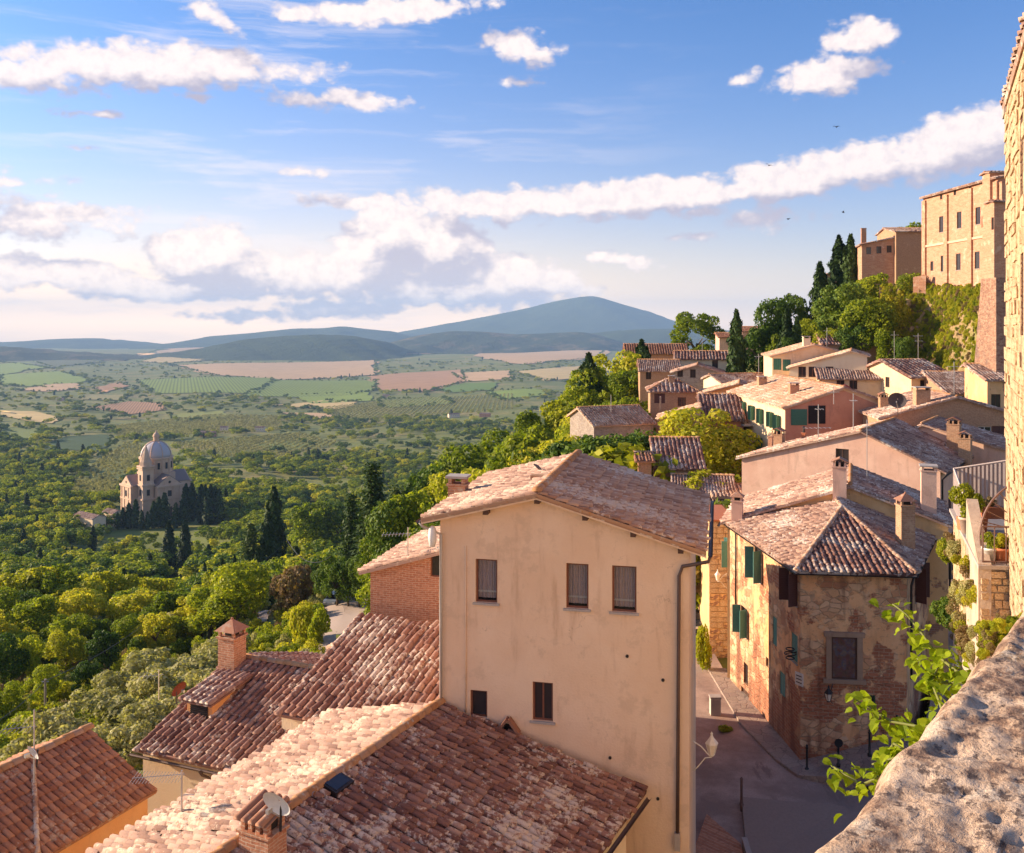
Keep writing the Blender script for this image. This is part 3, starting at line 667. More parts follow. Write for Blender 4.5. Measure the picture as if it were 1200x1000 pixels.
        roofs = [lay(s, S, rm, *tile, seg=seg, nobj=nobj, jit=jit, flat=flat, fill=fill) for S in s.slopes]
        if rt and D-Yr > .05:
            zz = zr+up+.03
            ridge_row(s, (hl or -ovs, Yr, zz), (W-(hr or -ovs), Yr, zz), T_RIDGE, single=ridge_single, roof=roofs[0])
            if hl: ridge_row(s, (-ovs, -ovf, zF+up), (hl, Yr, zz), T_RIDGE, single=ridge_single, roof=roofs[0])
            if hr: ridge_row(s, (W+ovs, -ovf, zF+up), (W-hr, Yr, zz), T_RIDGE, single=ridge_single, roof=roofs[0])
        return roofs
    def wall2(s, wm, zF, zB, Yr, zr, hip, depth=.16):
        mb = MB()
        for f, (t0, t1) in {'front': (zF, zF), 'right': (zF, zB), 'back': (zB, zB), 'left': (zB, zF)}.items():
            fo, u, n, L = s.frame(f); pk = []
            if f == 'left' and not hip[0]: pk = [(L-Yr, zr)]
            if f == 'right' and not hip[1]: pk = [(Yr, zr)]
            wall_face(mb, fo, u, n, L, s.holes[f], [(0,t0)]+pk+[(L,t1)], depth)
        return mb.build('wall', [wm], s.root)
    # ---- openings
    def window(s, face, px, py, w=.9, h=1.3, frame=WOOD_D, shut=None, shmat=GREEN_SH, curtain=False, sill=None, glass=None, bars=True, arch=False, door=False, ang=105, name=None):
        """an opening cut in a wall with its frame, pane, shutters and sill; call before the wall is built"""
        u, z = s.hit(face, px, py); s.window_at(face, u, z, w, h, frame, shut, shmat, curtain, sill, glass, bars, arch, door, ang, name)
    def window_at(s, face, u, z, w=.9, h=1.3, frame=WOOD_D, shut=None, shmat=GREEN_SH, curtain=False, sill=None, glass=None, bars=True, arch=False, door=False, ang=105, name=None):
        fo, ud, n, L = s.frame(face); a0, a1 = u-w/2, u+w/2
        if a0 < .05 or a1 > L-.05: sh_ = min(max(u, w/2+.06), L-w/2-.06)-u; u += sh_; a0 += sh_; a1 += sh_
        b0, b1 = z-h/2, z+h/2; s.holes[face].append((a0, a1, b0, b1))
        def at(a, zz, dep): return fo+ud*a+Vector((0,0,zz))-n*dep
        def bx(mb, x0, x1, z0, z1, d0, d1):
            mb.slab([at(x0,z0,d0), at(x1,z0,d0), at(x1,z1,d0), at(x0,z1,d0)], n*-(d1-d0))
        t = .055 if w > .5 else .04
        if shut != 'closed':
            mb = MB(); bx(mb, a0, a0+t, b0, b1, .09, .15); bx(mb, a1-t, a1, b0, b1, .09, .15); bx(mb, a0+t, a1-t, b0, b0+t, .09, .15); bx(mb, a0+t, a1-t, b1-t, b1, .09, .15)
            if door:
                bx(mb, a0+t, a1-t, b0+t, b1-t, .11, .145)
                for k in range(1, 4): bx(mb, a0+t+(w-2*t)*k/4-.012, a0+t+(w-2*t)*k/4+.012, b0+t, b1-t, .10, .11)
            elif bars and w > .5: bx(mb, u-.025, u+.025, b0+t, b1-t, .095, .145)
            wn = mb.build(name or ('door' if door else 'window'), [frame], s.root)
            if not door:
                mb = MB(); bx(mb, a0+t, a1-t, b0+t, b1-t, .118, .124); mb.build('pane', [glass or PANE], wn)
                if curtain:
                    mb = MB(); nn = 22; pts = []
                    for k in range(nn+1):
                        x = a0+t+(w-2*t)*k/nn; dd = .165+.02*math.sin(k*1.9)+.01*math.sin(k*.7); pts.append((at(x, b0+.12, dd), at(x, b1-.02, dd*1.0)))
                    for k in range(nn): mb.poly([pts[k][0], pts[k+1][0], pts[k+1][1], pts[k][1]])
                    mb.build('curtain', [LACE], wn)
                    mb = MB(); zf = b0+.30
                    for k in range(nn): mb.poly([at(a0+t+(w-2*t)*k/nn, zf, .135), at(a0+t+(w-2*t)*(k+1)/nn, zf, .135), at(a0+t+(w-2*t)*(k+1)/nn, zf+.05+.02*(k%2), .135), at(a0+t+(w-2*t)*k/nn, zf+.05+.02*(k%2), .135)])
                    mb.build('lace_trim', [WHITE], wn)
                    mb = MB(); bx(mb, a0-.3, a1+.3, b0-.3, b1+.3, .7, .72); mb.build('dark_room', [DARKIN], wn)
        else: wn = s.root
        if shut:
            for sd in (-1, 1):
                mb = MB()
                if shut == 'closed': x0, x1 = (a0, u-.01) if sd < 0 else (u+.01, a1); Mx = None; org = None
                wd = w/2-.01
                ns = max(3, int(h/.11))
                if shut == 'closed':
                    bx(mb, x0, x1, b0, b1, .05, .075); bx(mb, x0, x0+.05, b0, b1, .03, .05); bx(mb, x1-.05, x1, b0, b1, .03, .05)
                    for k in range(ns): bx(mb, x0+.05, x1-.05, b0+h*(k+.15)/ns, b0+h*(k+.75)/ns, .036, .05)
                else:
                    an = R(ang if shut == 'ajar' else 172); hx = a0-.015 if sd < 0 else a1+.015
                    dirv = ud*(math.cos(an)*(1 if sd < 0 else -1))+n*math.sin(an); nn2 = Vector((0,0,1)).cross(dirv).normalized(); o = fo+ud*hx+n*.035
                    def sb(x0, x1, z0, z1, d0, d1): mb.slab([o+dirv*x0+nn2*d0+Vector((0,0,z0)), o+dirv*x1+nn2*d0+Vector((0,0,z0)), o+dirv*x1+nn2*d0+Vector((0,0,z1)), o+dirv*x0+nn2*d0+Vector((0,0,z1))], nn2*(d1-d0))
                    sb(0, wd, b0, b1, -.01, .01); 
                    for x0 in (0, wd-.06): sb(x0, x0+.06, b0, b1, -.022, .022)
                    for k in range(ns): sb(.06, wd-.06, b0+h*(k+.15)/ns, b0+h*(k+.75)/ns, -.018, .018)
                mb.build('shutter', [shmat], wn)
        if sill:
            mb = MB(); bx(mb, a0-.08, a1+.08, b0-.07, b0-.004, -.07, .1); mb.build('sill', [sill], wn)
        return wn
    def chimney(s, px, py, w, d, h, mt=W_BRICK, cap='tile', drop=.6, label=None):
        """chimney standing on the roof where the sight line meets it; h above that point"""
        p = s.roofhit(px, py); ch = MB(); x, y, z = p
        ch.box((x, y, z+(h-drop)/2-.0), (w, d, h+drop)); ch.box((x, y, z+h+.035), (w+.1, d+.1, .07))
        c = ch.build('chimney', [mt], s.root)
        zt = z+h+.07
        if cap == 'tile':     # little gabled cap of tiles on piers
            mb = MB()
            for sx in (-1, 0, 1):
                for sy in (-1, 1): pm = MB(); pm.box((x+sx*(w/2-.07), y+sy*(d/2-.07), zt+.12), (.11, .11, .24)); pm.build('flue_pier', [mt], c)
            mb.box((x, y, zt+.1), (w*.6, d*.6, .2)); mb.build('flue', [DARKIN], c)
            mb = MB(); 
            for sx in (-1, 1): mb.slab([(x+sx*(w/2+.08), y-d/2-.08, zt+.24), (x+sx*(w/2+.08), y+d/2+.08, zt+.24), (x, y+d/2+.08, zt+.24+w*.28), (x, y-d/2-.08, zt+.24+w*.28)], (0,0,.05))
            cp = mb.build('chimney_cap', [T_ORANGE], c)
        elif cap == 'pyramid':
            mb = MB()
            for sx in (-1, 1):
                for sy in (-1, 1): pm = MB(); pm.box((x+sx*(w/2-.06), y+sy*(d/2-.06), zt+.11), (.1, .1, .22)); pm.build('flue_pier', [mt], c)
            mb.box((x, y, zt+.1), (w*.5, d*.5, .2)); mb.build('flue', [DARKIN], c)
            mb = MB(); q = w/2+.1; r2 = d/2+.1; mb.add([(x-q,y-r2,zt+.22),(x+q,y-r2,zt+.22),(x+q,y+r2,zt+.22),(x-q,y+r2,zt+.22),(x,y,zt+.22+w*.55)], [(3,2,1,0),(0,1,4),(1,2,4),(2,3,4),(3,0,4)])
            mb.lathe([(.05,0),(.06,.06),(.0,.1)], 6, (x,y,zt+.2+w*.52)); mb.build('chimney_cap', [T_ORANGE], c)
        elif cap == 'slab':
            for sx in (-1, 1): mb = MB(); mb.box((x+sx*(w/2-.07), y, zt+.1), (.12, d, .2)); mb.build('flue_pier', [mt], c)
            mb = MB(); mb.box((x, y, zt+.24), (w+.16, d+.16, .08)); mb.build('chimney_cap', [CONC], c)
        elif cap == 'pipe':
            mb = MB(); mb.lathe([(.09,0),(.09,.4),(.14,.4),(.14,.48),(.02,.55)], 8, (x,y,zt)); mb.build('flue_pipe', [METAL_D], c)
        return c
    def gutter(s, a, b, r=.07, mt=COPPER):
        """half-round gutter between two local points"""
        a, b = Vector(a), Vector(b); d = (b-a).normalized(); sd = d.cross(Vector((0,0,1))).normalized(); n = 6; V = []; mb = MB()
        for p in (a, b):
            for k in range(n+1): an = math.pi*k/n; V.append(p+sd*(-math.cos(an)*r)+Vector((0,0,-math.sin(an)*r)))
        mb.add(V, [(k, k+1, n+2+k, n+1+k) for k in range(n)]); return mb.build('gutter', [mt], s.root)
    def pipe(s, pts, r=.05, mt=COPPER, name='downpipe'):
        mb = MB(); mb.smooth = True; mb.tube(pts, r, 8); return mb.build(name, [mt], s.root)
def corner(px, py, Y): return (px-HX)/F*Y, Y, (HY-py)/F*Y

# ------------------------------------------------------------------ the street
m, g, b = mat('asphalt', .9); p = g.pos(); n1 = g.noise(p, .5, 6, .65); n2 = g.noise(p, 14, 5)
c = g.mix(g.step(n1, .36, .64), (.30,.205,.165), (.46,.325,.26)); c = g.mix(g.math('MULTIPLY', g.step(n2, .45, .7), .4), c, (.2,.15,.13)); c = g.mix(g.step(g.noise(g.vmath('MULTIPLY', p, (.9,.25,1)), .7, 6, .7), .58, .66), c, (.25,.17,.14))
g.put(b.inputs['Base Color'], c); g.put(b.inputs['Normal'], g.bump(n2, .3, .02)); ASPH = m
PAVE = rubble('pavement_stone', [(.32,.23,.19),(.40,.3,.24),(.36,.27,.21)], (.22,.17,.14), 1.8, 1, .03, .4)
def sheet(name, pts, m, lift, per=5, kind='structure'):
    """strip between two polylines of (x, y, z)"""
    mb = MB(); A, B = pts
    for i in range(len(A)-1): mb.poly([Vector(A[i])+Vector((0,0,lift)), Vector(B[i])+Vector((0,0,lift)), Vector(B[i+1])+Vector((0,0,lift)), Vector(A[i+1])+Vector((0,0,lift))])
    return tag(mb.build(name, [m]), kind=kind)
SZ = -21.5
road = tag(MB().slab([(4.5,26,SZ),(13,22,SZ),(16.5,30,SZ),(18.2,38,SZ),(17.6,42.6,SZ),(13.8,44.3,SZ),(12.6,50,SZ),(13.1,58,SZ),(13.6,85,SZ),(9.0,85,SZ),(8.2,50,SZ),(6.8,40,SZ)], (0,0,-1.5)).build('road', [ASPH]), kind='structure')
lane = sheet('road', ([(17.0,43.0,SZ+.35),(19.7,45.3,-20.1),(21.6,48.6,-19.9),(23.6,52.2,-19.6),(26.5,57.5,-18.9),(29.5,64,-17.5)],[(16.0,36,SZ+.05),(23.4,41.5,-20.3),(26.5,46.5,-20.0),(28.2,51,-19.6),(30,56,-18.9),(32,63,-17.5)]), ASPH, .01)
pv = MB()
KB = [(12.1,58,SZ+.13),(12.2,50,SZ+.13),(12.9,46,SZ+.13),(13.5,44.3,SZ+.13),(14.8,43.6,-21.1),(16.6,43.0,-20.5),(18.9,42.9,-19.85),(20.6,44.9,-19.7)]; KW = [(13.2,58,SZ+.15),(13.6,51,SZ+.15),(14.05,46,SZ+.15),(14.07,45.8,SZ+.15),(15.2,45.7,-21.05),(17,45.45,-20.45),(19.05,45.2,-19.8),(19.4,45.9,-19.7)]
for i in range(len(KB)-1): pv.slab([KB[i], KB[i+1], KW[i+1], KW[i]], (0,0,-.7))
tag(pv.build('pavement', [PAVE]), kind='structure')
patch = tag(MB().slab([P(869,934,41.9), P(990,945,41.2), (15.5,30,SZ+.004), (8.6,31,SZ+.004), (9.3,37,SZ+.004)], (0,0,-.3)).build('road_patch', [plain('dark_asphalt', (.31,.215,.17), .9)]), kind='structure')
pv = MB(); pv.slab([(6.2,28.6,SZ+.3),(7.9,27.6,SZ+.3),(8.7,31.5,SZ+.3),(9.3,38.2,SZ+.3),(8.4,40.5,SZ+.3),(7.4,38,SZ+.3)], (0,0,-.9)); tag(pv.build('pavement', [W_BRICK]), kind='structure')
KERB = plain('kerb_stone', (.4,.32,.27), .9)
kb = MB()
for a_, b_ in (((7.95,27.5,SZ),(8.75,31.4,SZ)),((8.75,31.5,SZ),(9.35,38.2,SZ))): kb.slab([Vector(a_)+Vector((0,0,-.2)), Vector(b_)+Vector((0,0,-.2)), Vector(b_)+Vector((.22,0,-.2)), Vector(a_)+Vector((.22,0,-.2))], (0,0,.75))
tag(kb.build('kerb', [KERB]), kind='structure')

# ------------------------------------------------------------------ the cream house in the middle
A = House('cream_house', 'tall cream plastered house with five small windows in the middle of the view', -2.27, 29.68, -12.4, 7.74, 8.2, base=-22.5)
for (px, py, w, h) in ((570,681,.70,1.36),(676.5,687,.69,1.38),(731.5,690.5,.74,1.40)):
    A.window('front', px, py, w, h, WOOD_R, curtain=True, sill=CONC, glass=GLASS, bars=False)
A.window('front', 561, 825, .55, .84, WOOD_R, sill=CONC, glass=PANE, bars=False); A.window('front', 636, 822.5, .64, 1.2, WOOD_R, sill=CONC, glass=PANE, bars=True)
A.window('right', 811, 760, .9, 1.3, WOOD_R)
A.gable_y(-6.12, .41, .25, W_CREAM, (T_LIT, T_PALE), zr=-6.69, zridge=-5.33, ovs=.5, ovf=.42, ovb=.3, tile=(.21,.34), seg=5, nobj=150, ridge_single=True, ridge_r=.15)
zl, zr_, zp = A.Z(-6.12), A.Z(-6.69), A.Z(-5.33)
def under(x): return zl+(zp-zl)*x/3.17 if x < 3.17 else zp-(zp-zr_)*(x-3.17)/4.57
for x in (1.55, 3.17, 4.65, 6.1, 7.5):
    mb = MB(); mb.box((x, -.17, under(x)-.13), (.16,.36,.17)); mb.build('purlin_end', [WOOD_D], A.root)
for (x0, x1) in ((-.5,3.17),(3.17,8.24)):
    mb = MB(); mb.slab([(x0,-.40,under(x0)-.075),(x1,-.40,under(x1)-.075),(x1,-.40,under(x1)+.02),(x0,-.40,under(x0)+.02)], (0,.40,0)); mb.build('verge_board', [W_CREAM], A.root)
    mb = MB(); mb.slab([(x0,-.46,under(x0)+.03),(x1,-.46,under(x1)+.03),(x1,-.46,under(x1)+.12),(x0,-.46,under(x0)+.12)], (0,.04,0)); mb.build('verge_tile', [T_RIDGE], A.root)
A.gutter((8.36,-.45,zr_-.12),(8.36,8.5,zr_-.12)); A.gutter((-.6,8.5,zl-.1),(-.6,-.45,zl-.1))
def fr(px, py, dep=-.09):
    u, z = A.hit('front', px, py); return Vector((u, dep, z))
A.pipe([(8.36,-.3,zr_-.17),(8.3,-.3,zr_-.35),fr(800,663,-.1),fr(796,674),fr(795,800),fr(794,985)], .055)
mb = MB(); v_ = fr(794,984); mb.box((v_.x,-.1,v_.z), (.16,.16,.5)); mb.build('pipe_shoe', [CONC], A.root)
A.pipe([(-.6,-.3,zl-.14),(-.5,-.25,zl-.3),(.06,-.12,zl-.55),(.05,-.1,zl-3),(.05,-.1,zl-9)], .05, METAL_G)
A.pipe([fr(546,640,-.02),fr(546,835,-.02)], .018, W_CREAM, 'conduit')
mb = MB(); mb.smooth = True; mb.lathe([(.0,.0),(.10,.04),(.14,.3),(.12,.6),(.04,.68)], 10, (-.18,-.25,zl-.95)); mb.build('white_cover', [WHITE], A.root)
for (px, py) in ((735,769),(777,797),(715,888),(771,936)):
    v_ = fr(px, py, -.03); mb = MB(); mb.tube([v_, v_+Vector((0,.1,0))], .05, 10); mb.build('vent_pipe', [METAL_D], A.root)
A.chimney(537, 578, .62, .5, .35, W_BRICK, 'slab')
c_ = A.roofhit(631, 562); mb = MB(); mb.box(c_+Vector((0,0,.05)), (.5,.35,.22)); mb.build('vent_block', [T_RIDGE], A.root)
# small tile gable over a niche on the front
v_ = fr(597, 853, -.05)
mb = MB()
for sx in (-1, 1): mb.slab([v_+Vector((0,-.28,.33)), v_+Vector((sx*.33,-.28,-.1)), v_+Vector((sx*.33,0,-.1)), v_+Vector((0,0,.33))], (sx*.05,0,.06))
mb.build('little_tile_gable', [T_ORANGE], A.root)
mb = MB(); mb.box(v_+Vector((0,.02,0)), (.3,.1,.24)); mb.build('niche', [DARKIN], A.root)

# ------------------------------------------------------------------ the near roofs at the lower left
B = House('front_house', 'low house whose lichened tile roof fills the bottom foreground', -2.28-4.2*.891-.454*12, 29.5+4.2*.454-.891*12, -27, 10.4, 12, base=-23)
B.vis = lambda px, py: (px > 110) & (py > 826)
B.window_at('right', 10.6, B.Z(-15.5), .9, 1.5, WOOD_D, shut='closed', shmat=GREEN_SH)
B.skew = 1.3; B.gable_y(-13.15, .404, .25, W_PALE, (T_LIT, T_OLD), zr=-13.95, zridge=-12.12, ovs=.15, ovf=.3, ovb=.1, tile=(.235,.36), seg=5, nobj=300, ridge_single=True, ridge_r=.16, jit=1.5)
B.gutter((10.62,-.3,B.Z(-14.08)),(10.62,13.4,B.Z(-14.08)))
B.chimney(308, 1004, .86, .62, .62, W_BRICK, 'none')
B.slopes.sort(key=lambda q_: 0)
def roofbox(h, px, py, w, l, ht, m1, m2, name='skylight'):
    p = h.roofhit(px, py); sl = min(h.slopes, key=lambda q_: abs((p-q_.o).dot(q_.n))); Mx = Matrix((sl.u, sl.v, sl.n)).transposed()
    mb = MB(); mb.box(p+sl.n*ht/2, (w, l, ht), M=Mx); o = mb.build(name, [m1], h.root)
    if m2: mb = MB(); mb.box(p+sl.n*(ht+.006), (w-.14, l-.14, .02), M=Mx); mb.build('pane', [m2], o)
    return o
roofbox(B, 393, 922, .75, .6, .16, METAL_D, PANE)
# the brick chimney's little pan-tile roof on piers
pc = B.roofhit(308, 1004)
def chimney_cap(h, p, w, d, z, mt=T_ORANGE, n=4):
    for k in range(4): mb = MB(); mb.box((p.x-w/2+.1+k*(w-.2)/3, p.y-d/2+.08, z+.13), (.12,.13,.27)); mb.build('flue_pier', [W_BRICK], h.root)
    for k in range(4): mb = MB(); mb.box((p.x-w/2+.1+k*(w-.2)/3, p.y+d/2-.08, z+.2), (.12,.13,.4)); mb.build('flue_pier', [W_BRICK], h.root)
    mb = MB(); mb.box((p.x,p.y,z+.13), (w*.7,d*.5,.24)); mb.build('flue', [DARKIN], h.root)
    for k in range(n):
        T, Q = tile_arr(w/n*.5, w/n*.42, d+.34, 5, .03, 0); o = quads_mesh('cap_tile', T, Q, [mt]); q_ = mesh_obj('cap_tile', o, h.root)
        q_.matrix_local = Matrix.Translation((p.x-w/2+w/n*(k+.5), p.y-d/2-.17, z+.27)) @ Matrix.Rotation(.25, 4, 'X')
    mb = MB(); mb.slab([(p.x-w/2-.05,p.y-d/2-.12,z+.25),(p.x+w/2+.05,p.y-d/2-.12,z+.25),(p.x+w/2+.05,p.y+d/2+.12,z+.25+.25*(d+.24)),(p.x-w/2-.05,p.y+d/2+.12,z+.25+.25*(d+.24))], (0,0,.03)); mb.build('cap_slab', [mt], h.root)
chimney_cap(B, pc, .86, .62, pc.z+.69)

C = House('dormer_house', 'pale house under a dark tiled roof with a small dormer window', -12.75, 32.43, -22, 7.6, 9.4, base=-27)
C.vis = lambda px, py: (px > 150) & (px < 420) & (py > 765)
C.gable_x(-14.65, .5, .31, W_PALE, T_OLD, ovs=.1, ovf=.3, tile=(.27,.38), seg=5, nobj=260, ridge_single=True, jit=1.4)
C.gutter((-.3,-.36,C.Z(-14.8)),(7.7,-.36,C.Z(-14.8)))
C.pipe([(2.75,-.36,C.Z(-14.85)),(2.8,-.3,C.Z(-15.0)),(3.0,-.06,C.Z(-15.2)),(3.0,-.06,C.Z(-18))], .05)
C.chimney(272, 781, .74, .74, 1.15, W_BRICK, 'pyramid', drop=1.2)
pd = C.roofhit(236, 838)
dm = MB(); x, y, z = pd; dm.slab([(x-.55,y-.1,z-.2),(x+.55,y-.1,z-.2),(x+.55,y-.1,z+.5),(x-.55,y-.1,z+.5)], (0,1.9,0)); dmo = dm.build('dormer', [W_ORANGE], C.root)
mb = MB(); mb.slab([(x-.72,y-.35,z+.5),(x+.72,y-.35,z+.5),(x+.72,y+1.9,z+.74),(x-.72,y+1.9,z+.74)], (0,0,.07)); mb.build('dormer_roof', [T_OLD], dmo)
mb = MB(); mb.slab([(x-.38,y-.125,z-.03),(x+.38,y-.125,z-.03),(x+.38,y-.125,z+.42),(x-.38,y-.125,z+.42)], (0,.02,0))
mb.build('dormer_window', [PANE], dmo)
mb = MB()
for k in range(6): mb.slab([(x-.38,y-.15,z-.01+k*.072),(x+.38,y-.15,z-.01+k*.072),(x+.38,y-.15,z+.02+k*.072),(x-.38,y-.15,z+.02+k*.072)], (0,.02,0))
mb.build('louvre', [METAL_D], dmo)
for k in range(6):
    for j in range(5):
        T, Q = tile_arr(.125, .105, .52, 5, .035, 0); q_ = mesh_obj('dormer_tile', quads_mesh('dormer_tile', T, Q, [T_OLD]), dmo)
        q_.matrix_local = Matrix.Translation((x-.6+k*.24, y-.38+j*.46, z+.57+j*.049)) @ Matrix.Rotation(.106, 4, 'X')

D = House('lean_to_house', 'lean-to roof of steep bright tile rows against the brick house', -7.9, 32.2, -22, 5.6, 5.2, base=-26)
D.vis = lambda px, py: (px > 330) & (px < 520) & (py > 725)
D.gable_x(-13.35, 1.0, .33, W_PALE, T_OLD, ovs=.1, ovf=.25, tile=(.29,.40), seg=5, nobj=260, jit=1.3)
E = House('brick_house', 'red brick house with a pink tiled roof left of the cream house', *corner(434,668,38.2)[:2], -15, 7.0, 7, base=-27)
E.window('front', 511, 663, .5, .9, WOOD_R)
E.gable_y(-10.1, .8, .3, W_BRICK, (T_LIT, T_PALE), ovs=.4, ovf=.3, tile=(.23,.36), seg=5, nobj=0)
FH = House('low_brick_outhouse', 'low brick outhouse with a lit mono-pitch tile roof by the car park', *corner(392,760,46)[:2], -18, 5.5, 5, base=-29)
FH.gable_y(corner(392,760,46)[2], 1.0, .33, W_BRICK, T_PALE, ovs=.3, ovf=.3, tile=(.24,.38), seg=3)
G_ = House('orange_roof_house', 'house under regular orange tiles at the bottom left corner', -13.67-2.0*.9135-.4067*9, 30.25+2.0*.4067-.9135*9, -24, 4.55, 9, base=-26)
G_.vis = lambda px, py: (px < 172) & (py > 850)
G_.gable_y(-14.1, .44, .37, W_ORANGE, T_ORANGE, zridge=-13.25, zr=-14.5, ovs=.3, ovf=.2, ovb=.1, tile=(.21,.34), seg=5, nobj=300, jit=.35, flat=.7, fill=.9, ridge_single=True, ridge_r=.15)
# bedded verge row crossing the orange roof below the antenna
s_ = G_.slopes[1]
def gs(px, py): return G_.roofhit(px, py)
p0, p1 = gs(39, 900), gs(44, 1003); ridge_row(G_, p1+Vector((0,0,.04)), p0+Vector((0,0,.04)), T_PALE, r=.075, L=.22)

# ------------------------------------------------------------------ the corner house
Hh = House('corner_house', 'worn stone corner house with a shrine niche where two streets meet', 14, 46, 0, 5, 8, base=-23.5)
def loc(x, y): return Vector((x-14, y-46, 0))
pts = {'a0': loc(13.05,56.2), 'a1': loc(13.62,51.2), 'a2': loc(14.07,45.8), 'a3': loc(19.0,45.2), 'a4': loc(23.4,52.8), 'a5': loc(20,58)}
def fc(a, b2):
    d = pts[b2]-pts[a]; L = d.length; u = d.normalized(); return (pts[a], u, Vector((u.y,-u.x,0)), L)
Hh.custom = {'left_far': fc('a0','a1'), 'left_near': fc('a1','a2'), 'front': fc('a2','a3'), 'right': fc('a3','a4'), 'back': fc('a4','a0')}
Hh.holes = {k: [] for k in Hh.custom}
Hh.window('left_far', 890, 663, 1.0, 1.75, WOOD_D, 'ajar', TEAL_SH, sill=CONC); Hh.window('left_far', 872, 728, .95, 1.6, WOOD_D, 'ajar', TEAL_SH, sill=CONC)
Hh.window('left_far', 909, 668, .5, .6, TEAL_SH); Hh.window('left_near', 908, 740, .6, 1.5, TEAL_SH, 'closed', TEAL_SH)
Hh.window('left_near', 930, 688, 1.0, 1.6, WOOD_D, 'ajar', BROWN_SH, sill=CONC); Hh.window('left_near', 931, 759, .8, 1.35, WOOD_D, 'closed', TEAL_SH, sill=CONC)
Hh.window('left_near', 917, 802, .75, 1.2, WOOD_D, 'closed', TEAL_SH); Hh.window('left_far', 874, 790, .7, 1.2, WOOD_D)
Hh.window('left_far', 873, 835, 1.2, 2.6, WOOD_D, door=True); Hh.window('left_near', 899, 776, .35, .5, WOOD_D)
Hh.window('front', 1019, 822, .55, .6, GREEN_SH)
Hh.window('right', 1074, 682, 1.1, 1.8, WOOD_D, 'ajar', BROWN_SH, sill=CONC); Hh.window('right', 1082, 665, .7, 1.2, WOOD_D)
Hh.window('right', 1080, 755, .8, 2.0, WOOD_R); Hh.window('right', 1099, 720, 1.0, 2.4, WOOD_R, door=True)
Hh.wall(W_CORNER, Hh.Z(-12.0), faces=tuple(Hh.custom))
def slope3(h, P3):
    P3 = [Vector(p) for p in P3]; o = P3[0]; u = (P3[1]-P3[0]).normalized(); n = (P3[1]-P3[0]).cross(P3[-1]-P3[0]).normalized(); v2 = n.cross(u)
    s = Slope(o, u, v2, [((p-o).dot(u), (p-o).dot(v2)) for p in P3]); h.slopes.append(s); return s
def hz(x, y, z): return (x-14, y-46, Hh.Z(z)+.06)
Kp = hz(18.3,52,-10.35); K2 = hz(18.75,54.2,-10.35)
ea0, ea2, ea3, ea4 = hz(12.75,56.6,-12.1), hz(13.7,45.35,-12.1), hz(19.3,44.75,-12.1), hz(23.8,52.7,-12.1)
Hr = [lay(Hh, slope3(Hh, [ea0, ea2, Kp, K2]), T_TOWN, .22, .36, 3, 0, 1.6), lay(Hh, slope3(Hh, [ea2, ea3, Kp]), T_OLD, .30, .40, 5, 200, 1.3), lay(Hh, slope3(Hh, [ea3, ea4, K2, Kp]), T_TOWN, .22, .36, 3, 0, 1.6)]
for a_ in (ea2, ea3): ridge_row(Hh, Vector(a_)+Vector((0,0,.02)), Vector(Kp)+Vector((0,0,.06)), T_PALE, r=.14, roof=Hr[1])
ridge_row(Hh, Vector(Kp), Vector(K2)+Vector((0,0,.06)), T_PALE, r=.14, roof=Hr[0])
for a_, b_ in ((ea0,ea2),(ea2,ea3),(ea3,ea4)):
    Hh.gutter(Vector(a_)+Vector((0,0,-.08)), Vector(b_)+Vector((0,0,-.08)), .08, METAL_D)
q_ = pts['a3']+Vector((.35,-.05,0)); Hh.pipe([q_+Vector((0,0,Hh.Z(-12.2))), q_+Vector((-.1,.1,Hh.Z(-12.7))), q_+Vector((-.1,.1,Hh.Z(-17.2)))], .06, METAL_D)
q_ = Hh.custom['left_far']; q_ = q_[0]+q_[1]*1.2+q_[2]*.08; Hh.pipe([q_+Vector((0,0,Hh.Z(-12.2))), q_+Vector((0,0,Hh.Z(-16.5)))], .05, METAL_D)
# the shrine: stone surround, painted panel of two figures seen only as soft shapes
u, z = Hh.hit('front', 989, 770); fo, ud, nn, L = Hh.custom['front']
def fx(a, zz, dep): return fo+ud*(u+a)+Vector((0,0,z+zz))+nn*dep
def fbox(mb, a0, a1, z0, z1, d0, d1): mb.slab([fx(a0,z0,d1), fx(a1,z0,d1), fx(a1,z1,d1), fx(a0,z1,d1)], nn*-(d1-d0)); return mb
mb = MB()
for b4 in ((-.85,-.6,-1.05,1.0),(.6,.85,-1.05,1.0)): fbox(mb, *b4, .0, .12)
fbox(mb, -.95, .95, 1.0, 1.22, 0, .16); fbox(mb, -1.0, 1.0, -1.25, -1.05, 0, .2); sh = mb.build('shrine_frame', [stucco('shrine_stone', (.33,.22,.15), (.4,.27,.19), (.16,.09,.07), .5, 1.2)], Hh.root)
m, g, b = mat('faded_fresco', .8); p = g.objco(); n1 = g.noise(p, 2.6, 5, .6); n2 = g.noise(p, 5, 5, .6, out='Color')
g.put(b.inputs['Base Color'], g.mix(.35, g.ramp(n1, [(.32,(.07,.045,.045)),(.46,(.17,.07,.05)),(.54,(.10,.09,.13)),(.62,(.25,.15,.10)),(.75,(.09,.06,.05))]), g.mix(1, n2, (.25,.17,.14), 'MULTIPLY')))
FRES = m
mb = MB(); fbox(mb, -.6, .6, -1.05, 1.0, .0, .03); mb.build('shrine_painting', [FRES], sh)
mb = MB(); 
for b4 in ((-.6,-.53,-1.05,1.0),(.53,.6,-1.05,1.0),(-.53,.53,.93,1.0),(-.53,.53,-1.05,-.98)): fbox(mb, *b4, .03, .07)
mb.build('shrine_moulding', [WOOD_D], sh)
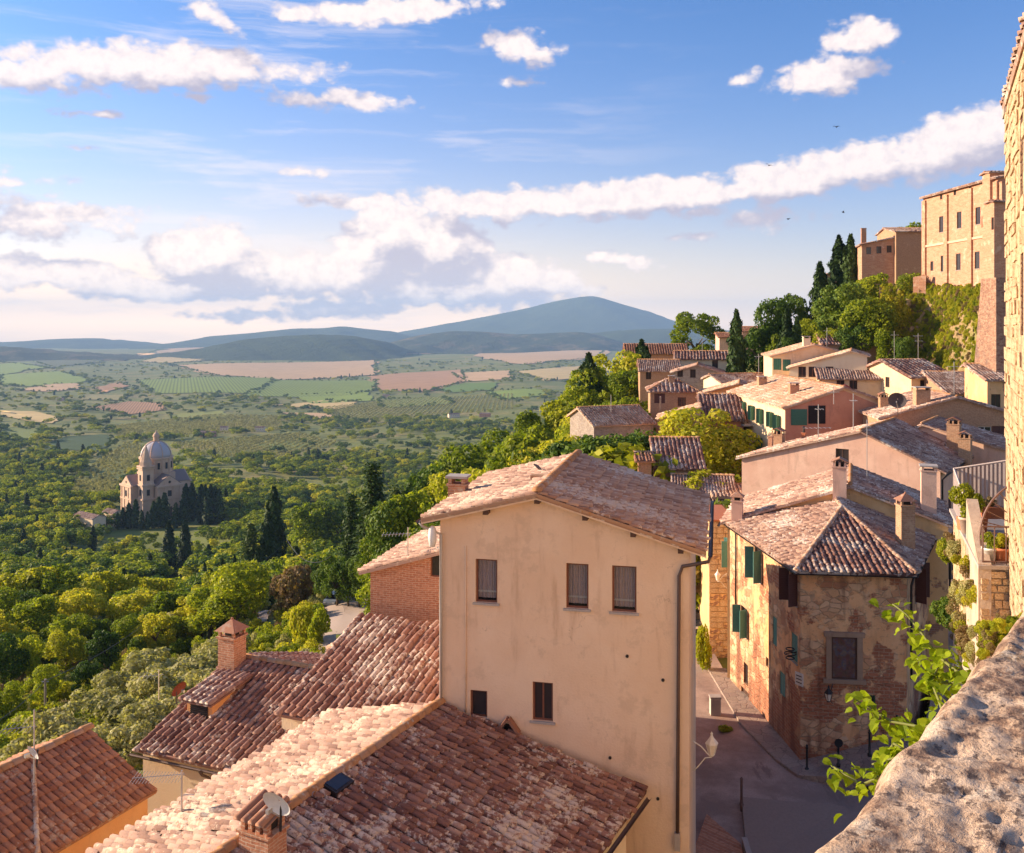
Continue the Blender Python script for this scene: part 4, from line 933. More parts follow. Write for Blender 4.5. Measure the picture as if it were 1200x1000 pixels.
# stone quoin flank beyond the corner house, built of single blocks
Qh = House('stone_flank', 'narrow wall of large squared stone blocks with slab top left of the corner house', *corner(831,610,61)[:2], -3, 1.55, 5, cat='wall', base=-24)
ztop = Qh.Z(-12.9); mb = MB(); mb.bb(.02,1.53,.04,5,0,ztop); mb.build('wall', [W_WARM], Qh.root)
blk = []
for k in range(4):
    mb = MB(); mb.box((0,0,0), (1,1,1), jit=.035); blk.append(mb.build('stone_block', [FIELDSTONE] if k else [W_WARM]).data)
for o in [o for o in COL.objects if o.name.startswith('stone_block')]: bpy.data.objects.remove(o)
def block(parent, c, size, rot=None, kinds=blk, name='stone_block'):
    o = bpy.data.objects.new(name, rnd.choice(kinds)); COL.objects.link(o); o.parent = parent
    o.location = c; o.scale = size
    if rot is not None: o.rotation_euler = rot
    return o
z_ = .2
while z_ < ztop-.3:
    h_ = rnd.uniform(.30,.42); x_ = 0
    while x_ < 1.5:
        w_ = min(rnd.uniform(.42,.75), 1.55-x_); w_ = 1.55-x_ if 1.55-x_-w_ < .25 else w_
        block(Qh.root, (x_+w_/2, .04, z_+h_/2), (w_-.035, .16, h_-.035)); x_ += w_
    z_ += h_
mb = MB(); mb.bb(-.1,1.65,-.12,5,ztop,ztop+.1); mb.build('cap_slab', [TERRA], Qh.root)

I_ = House('upper_corner_house', 'taller block behind the corner house with a wide two-pitch mossy roof', 12.95, 56.45, -20, 12.1, 7.8, base=-23.5)
I_.window('left', 856, 648, .9, 1.6, WOOD_D, 'ajar', TEAL_SH); I_.window('left', 866, 660, .7, 1.1, WOOD_R); I_.window('left', 862, 740, .7, 1.4, W_ORANGE); I_.window('left', 861, 795, .8, 1.6, WOOD_R)
I_.window('left', 857, 845, 1.0, 2.4, WOOD_R, door=True); I_.window('left', 851, 810, .4, .7, WOOD_D)
I_.window('right', 1092, 645, 1.2, 2.1, WOOD_D, 'closed', BROWN_SH); I_.window('right', 1098, 705, .9, 1.8, WOOD_R)
I_.gable_y(-12.0, .575, .36, W_WARM, T_TOWN, zridge=-9.5, zr=-11.35, ovs=.4, ovf=.25, tile=(.23,.37), seg=3, jit=1.7)
I_.gutter((-.5,8,I_.Z(-12.2)),(-.5,-.2,I_.Z(-12.2)), .08, METAL_D); I_.gutter((12.55,-.2,I_.Z(-11.5)),(12.55,8,I_.Z(-11.5)), .08, METAL_D)
I_.pipe([(12.5,.3,I_.Z(-11.6)),(12.2,.3,I_.Z(-12)),(12.2,.3,I_.Z(-17))], .06, METAL_D)
I_.chimney(864, 618, .62, .62, 1.0, W_PINK, 'pyramid'); I_.chimney(984, 592, .75, .7, 1.25, W_PINK, 'tile', drop=1)
ch = Hh.chimney(1061, 640, .72, .72, 2.1, W_BRICK2, 'pyramid', drop=1)
J = House('pink_gable_house', 'broad house with a bare pink gable and one small dark window', 17.9, 73.1, -35, 14.3, 10, base=-24)
J.window('front', 987, 537, .95, 1.35, WOOD_D); J.window('right', 1113, 600, 1.1, 2.2, WOOD_D, 'closed', BROWN_SH); J.window('right', 1119.5, 588, 1.1, 1.9, WOOD_D, 'closed', BROWN_SH); J.window('right', 1117, 655, 1.0, 1.9, WOOD_R)
J.gable_y(-10.55, .63, .3, W_PINK, T_TOWN, zridge=-7.95, zr=-10.25, ovs=.45, ovf=.25, tile=(.25,.4), seg=3, jit=1.6)
for f_ in J.root.children:
    if f_.name.startswith('wall'): pass
J.gutter((14.8,-.25,J.Z(-10.45)),(14.8,10.2,J.Z(-10.45)), .08, METAL_D); J.pipe([(14.75,.3,J.Z(-10.5)),(14.4,.2,J.Z(-10.9)),(14.4,.2,J.Z(-16))], .06, METAL_D)
I_.chimney(1088, 601, .8, .8, 2.4, W_PINK, 'slab', drop=2); J.chimney(1131, 541, .85, .85, 1.6, W_BRICK2, 'tile'); J.chimney(1118, 528, .9, .9, 2.0, W_BRICK2, 'tile')
J.chimney(912, 505, .9, .8, .9, W_BRICK2, 'tile'); J.chimney(903, 522, .35, .3, .9, W_BRICK, 'none'); J.chimney(942, 512, .3, .3, .5, TERRA, 'pipe')
J2 = House('raised_roof_house', 'small raised grey plastered block on the roofs beside the twin chimneys', *corner(1052,515,76)[:2], -35, 8.5, 6, base=-20)
J2.gable_y(corner(1052,515,76)[2], .22, .3, W_PINK, T_TOWN, zr=-9.9, zridge=-8.2, ovs=.3, tile=(.26,.42))
K = House('brown_brick_gable_house', 'wide brown brick gable house right of the pink gable', *corner(1033,490,82)[:2], -6, 12.5, 9, base=-22)
K.window('front', 1154, 511, 1.1, 1.6, WHITE); K.window('front', 1171, 511, 1.2, 1.7, WOOD_D, 'closed', BROWN_SH); K.window('left', 1010, 497, .8, 1.1, WOOD_R)
K.gable_y(corner(1033,490,82)[2], .50, .29, W_BRICK2, T_TOWN, ovs=.4, tile=(.27,.42), jit=1.6)
K.chimney(1080, 474, 1.2, 1.0, 1.2, W_BRICK2, 'slab'); K.chimney(1035, 478, .7, .7, .9, W_BRICK2, 'tile')

# ------------------------------------------------------------------ the town beyond
def town(name, label, px, py, Y, yaw, w, d, kind, wm, rm=T_TOWN, pitch=.3, r=.5, wins=(), ch=(), hip=(0,0), tile=(.3,.5), drop=9, group='houses of the old town', **kw):
    x, y, z = corner(px, py, Y); h = House(name, label, x, y, yaw, w, d, base=z-drop, group=group)
    for wi in wins: h.window(*wi[:3], **(wi[3] if len(wi) > 3 else {}))
    if kind == 'y': h.gable_y(z, r, pitch, wm, rm, tile=tile, jit=1.5, **kw)
    else: h.gable_x(z, r, pitch, wm, rm, tile=tile, jit=1.5, hip=hip, **kw)
    for c_ in ch: h.chimney(*c_)
    return h
gs_ = dict(w=.9, h=1.5, shut='ajar', shmat=GREEN_SH, frame=WHITE)
MH = town('yellow_house', 'yellow house with green shutters and a brick red gable wall', 920, 478, 88, 1.5, 10, 20, 'y', W_YELLOW, T_PALE, .33, .55,
     [('left',862,472,gs_),('left',873,479,gs_),('left',883,484,gs_),('left',893,488,gs_),('left',905,492,gs_),('left',913,496,gs_),('left',864,512,gs_),('left',875,516,gs_),('left',892,522,gs_),('left',910,528,gs_)],
     [(930,462,.9,.7,.8,W_BRICK,'slab'),(893,452,.9,.7,.7,W_BRICK2,'slab')], drop=14)
u0, z0 = MH.hit('front', 921, 520); mb = MB(); zf_ = MH.Z(corner(920,478,88)[2]); mb.add([(0.02,-.06,0),(9.9,-.06,0),(9.9,-.06,zf_-.2),(5.5,-.06,zf_+1.62),(0.02,-.06,zf_-.15)], [(0,1,2,3,4)]); mb.build('red_gable_wall', [W_RED], MH.root)
MH2 = MB(); u1, z1 = MH.hit('front', 937, 490)
for (pxx, pyy, ww, hh, mm) in ((936,489,1.5,1.5,GREEN_SH),(957,486,1.6,1.7,DARKIN)):
    uu, zz = MH.hit('front', pxx, pyy); mb = MB(); mb.bb(uu-ww/2,uu+ww/2,-.12,-.03,zz-hh/2,zz+hh/2); fr_ = mb.build('window', [mm], MH.root)
    mb = MB()
    for k in range(10): mb.bb(uu-ww/2+.06,uu+ww/2-.06,-.15,-.12,zz-hh/2+.06+k*(hh-.1)/10,zz-hh/2+.06+(k+.6)*(hh-.1)/10)
    mb.build('shutter', [mm], fr_)
# balcony on the yellow wall
ub, zb_ = MH.hit('left', 872, 494); fo, ud, nn, L = MH.frame('left'); mb = MB(); mb.slab([fo+ud*(ub-3)+Vector((0,0,zb_-.15)), fo+ud*(ub+3.5)+Vector((0,0,zb_-.15)), fo+ud*(ub+3.5)+nn*1.0+Vector((0,0,zb_-.15)), fo+ud*(ub-3)+nn*1.0+Vector((0,0,zb_-.15))], (0,0,.15)); bal = mb.build('balcony', [CONC], MH.root)
mb = MB()
for k in range(27): q_ = fo+ud*(ub-3+k*.25)+nn*.95; mb.tube([q_+Vector((0,0,zb_)), q_+Vector((0,0,zb_+1))], .02, 4)
mb.tube([fo+ud*(ub-3)+nn*.95+Vector((0,0,zb_+1)), fo+ud*(ub+3.5)+nn*.95+Vector((0,0,zb_+1))], .035, 4); mb.build('balcony_rail', [METAL_D], bal)
w1 = dict(w=.8, h=1.2, frame=WOOD_D); w2 = dict(w=.9, h=1.3, frame=WOOD_R); w3 = dict(w=1.0, h=1.5, shut='closed', shmat=GREEN_SH)
town('striped_roof_house', 'pale stone house with a boldly striped tile roof at the right of the upper row', 1068, 443, 105, 12, 5.2, 11, 'x', W_YELLOW, T_OLD, .3, .5, [('left',1040,448,w1),('left',1028,446,w1),('left',1015,444,w1),('front',1082,452,w1)], tile=(.55,.6), ovs=.4)
town('long_roof_house', 'house with a long pale roof above red parasols in the upper row', 960, 444, 112, -12, 12, 9, 'x', W_YELLOW, T_TOWN, .34, .55, [('front',985,448,w2),('front',1000,450,w2)], [(1010,424,.9,.7,.8,W_BRICK2,'slab')])
town('green_shutter_house', 'small yellowish house with light green shutters in the upper row', 905, 418, 124, -8, 9, 9, 'y', W_YELLOW, T_PALE, .28, .6, [('front',911,427,w3),('front',922,428,w3)], [(945,410,.9,.8,1.0,W_PALE,'slab')])
town('middle_roof_house', 'pale house under the middle slanting roof of the upper row', 925, 432, 116, -20, 9, 8, 'y', W_PALE, T_PALE, .3, .8, [('front',940,436,w2),('front',952,436,w2),('front',972,436,w2)])
town('crest_roof_house', 'highest dark roof of the upper row below the trees', 965, 404, 134, -6, 12, 8, 'x', W_BRICK2, T_OLD, .3, .5, [], [(1042,401,.9,.8,1.1,W_BRICK2,'tile')], tile=(.45,.6))
town('brown_flank_house', 'brown low house between the striped roof and the buttress', 1112, 462, 98, -5, 7, 8, 'x', W_BRICK2, T_TOWN, .25, .9, [('front',1125,472,w1)])
town('pale_buttress_house', 'pale plastered low house at the foot of the brick buttress', 1157, 446, 84, -8, 6, 6, 'x', W_WARM, T_TOWN, .2, .9, [('front',1167,470,w1)], drop=6)
town('brick_pavilion_house', 'square brick house with a striped hipped roof in the middle town', 762, 459, 115, -6, 5.6, 6.5, 'x', W_BRICK2, T_OLD, .36, .5, [('front',773,467,dict(w=1.3,h=1.2,shut='closed',shmat=BROWN_SH)),('front',799,471,dict(w=1.0,h=1.1,frame=WOOD_R))], [(787,449,.7,.6,.6,W_BRICK2,'slab')], hip=(2.2,2.2), tile=(.5,.6))
town('long_low_house', 'long low stone house stretching below the brick pavilion house', 696, 499, 102, 22, 7.4, 6, 'x', W_GREY, T_PALE, .42, .6, [])
town('salmon_house', 'small house with salmon gable and yellow side above the round tree', 773, 492, 98, -10, 4.2, 5, 'y', W_PINK, T_PALE, .3, 1.0, [('left',767,500,w2)], ovs=.3)
town('coral_house', 'coral plastered house tucked left of the yellow house', 821, 462, 112, -14, 5, 6, 'y', W_ORANGE, T_PALE, .28, .9, [('left',818,470,w2)])
town('sloping_porch_house', 'low house with striped porch roof below the coral house', 824, 492, 100, -6, 4.2, 5, 'x', W_RED, T_OLD, .5, .9, [], tile=(.42,.55))
town('shed_house', 'small brick shed house with striped dark roof among shrubs', 768, 548, 80, -4, 4.1, 4.6, 'x', W_BRICK2, T_OLD, .43, .95, [], tile=(.36,.5), ovs=.2)
town('red_annex', 'narrow red brick annex left of the striped shed', 748, 541, 79, -4, 1.1, 3, 'x', W_BRICK, T_ORANGE, .1, .9, [])
town('grey_gable_house', 'grey stone gable house below the white house', 788, 437, 135, -12, 7.0, 7, 'y', W_GREY, T_TOWN, .3, .5, [('front',797,437,w1),('front',812,438,w1)])
town('white_end_house', 'house with a white end wall and striped roof left of the tall cypress', 791, 421, 150, -10, 8.4, 7, 'x', W_PALE, T_OLD, .3, .5, [('front',838,428,dict(w=.9,h=1.6,frame=WOOD_D))], tile=(.5,.6))
town('long_red_house', 'long red roofed house on the crest against the far hills', 733, 415, 190, -4, 12.5, 8, 'x', W_RED, T_ORANGE, .45, .5, [('front',740,423,w1),('front',757,424,w1),('front',785,424,w1)], tile=(.5,.6), drop=6)
town('tall_pink_house', 'tall plain pink house right of the tall cypress', 870, 389, 190, -5, 7, 8, 'x', W_PINK, T_ORANGE, .12, .9, [('front',880,400,w1)], drop=8)
town('small_pink_house', 'smaller pink house left of the tall cypress', 843, 396, 188, -5, 4.6, 6, 'x', W_PINK, T_ORANGE, .15, .9, [], drop=8)
town('left_edge_house', 'small brown house at the left edge of the middle town', 750, 435, 142, -5, 6, 6, 'x', W_BRICK2, T_TOWN, .4, .6, [('front',760,440,w1)], drop=7)
town('strip_roof_house', 'narrow long roof rising below the tall cypress', 846, 449, 128, 18, 8, 5, 'x', W_PALE, T_TOWN, .3, .6, [])
town('terrace_pink_house', 'low pink terrace wall house with balcony slab beside the pink gable', 838, 583, 74, -6, 3.2, 4, 'x', W_PINK, T_PALE, .08, .9, [], drop=10)
OH = House('orange_street_house', 'orange plastered street house seen past the cream eaves', *corner(792,640,74)[:2], -8, 4.6, 9, base=-23)
OH.window('front', 821, 672, 1.1, 2.3, WOOD_R, door=True); OH.window('front', 805, 672, 1.0, 1.6, WOOD_R)
OH.gable_x(-14.2, .5, .3, W_ORANGE, T_TOWN)
BH = House('hidden_lane_house', 'plain house hidden behind the cream house along the street', 1.0, 44, -8, 6.5, 8.5, base=-24); BH.gable_x(-11.6, .5, .3, W_WARM, T_TOWN)  # unseen house, added to cast a shadow on the corner house

# ------------------------------------------------------------------ the upper right: palace, houses on the rock, tower house
PAL = House('palace', 'large brick palace with rows of small windows on the cliff top', 62.6, 121, 2.4, 14, 20, cat='palace', base=-3)
pw = dict(w=1.25, h=2.3, frame=WOOD_D, sill=CONC)
for (px, py) in ((1146,253),(1124,258),(1103,263),(1145,305),(1123,307),(1105,309),(1137,222),(1119,226),(1103,231)):
    PAL.window('left', px, py, **(pw if py > 240 else dict(w=.7,h=.7,frame=WOOD_D)))
PAL.window('left', 1092, 312, .9, 1.4, WOOD_D); PAL.window('left', 1159, 318, .9, 2.0, WOOD_D); PAL.window('left', 1152, 260, .7, 1.5, WOOD_D)
PAL.gable_y(18.6, .5, .18, W_PALACE, T_TOWN, tile=(.5,.7), ovs=.5, ovf=.4)
mb = MB()
for y_ in (.3, 6.5, 13, 19.5): mb.bb(-.25, -.002, y_-.5, y_+.5, 0, PAL.Z(18.2))
mb.build('pilaster', [W_PALACE], PAL.root)
mb = MB(); mb.bb(-.18,-.002,0,20,PAL.Z(11.2),PAL.Z(11.5)); mb.build('string_course', [TRAV], PAL.root)
AX = House('palace_wing', 'tall narrow wing at the near end of the palace', *corner(1160,203,121.8)[:2], 2, 4, 1.8, cat='palace wing', base=-3); AX.gable_x(corner(1160,203,121.8)[2], .5, .15, W_PALACE, T_TOWN, tile=(.5,.7))
AX2 = House('palace_wing', 'lower narrow wing between the palace and the tower house', *corner(1165,237,119.8)[:2], 2, 5, 1.6, cat='palace wing', base=-3); AX2.window('left', 1164, 262, .6, 1.6, WOOD_D); AX2.gable_x(corner(1165,237,119.8)[2], .5, .15, W_PALACE, T_TOWN, tile=(.5,.7)); AX2.chimney(1176, 236, 1.0, 1.0, 2.4, W_PALACE, 'none', drop=2)
town('cliff_top_house', 'brick house with low gable left of the palace on the cliff', 1050, 272, 158, -4, 9, 10, 'x', W_BRICK2, T_TOWN, .18, .6, [], drop=10, group='houses on the cliff top')
town('cliff_chimney_house', 'stepped pale brick house with slim chimney left of the palace', 1010, 287, 160, -12, 7, 9, 'y', W_PALACE, T_TOWN, .2, .9, [('front',1018,294,w1),('front',1030,293,w1),('front',1042,292,w1)], [(1012,284,.8,.8,2.6,W_BRICK,'none')], drop=10, group='houses on the cliff top')
town('small_cliff_house', 'small pale house among cypresses on the cliff', 968, 322, 172, -14, 7.2, 8, 'y', W_PALACE, T_TOWN, .25, .75, [('front',975,330,w1),('front',985,328,w1),('front',995,326,w1)], drop=7, group='houses on the cliff top')
mb = MB(); mb.slab([P(1070,352,138.6),P(1085,350,137.6),P(1085,322,137.6),P(1070,325,138.6)], (.3,.6,0)); tag(mb.build('cliff_wall', [W_PALACE]), 'low pale wall at the left foot of the palace', 'wall')
mb = MB(); mb.box(P(1167,395,88)+Vector((0,0,-1.5)), (2.5,5,14.0), taper=.55); tag(mb.build('brick_buttress', [rubble('buttress_stone', [(.26,.13,.09),(.36,.2,.13),(.44,.28,.19)], (.38,.26,.18), 3.4, 1.8)]), 'tall tapering dark brick buttress beside the tower house', 'buttress')

TH = House('tower_house', 'tall sunlit stone house cut by the right edge of the view', 12.75-12*.416, 24.25-12*.91, -24.6, 6, 12, base=-16)
TH.window('left', 1197, 182, .7, 1.7, WOOD_R, 'closed', BROWN_SH); TH.window('left', 1197.5, 345, .75, 1.7, WOOD_R, 'closed', BROWN_SH); TH.window_at('left', .55, TH.Z(-3.6), .3, .9, WOOD_D)
TH.gable_y(5.55, .5, .32, W_STONE, T_TOWN, ovs=.08, ovf=.3, tile=(.2,.36), seg=5)
mb = MB(); mb.bb(-.07,.0,11.6,12.25,TH.Z(5.3),TH.Z(5.5)); mb.build('eave_stone', [CONC], TH.root)
# single proud stones on the sunlit wall
fo, ud, nn, L = TH.frame('left'); z_ = TH.Z(-7)
stn = []
for k in range(6):
    mb = MB(); mb.box((0,0,0), (1,1,1), jit=.09); stn.append(mb.build('stone', [FIELDSTONE]).data)
for o in [o for o in COL.objects if o.name.split('.')[0] == 'stone' and o.parent is None]: bpy.data.objects.remove(o)
hl = TH.holes['left']; cnt = 0
while z_ < TH.Z(5.2) and cnt < 300:
    h_ = rnd.uniform(.22,.36); a_ = .0
    while a_ < 5.8 and cnt < 300:
        w_ = rnd.uniform(.35,.75)
        if not any(h0-.1 < a_+w_ and a_ < h1+.1 and h2-.1 < z_+h_ and z_ < h3+.1 for h0,h1,h2,h3 in hl) and rnd.random() < .62:
            block(TH.root, fo+ud*(a_+w_/2)+Vector((0,0,z_+h_/2))+nn*-.012, (.10, w_-.05, h_-.045), kinds=stn, name='stone'); cnt += 1
        a_ += w_
    z_ += h_

# ------------------------------------------------------------------ haze: the air over the valley
hzb = MB(); hzb.bb(-24000, 24000, -400, 21000, -440, 475)
m = bpy.data.materials.new('haze_air'); m.use_nodes = True; g = NT(m.node_tree); g.n.remove(g.n['Principled BSDF'])
pv_ = g.node('ShaderNodeVolumePrincipled', {'Color': (.42,.66,1.0), 'Density': 5.6e-5, 'Anisotropy': .0}); g.l.new(pv_.outputs[0], g.n['Material Output'].inputs['Volume'])
tag(hzb.build('haze', [m]), kind='stuff')

# ------------------------------------------------------------------ trees
def leaf_quads(Pn, N, ls, r, asp=.6, tdir=None):
    n = len(Pn); rv = r.normal(size=(n,3)) if tdir is None else tdir+r.normal(size=(n,3))*.35
    N = N/np.linalg.norm(N, axis=1, keepdims=True); a = np.cross(N, np.cross(rv, N)); a /= np.linalg.norm(a, axis=1, keepdims=True)+1e-9; b = np.cross(N, a)
    s = (ls*r.uniform(.6, 1.35, n))[:,None]
    V = np.stack([Pn+a*s, Pn+b*s*asp, Pn-a*s, Pn-b*s*asp], 1).reshape(-1,3)
    return V, np.arange(4*n).reshape(-1,4)
def crown_points(r, n, lobes, flatb=.25):
    C = np.array([l[:3] for l in lobes]); Rr = np.array([l[3] for l in lobes]); out = []; nn = []
    w = Rr**2; w /= w.sum()
    while sum(len(o) for o in out) < n:
        k = r.choice(len(lobes), n*2, p=w); d = r.normal(size=(n*2,3)); d[:,2] += .25; d /= np.linalg.norm(d, axis=1, keepdims=True)
        p = C[k]+d*(Rr[k]*(r.uniform(.55,1.08,n*2)**.6))[:,None]
        dist = np.linalg.norm(p[:,None]-C[None], axis=2)/Rr[None]; dist[np.arange(n*2), k] = 9
        ok = (dist.min(1) > .62); out.append(p[ok]); nn.append(d[ok])
    return np.concatenate(out)[:n], np.concatenate(nn)[:n]
def crown_broad(seed, n, ls, rx=.34, z0=.22, nl=22, open_=1.0):
    r = np.random.default_rng(seed); lobes = []
    for i in range(nl):
        t = (i+.5)/nl; z = z0+.1+(.9-z0)*.82*r.uniform(.02,1)**.85; env = math.sqrt(max(.05, 1-((z-.55)/.52)**2)); a = i*2.4+r.uniform(-.5,.5); rad = rx*env*r.uniform(.25,1)*.85
        lobes.append((rad*math.cos(a), rad*math.sin(a), z, r.uniform(.085,.165)*open_))
    p, d = crown_points(r, n, lobes); return leaf_quads(p, d+r.normal(size=p.shape)*.55, ls, r)
def crown_cypress(seed, n, ls, w=.085):
    r = np.random.default_rng(seed); z = r.uniform(.03,1,n); prof = w*np.minimum(1, (z/.18)**.6)*np.maximum(.02, 1-z**2.6)**.75*(1+.16*np.sin(z*37+seed)+.1*np.sin(z*71+2*seed))
    a = r.uniform(0, 6.283, n); prof *= (1+.22*np.sin(a*3+z*14+seed)); rr = prof*r.uniform(.72,1.08,n)
    p = np.stack([rr*np.cos(a), rr*np.sin(a), z], 1); N = np.stack([np.cos(a), np.sin(a), np.full(n,.35)],1)+r.normal(size=(n,3))*.5
    return leaf_quads(p, N, ls, r, .45, np.array([[0,0,1.0]]))
def crown_fir(seed, n, ls):
    r = np.random.default_rng(seed); P_ = []; N_ = []
    for k in range(150):
        z = .12+.86*(k/150)**.9; L = .25*(1-z)**.8+.015; a = k*2.39996; L *= r.uniform(.75,1.1); m_ = max(3, int(n/150*(L/.14)))
        t = r.uniform(.1,1,m_); droop = -.12*t*t*L/.2
        x = t*L; y = r.normal(0,.022+.02*t,m_); P_.append(np.stack([x*math.cos(a)-y*math.sin(a), x*math.sin(a)+y*math.cos(a), z+droop+r.normal(0,.008,m_)],1)); N_.append(np.stack([np.full(m_,math.cos(a)*.4), np.full(m_,math.sin(a)*.4), np.full(m_,1.0)],1))
    p = np.concatenate(P_); return leaf_quads(p, np.concatenate(N_)+r.normal(size=p.shape)*.45, ls, r, .4)
def crown_bush(seed, n, ls):
    r = np.random.default_rng(seed); lobes = []
    for i in range(11):
        a = r.uniform(0,6.28); rad = r.uniform(0,.42); lobes.append((rad*math.cos(a), rad*math.sin(a), r.uniform(.2,.72), r.uniform(.18,.3)))
    p, d = crown_points(r, n, lobes); p[:,2] = np.abs(p[:,2]); return leaf_quads(p, d+r.normal(size=p.shape)*.6, ls, r)
def trunk_mesh(seed, th=.5, r0=.03, limbs=4, lean=.03):
    rr = random.Random(seed); mb = MB(); mb.smooth = True
    top = Vector((rr.uniform(-lean,lean), rr.uniform(-lean,lean), th)); mid = Vector((rr.uniform(-lean,lean), rr.uniform(-lean,lean), th*.5))
    mb.tube([(0,0,-.12), (0,0,.02), mid, top], [r0*1.4, r0, r0*.8, r0*.5], 7)
    for k in range(limbs):
        a = k*6.283/max(1,limbs)+rr.uniform(-.4,.4); s = mid.lerp(top, rr.uniform(.1,.9)); e = s+Vector((math.cos(a)*.17, math.sin(a)*.17, rr.uniform(.12,.26)))
        mb.tube([s, s.lerp(e,.5)+Vector((0,0,.03)), e], [r0*.5, r0*.35, r0*.15], 5)
    me = bpy.data.meshes.new('trunk'); me.from_pydata(mb.v, [], mb.f); me.materials.append(BARK); me.update(); return me
def mk(name, vq, m): return quads_mesh(name, vq[0], vq[1], [m])
def variants(name, fn, mats): 
    base = fn; out = []
    for m in mats:
        for b_ in base:
            me = b_.copy(); me.materials.clear(); me.materials.append(m); out.append(me)
    return out
BR_HI = [mk('crown', crown_broad(s, 5400, .0205, rx=.29+.055*(s%4), z0=(.2,.1,.28)[s%3], nl=(14,28,19,32,12,23)[s], open_=(1.2,.82,1.0,.78,1.3,.95)[s]), L_BROAD) for s in range(6)]
BR_LO = [mk('crown', crown_broad(s+20, 1500, .036, rx=.38+.06*(s%3), nl=16), L_BROAD) for s in range(5)]
CROWNS = {'broad': {m.name: variants('c', BR_HI, [m]) for m in (L_BROAD, L_DARK, L_YELL)}, 'broad_lo': {m.name: variants('c', BR_LO, [m]) for m in (L_BROAD, L_DARK, L_YELL)}}
CYP_HI = [mk('crown', crown_cypress(s, 3400, .024), L_CYP) for s in range(3)]; CYP_LO = [mk('crown', crown_cypress(s+9, 900, .042), L_CYP) for s in range(4)]
FIRS = [mk('crown', crown_fir(s, 5200, .022), L_FIR) for s in range(2)]
OLI = [mk('crown', crown_broad(s+50, 3000, .032, rx=.52, z0=.12, nl=16, open_=1.25), L_OLIVE) for s in range(3)]
BUSH = [mk('crown', crown_bush(s, 2600, .045), L_BROAD) for s in range(3)]
BUSHM = {m.name: variants('b', BUSH, [m]) for m in (L_BROAD, L_YELL, L_DARK, L_OLIVE, L_DRY)}
TR_B = [trunk_mesh(s) for s in range(3)]; TR_C = trunk_mesh(9, .3, .012, 0, .003); TR_F = trunk_mesh(8, .8, .018, 0, .005); TR_O = [trunk_mesh(s+5, .42, .05, 3, .08) for s in range(2)]
TREES = []   # (X, Y, radius)
CORR = []    # sight corridors kept open in front of the cypresses
count = {}
def place(px, py):
    if px > 870: return 'on the wooded bank under the palace cliff'
    if py > 640:
        if px < 90: return 'at the left edge of the lower wooded slope'
        if px < 200: return 'on the lower slope above the olive trees'
        if px < 300: return 'on the slope between the church and the dormer house'
        return 'beside the small road by the car park'
    if px > 600 and py > 500: return 'on the bank just behind the cream house roof'
    if px > 590: return 'on the left flank of the old town'
    if px > 430 and py > 470: return 'on the hillside between the cream house and the valley'
    if px < 140 and py > 520: return 'in the woods left of the domed church'
    if 140 <= px < 300 and py > 560: return 'close below the domed church'
    if px >= 230 and py > 500: return 'in the woods right of the domed church'
    if py > 500: return 'between the domed church and the vineyards'
    return 'far out among the valley fields'
TONE = {'leaf_green': 'mid green', 'leaf_dark': 'dark green', 'leaf_yellow_green': 'yellow green'}
def tree(kind, X, Y, H, m=None, wide=1.0, label=None, hi=None, sink=.0, group=None, z=None):
    z = gz(X, Y) if z is None else z; px, py = HX+F*X/Y, HY-F*(z+H)/Y
    hi = (H*F/Y > 42) if hi is None else hi
    nm = {'broad': 'broadleaf_tree', 'cypress': 'cypress_tree', 'fir': 'fir_tree', 'olive': 'olive_tree', 'bush': 'bush'}[kind]
    where = place(px, py); big = H*F/Y*(wide if kind == 'broad' else 1)
    if label is None:
        sz = 'large ' if big > 95 else 'small ' if big < 45 else ''; tone = sz+TONE.get(m.name if m else '', 'silvery'); word = {'broad': 'leafy tree', 'cypress': 'slim dark cypress', 'fir': 'dark fir', 'olive': 'olive tree', 'bush': 'rounded bush'}[kind]
        label = f'{tone} {word} {where}' if kind in ('broad', 'olive', 'bush') else f'{word} {where}'; group = group or f'{tone} {word}s {where}'
    if kind == 'broad': cm = rnd.choice(CROWNS['broad' if hi else 'broad_lo'][(m or L_BROAD).name]); tm = rnd.choice(TR_B)
    elif kind == 'cypress': cm = rnd.choice(CYP_HI if hi else CYP_LO); tm = TR_C
    elif kind == 'fir': cm = rnd.choice(FIRS); tm = TR_F
    elif kind == 'olive': cm = rnd.choice(OLI); tm = rnd.choice(TR_O)
    else: cm = rnd.choice(BUSHM[(m or L_BROAD).name]); tm = None
    sc = (H*wide*rnd.uniform(.92,1.08), H*wide*rnd.uniform(.92,1.08), H); rot = rnd.uniform(0, 6.28)
    if hi and tm:
        t = thing(nm, label, nm.replace('_tree', ' tree').replace('broadleaf tree', 'tree'), (X, Y, z-sink), rot, group); t.scale = sc
        mesh_obj('trunk', tm, t); mesh_obj('crown', cm, t)
    else:
        t = mesh_obj(nm, cm); t.location = (X, Y, z-sink); t.rotation_euler = (0, 0, rot); t.scale = sc; tag(t, label, 'bush' if kind == 'bush' else nm.replace('_tree', ' tree').replace('broadleaf tree', 'tree'), group)
    count[nm] = count.get(nm, 0)+1; TREES.append((X, Y, H*.33*wide)); return t
def hero(kind, px, pyt, Y, m=None, wide=1.0, label=None, hmin=3, hmax=26, **k):
    if kind == 'cypress' and px < 330 and Y < 500: CORR.append((px, 11, Y*.62, Y)); k['hi'] = True
    X = (px-HX)/F*Y; zt = (HY-pyt)/F*Y; z = gz(X, Y); H = min(hmax, max(hmin, zt-z)); return tree(kind, X, Y, H, m, wide, label, sink=max(0, z+H-zt) if zt-z < H else 0, **k)
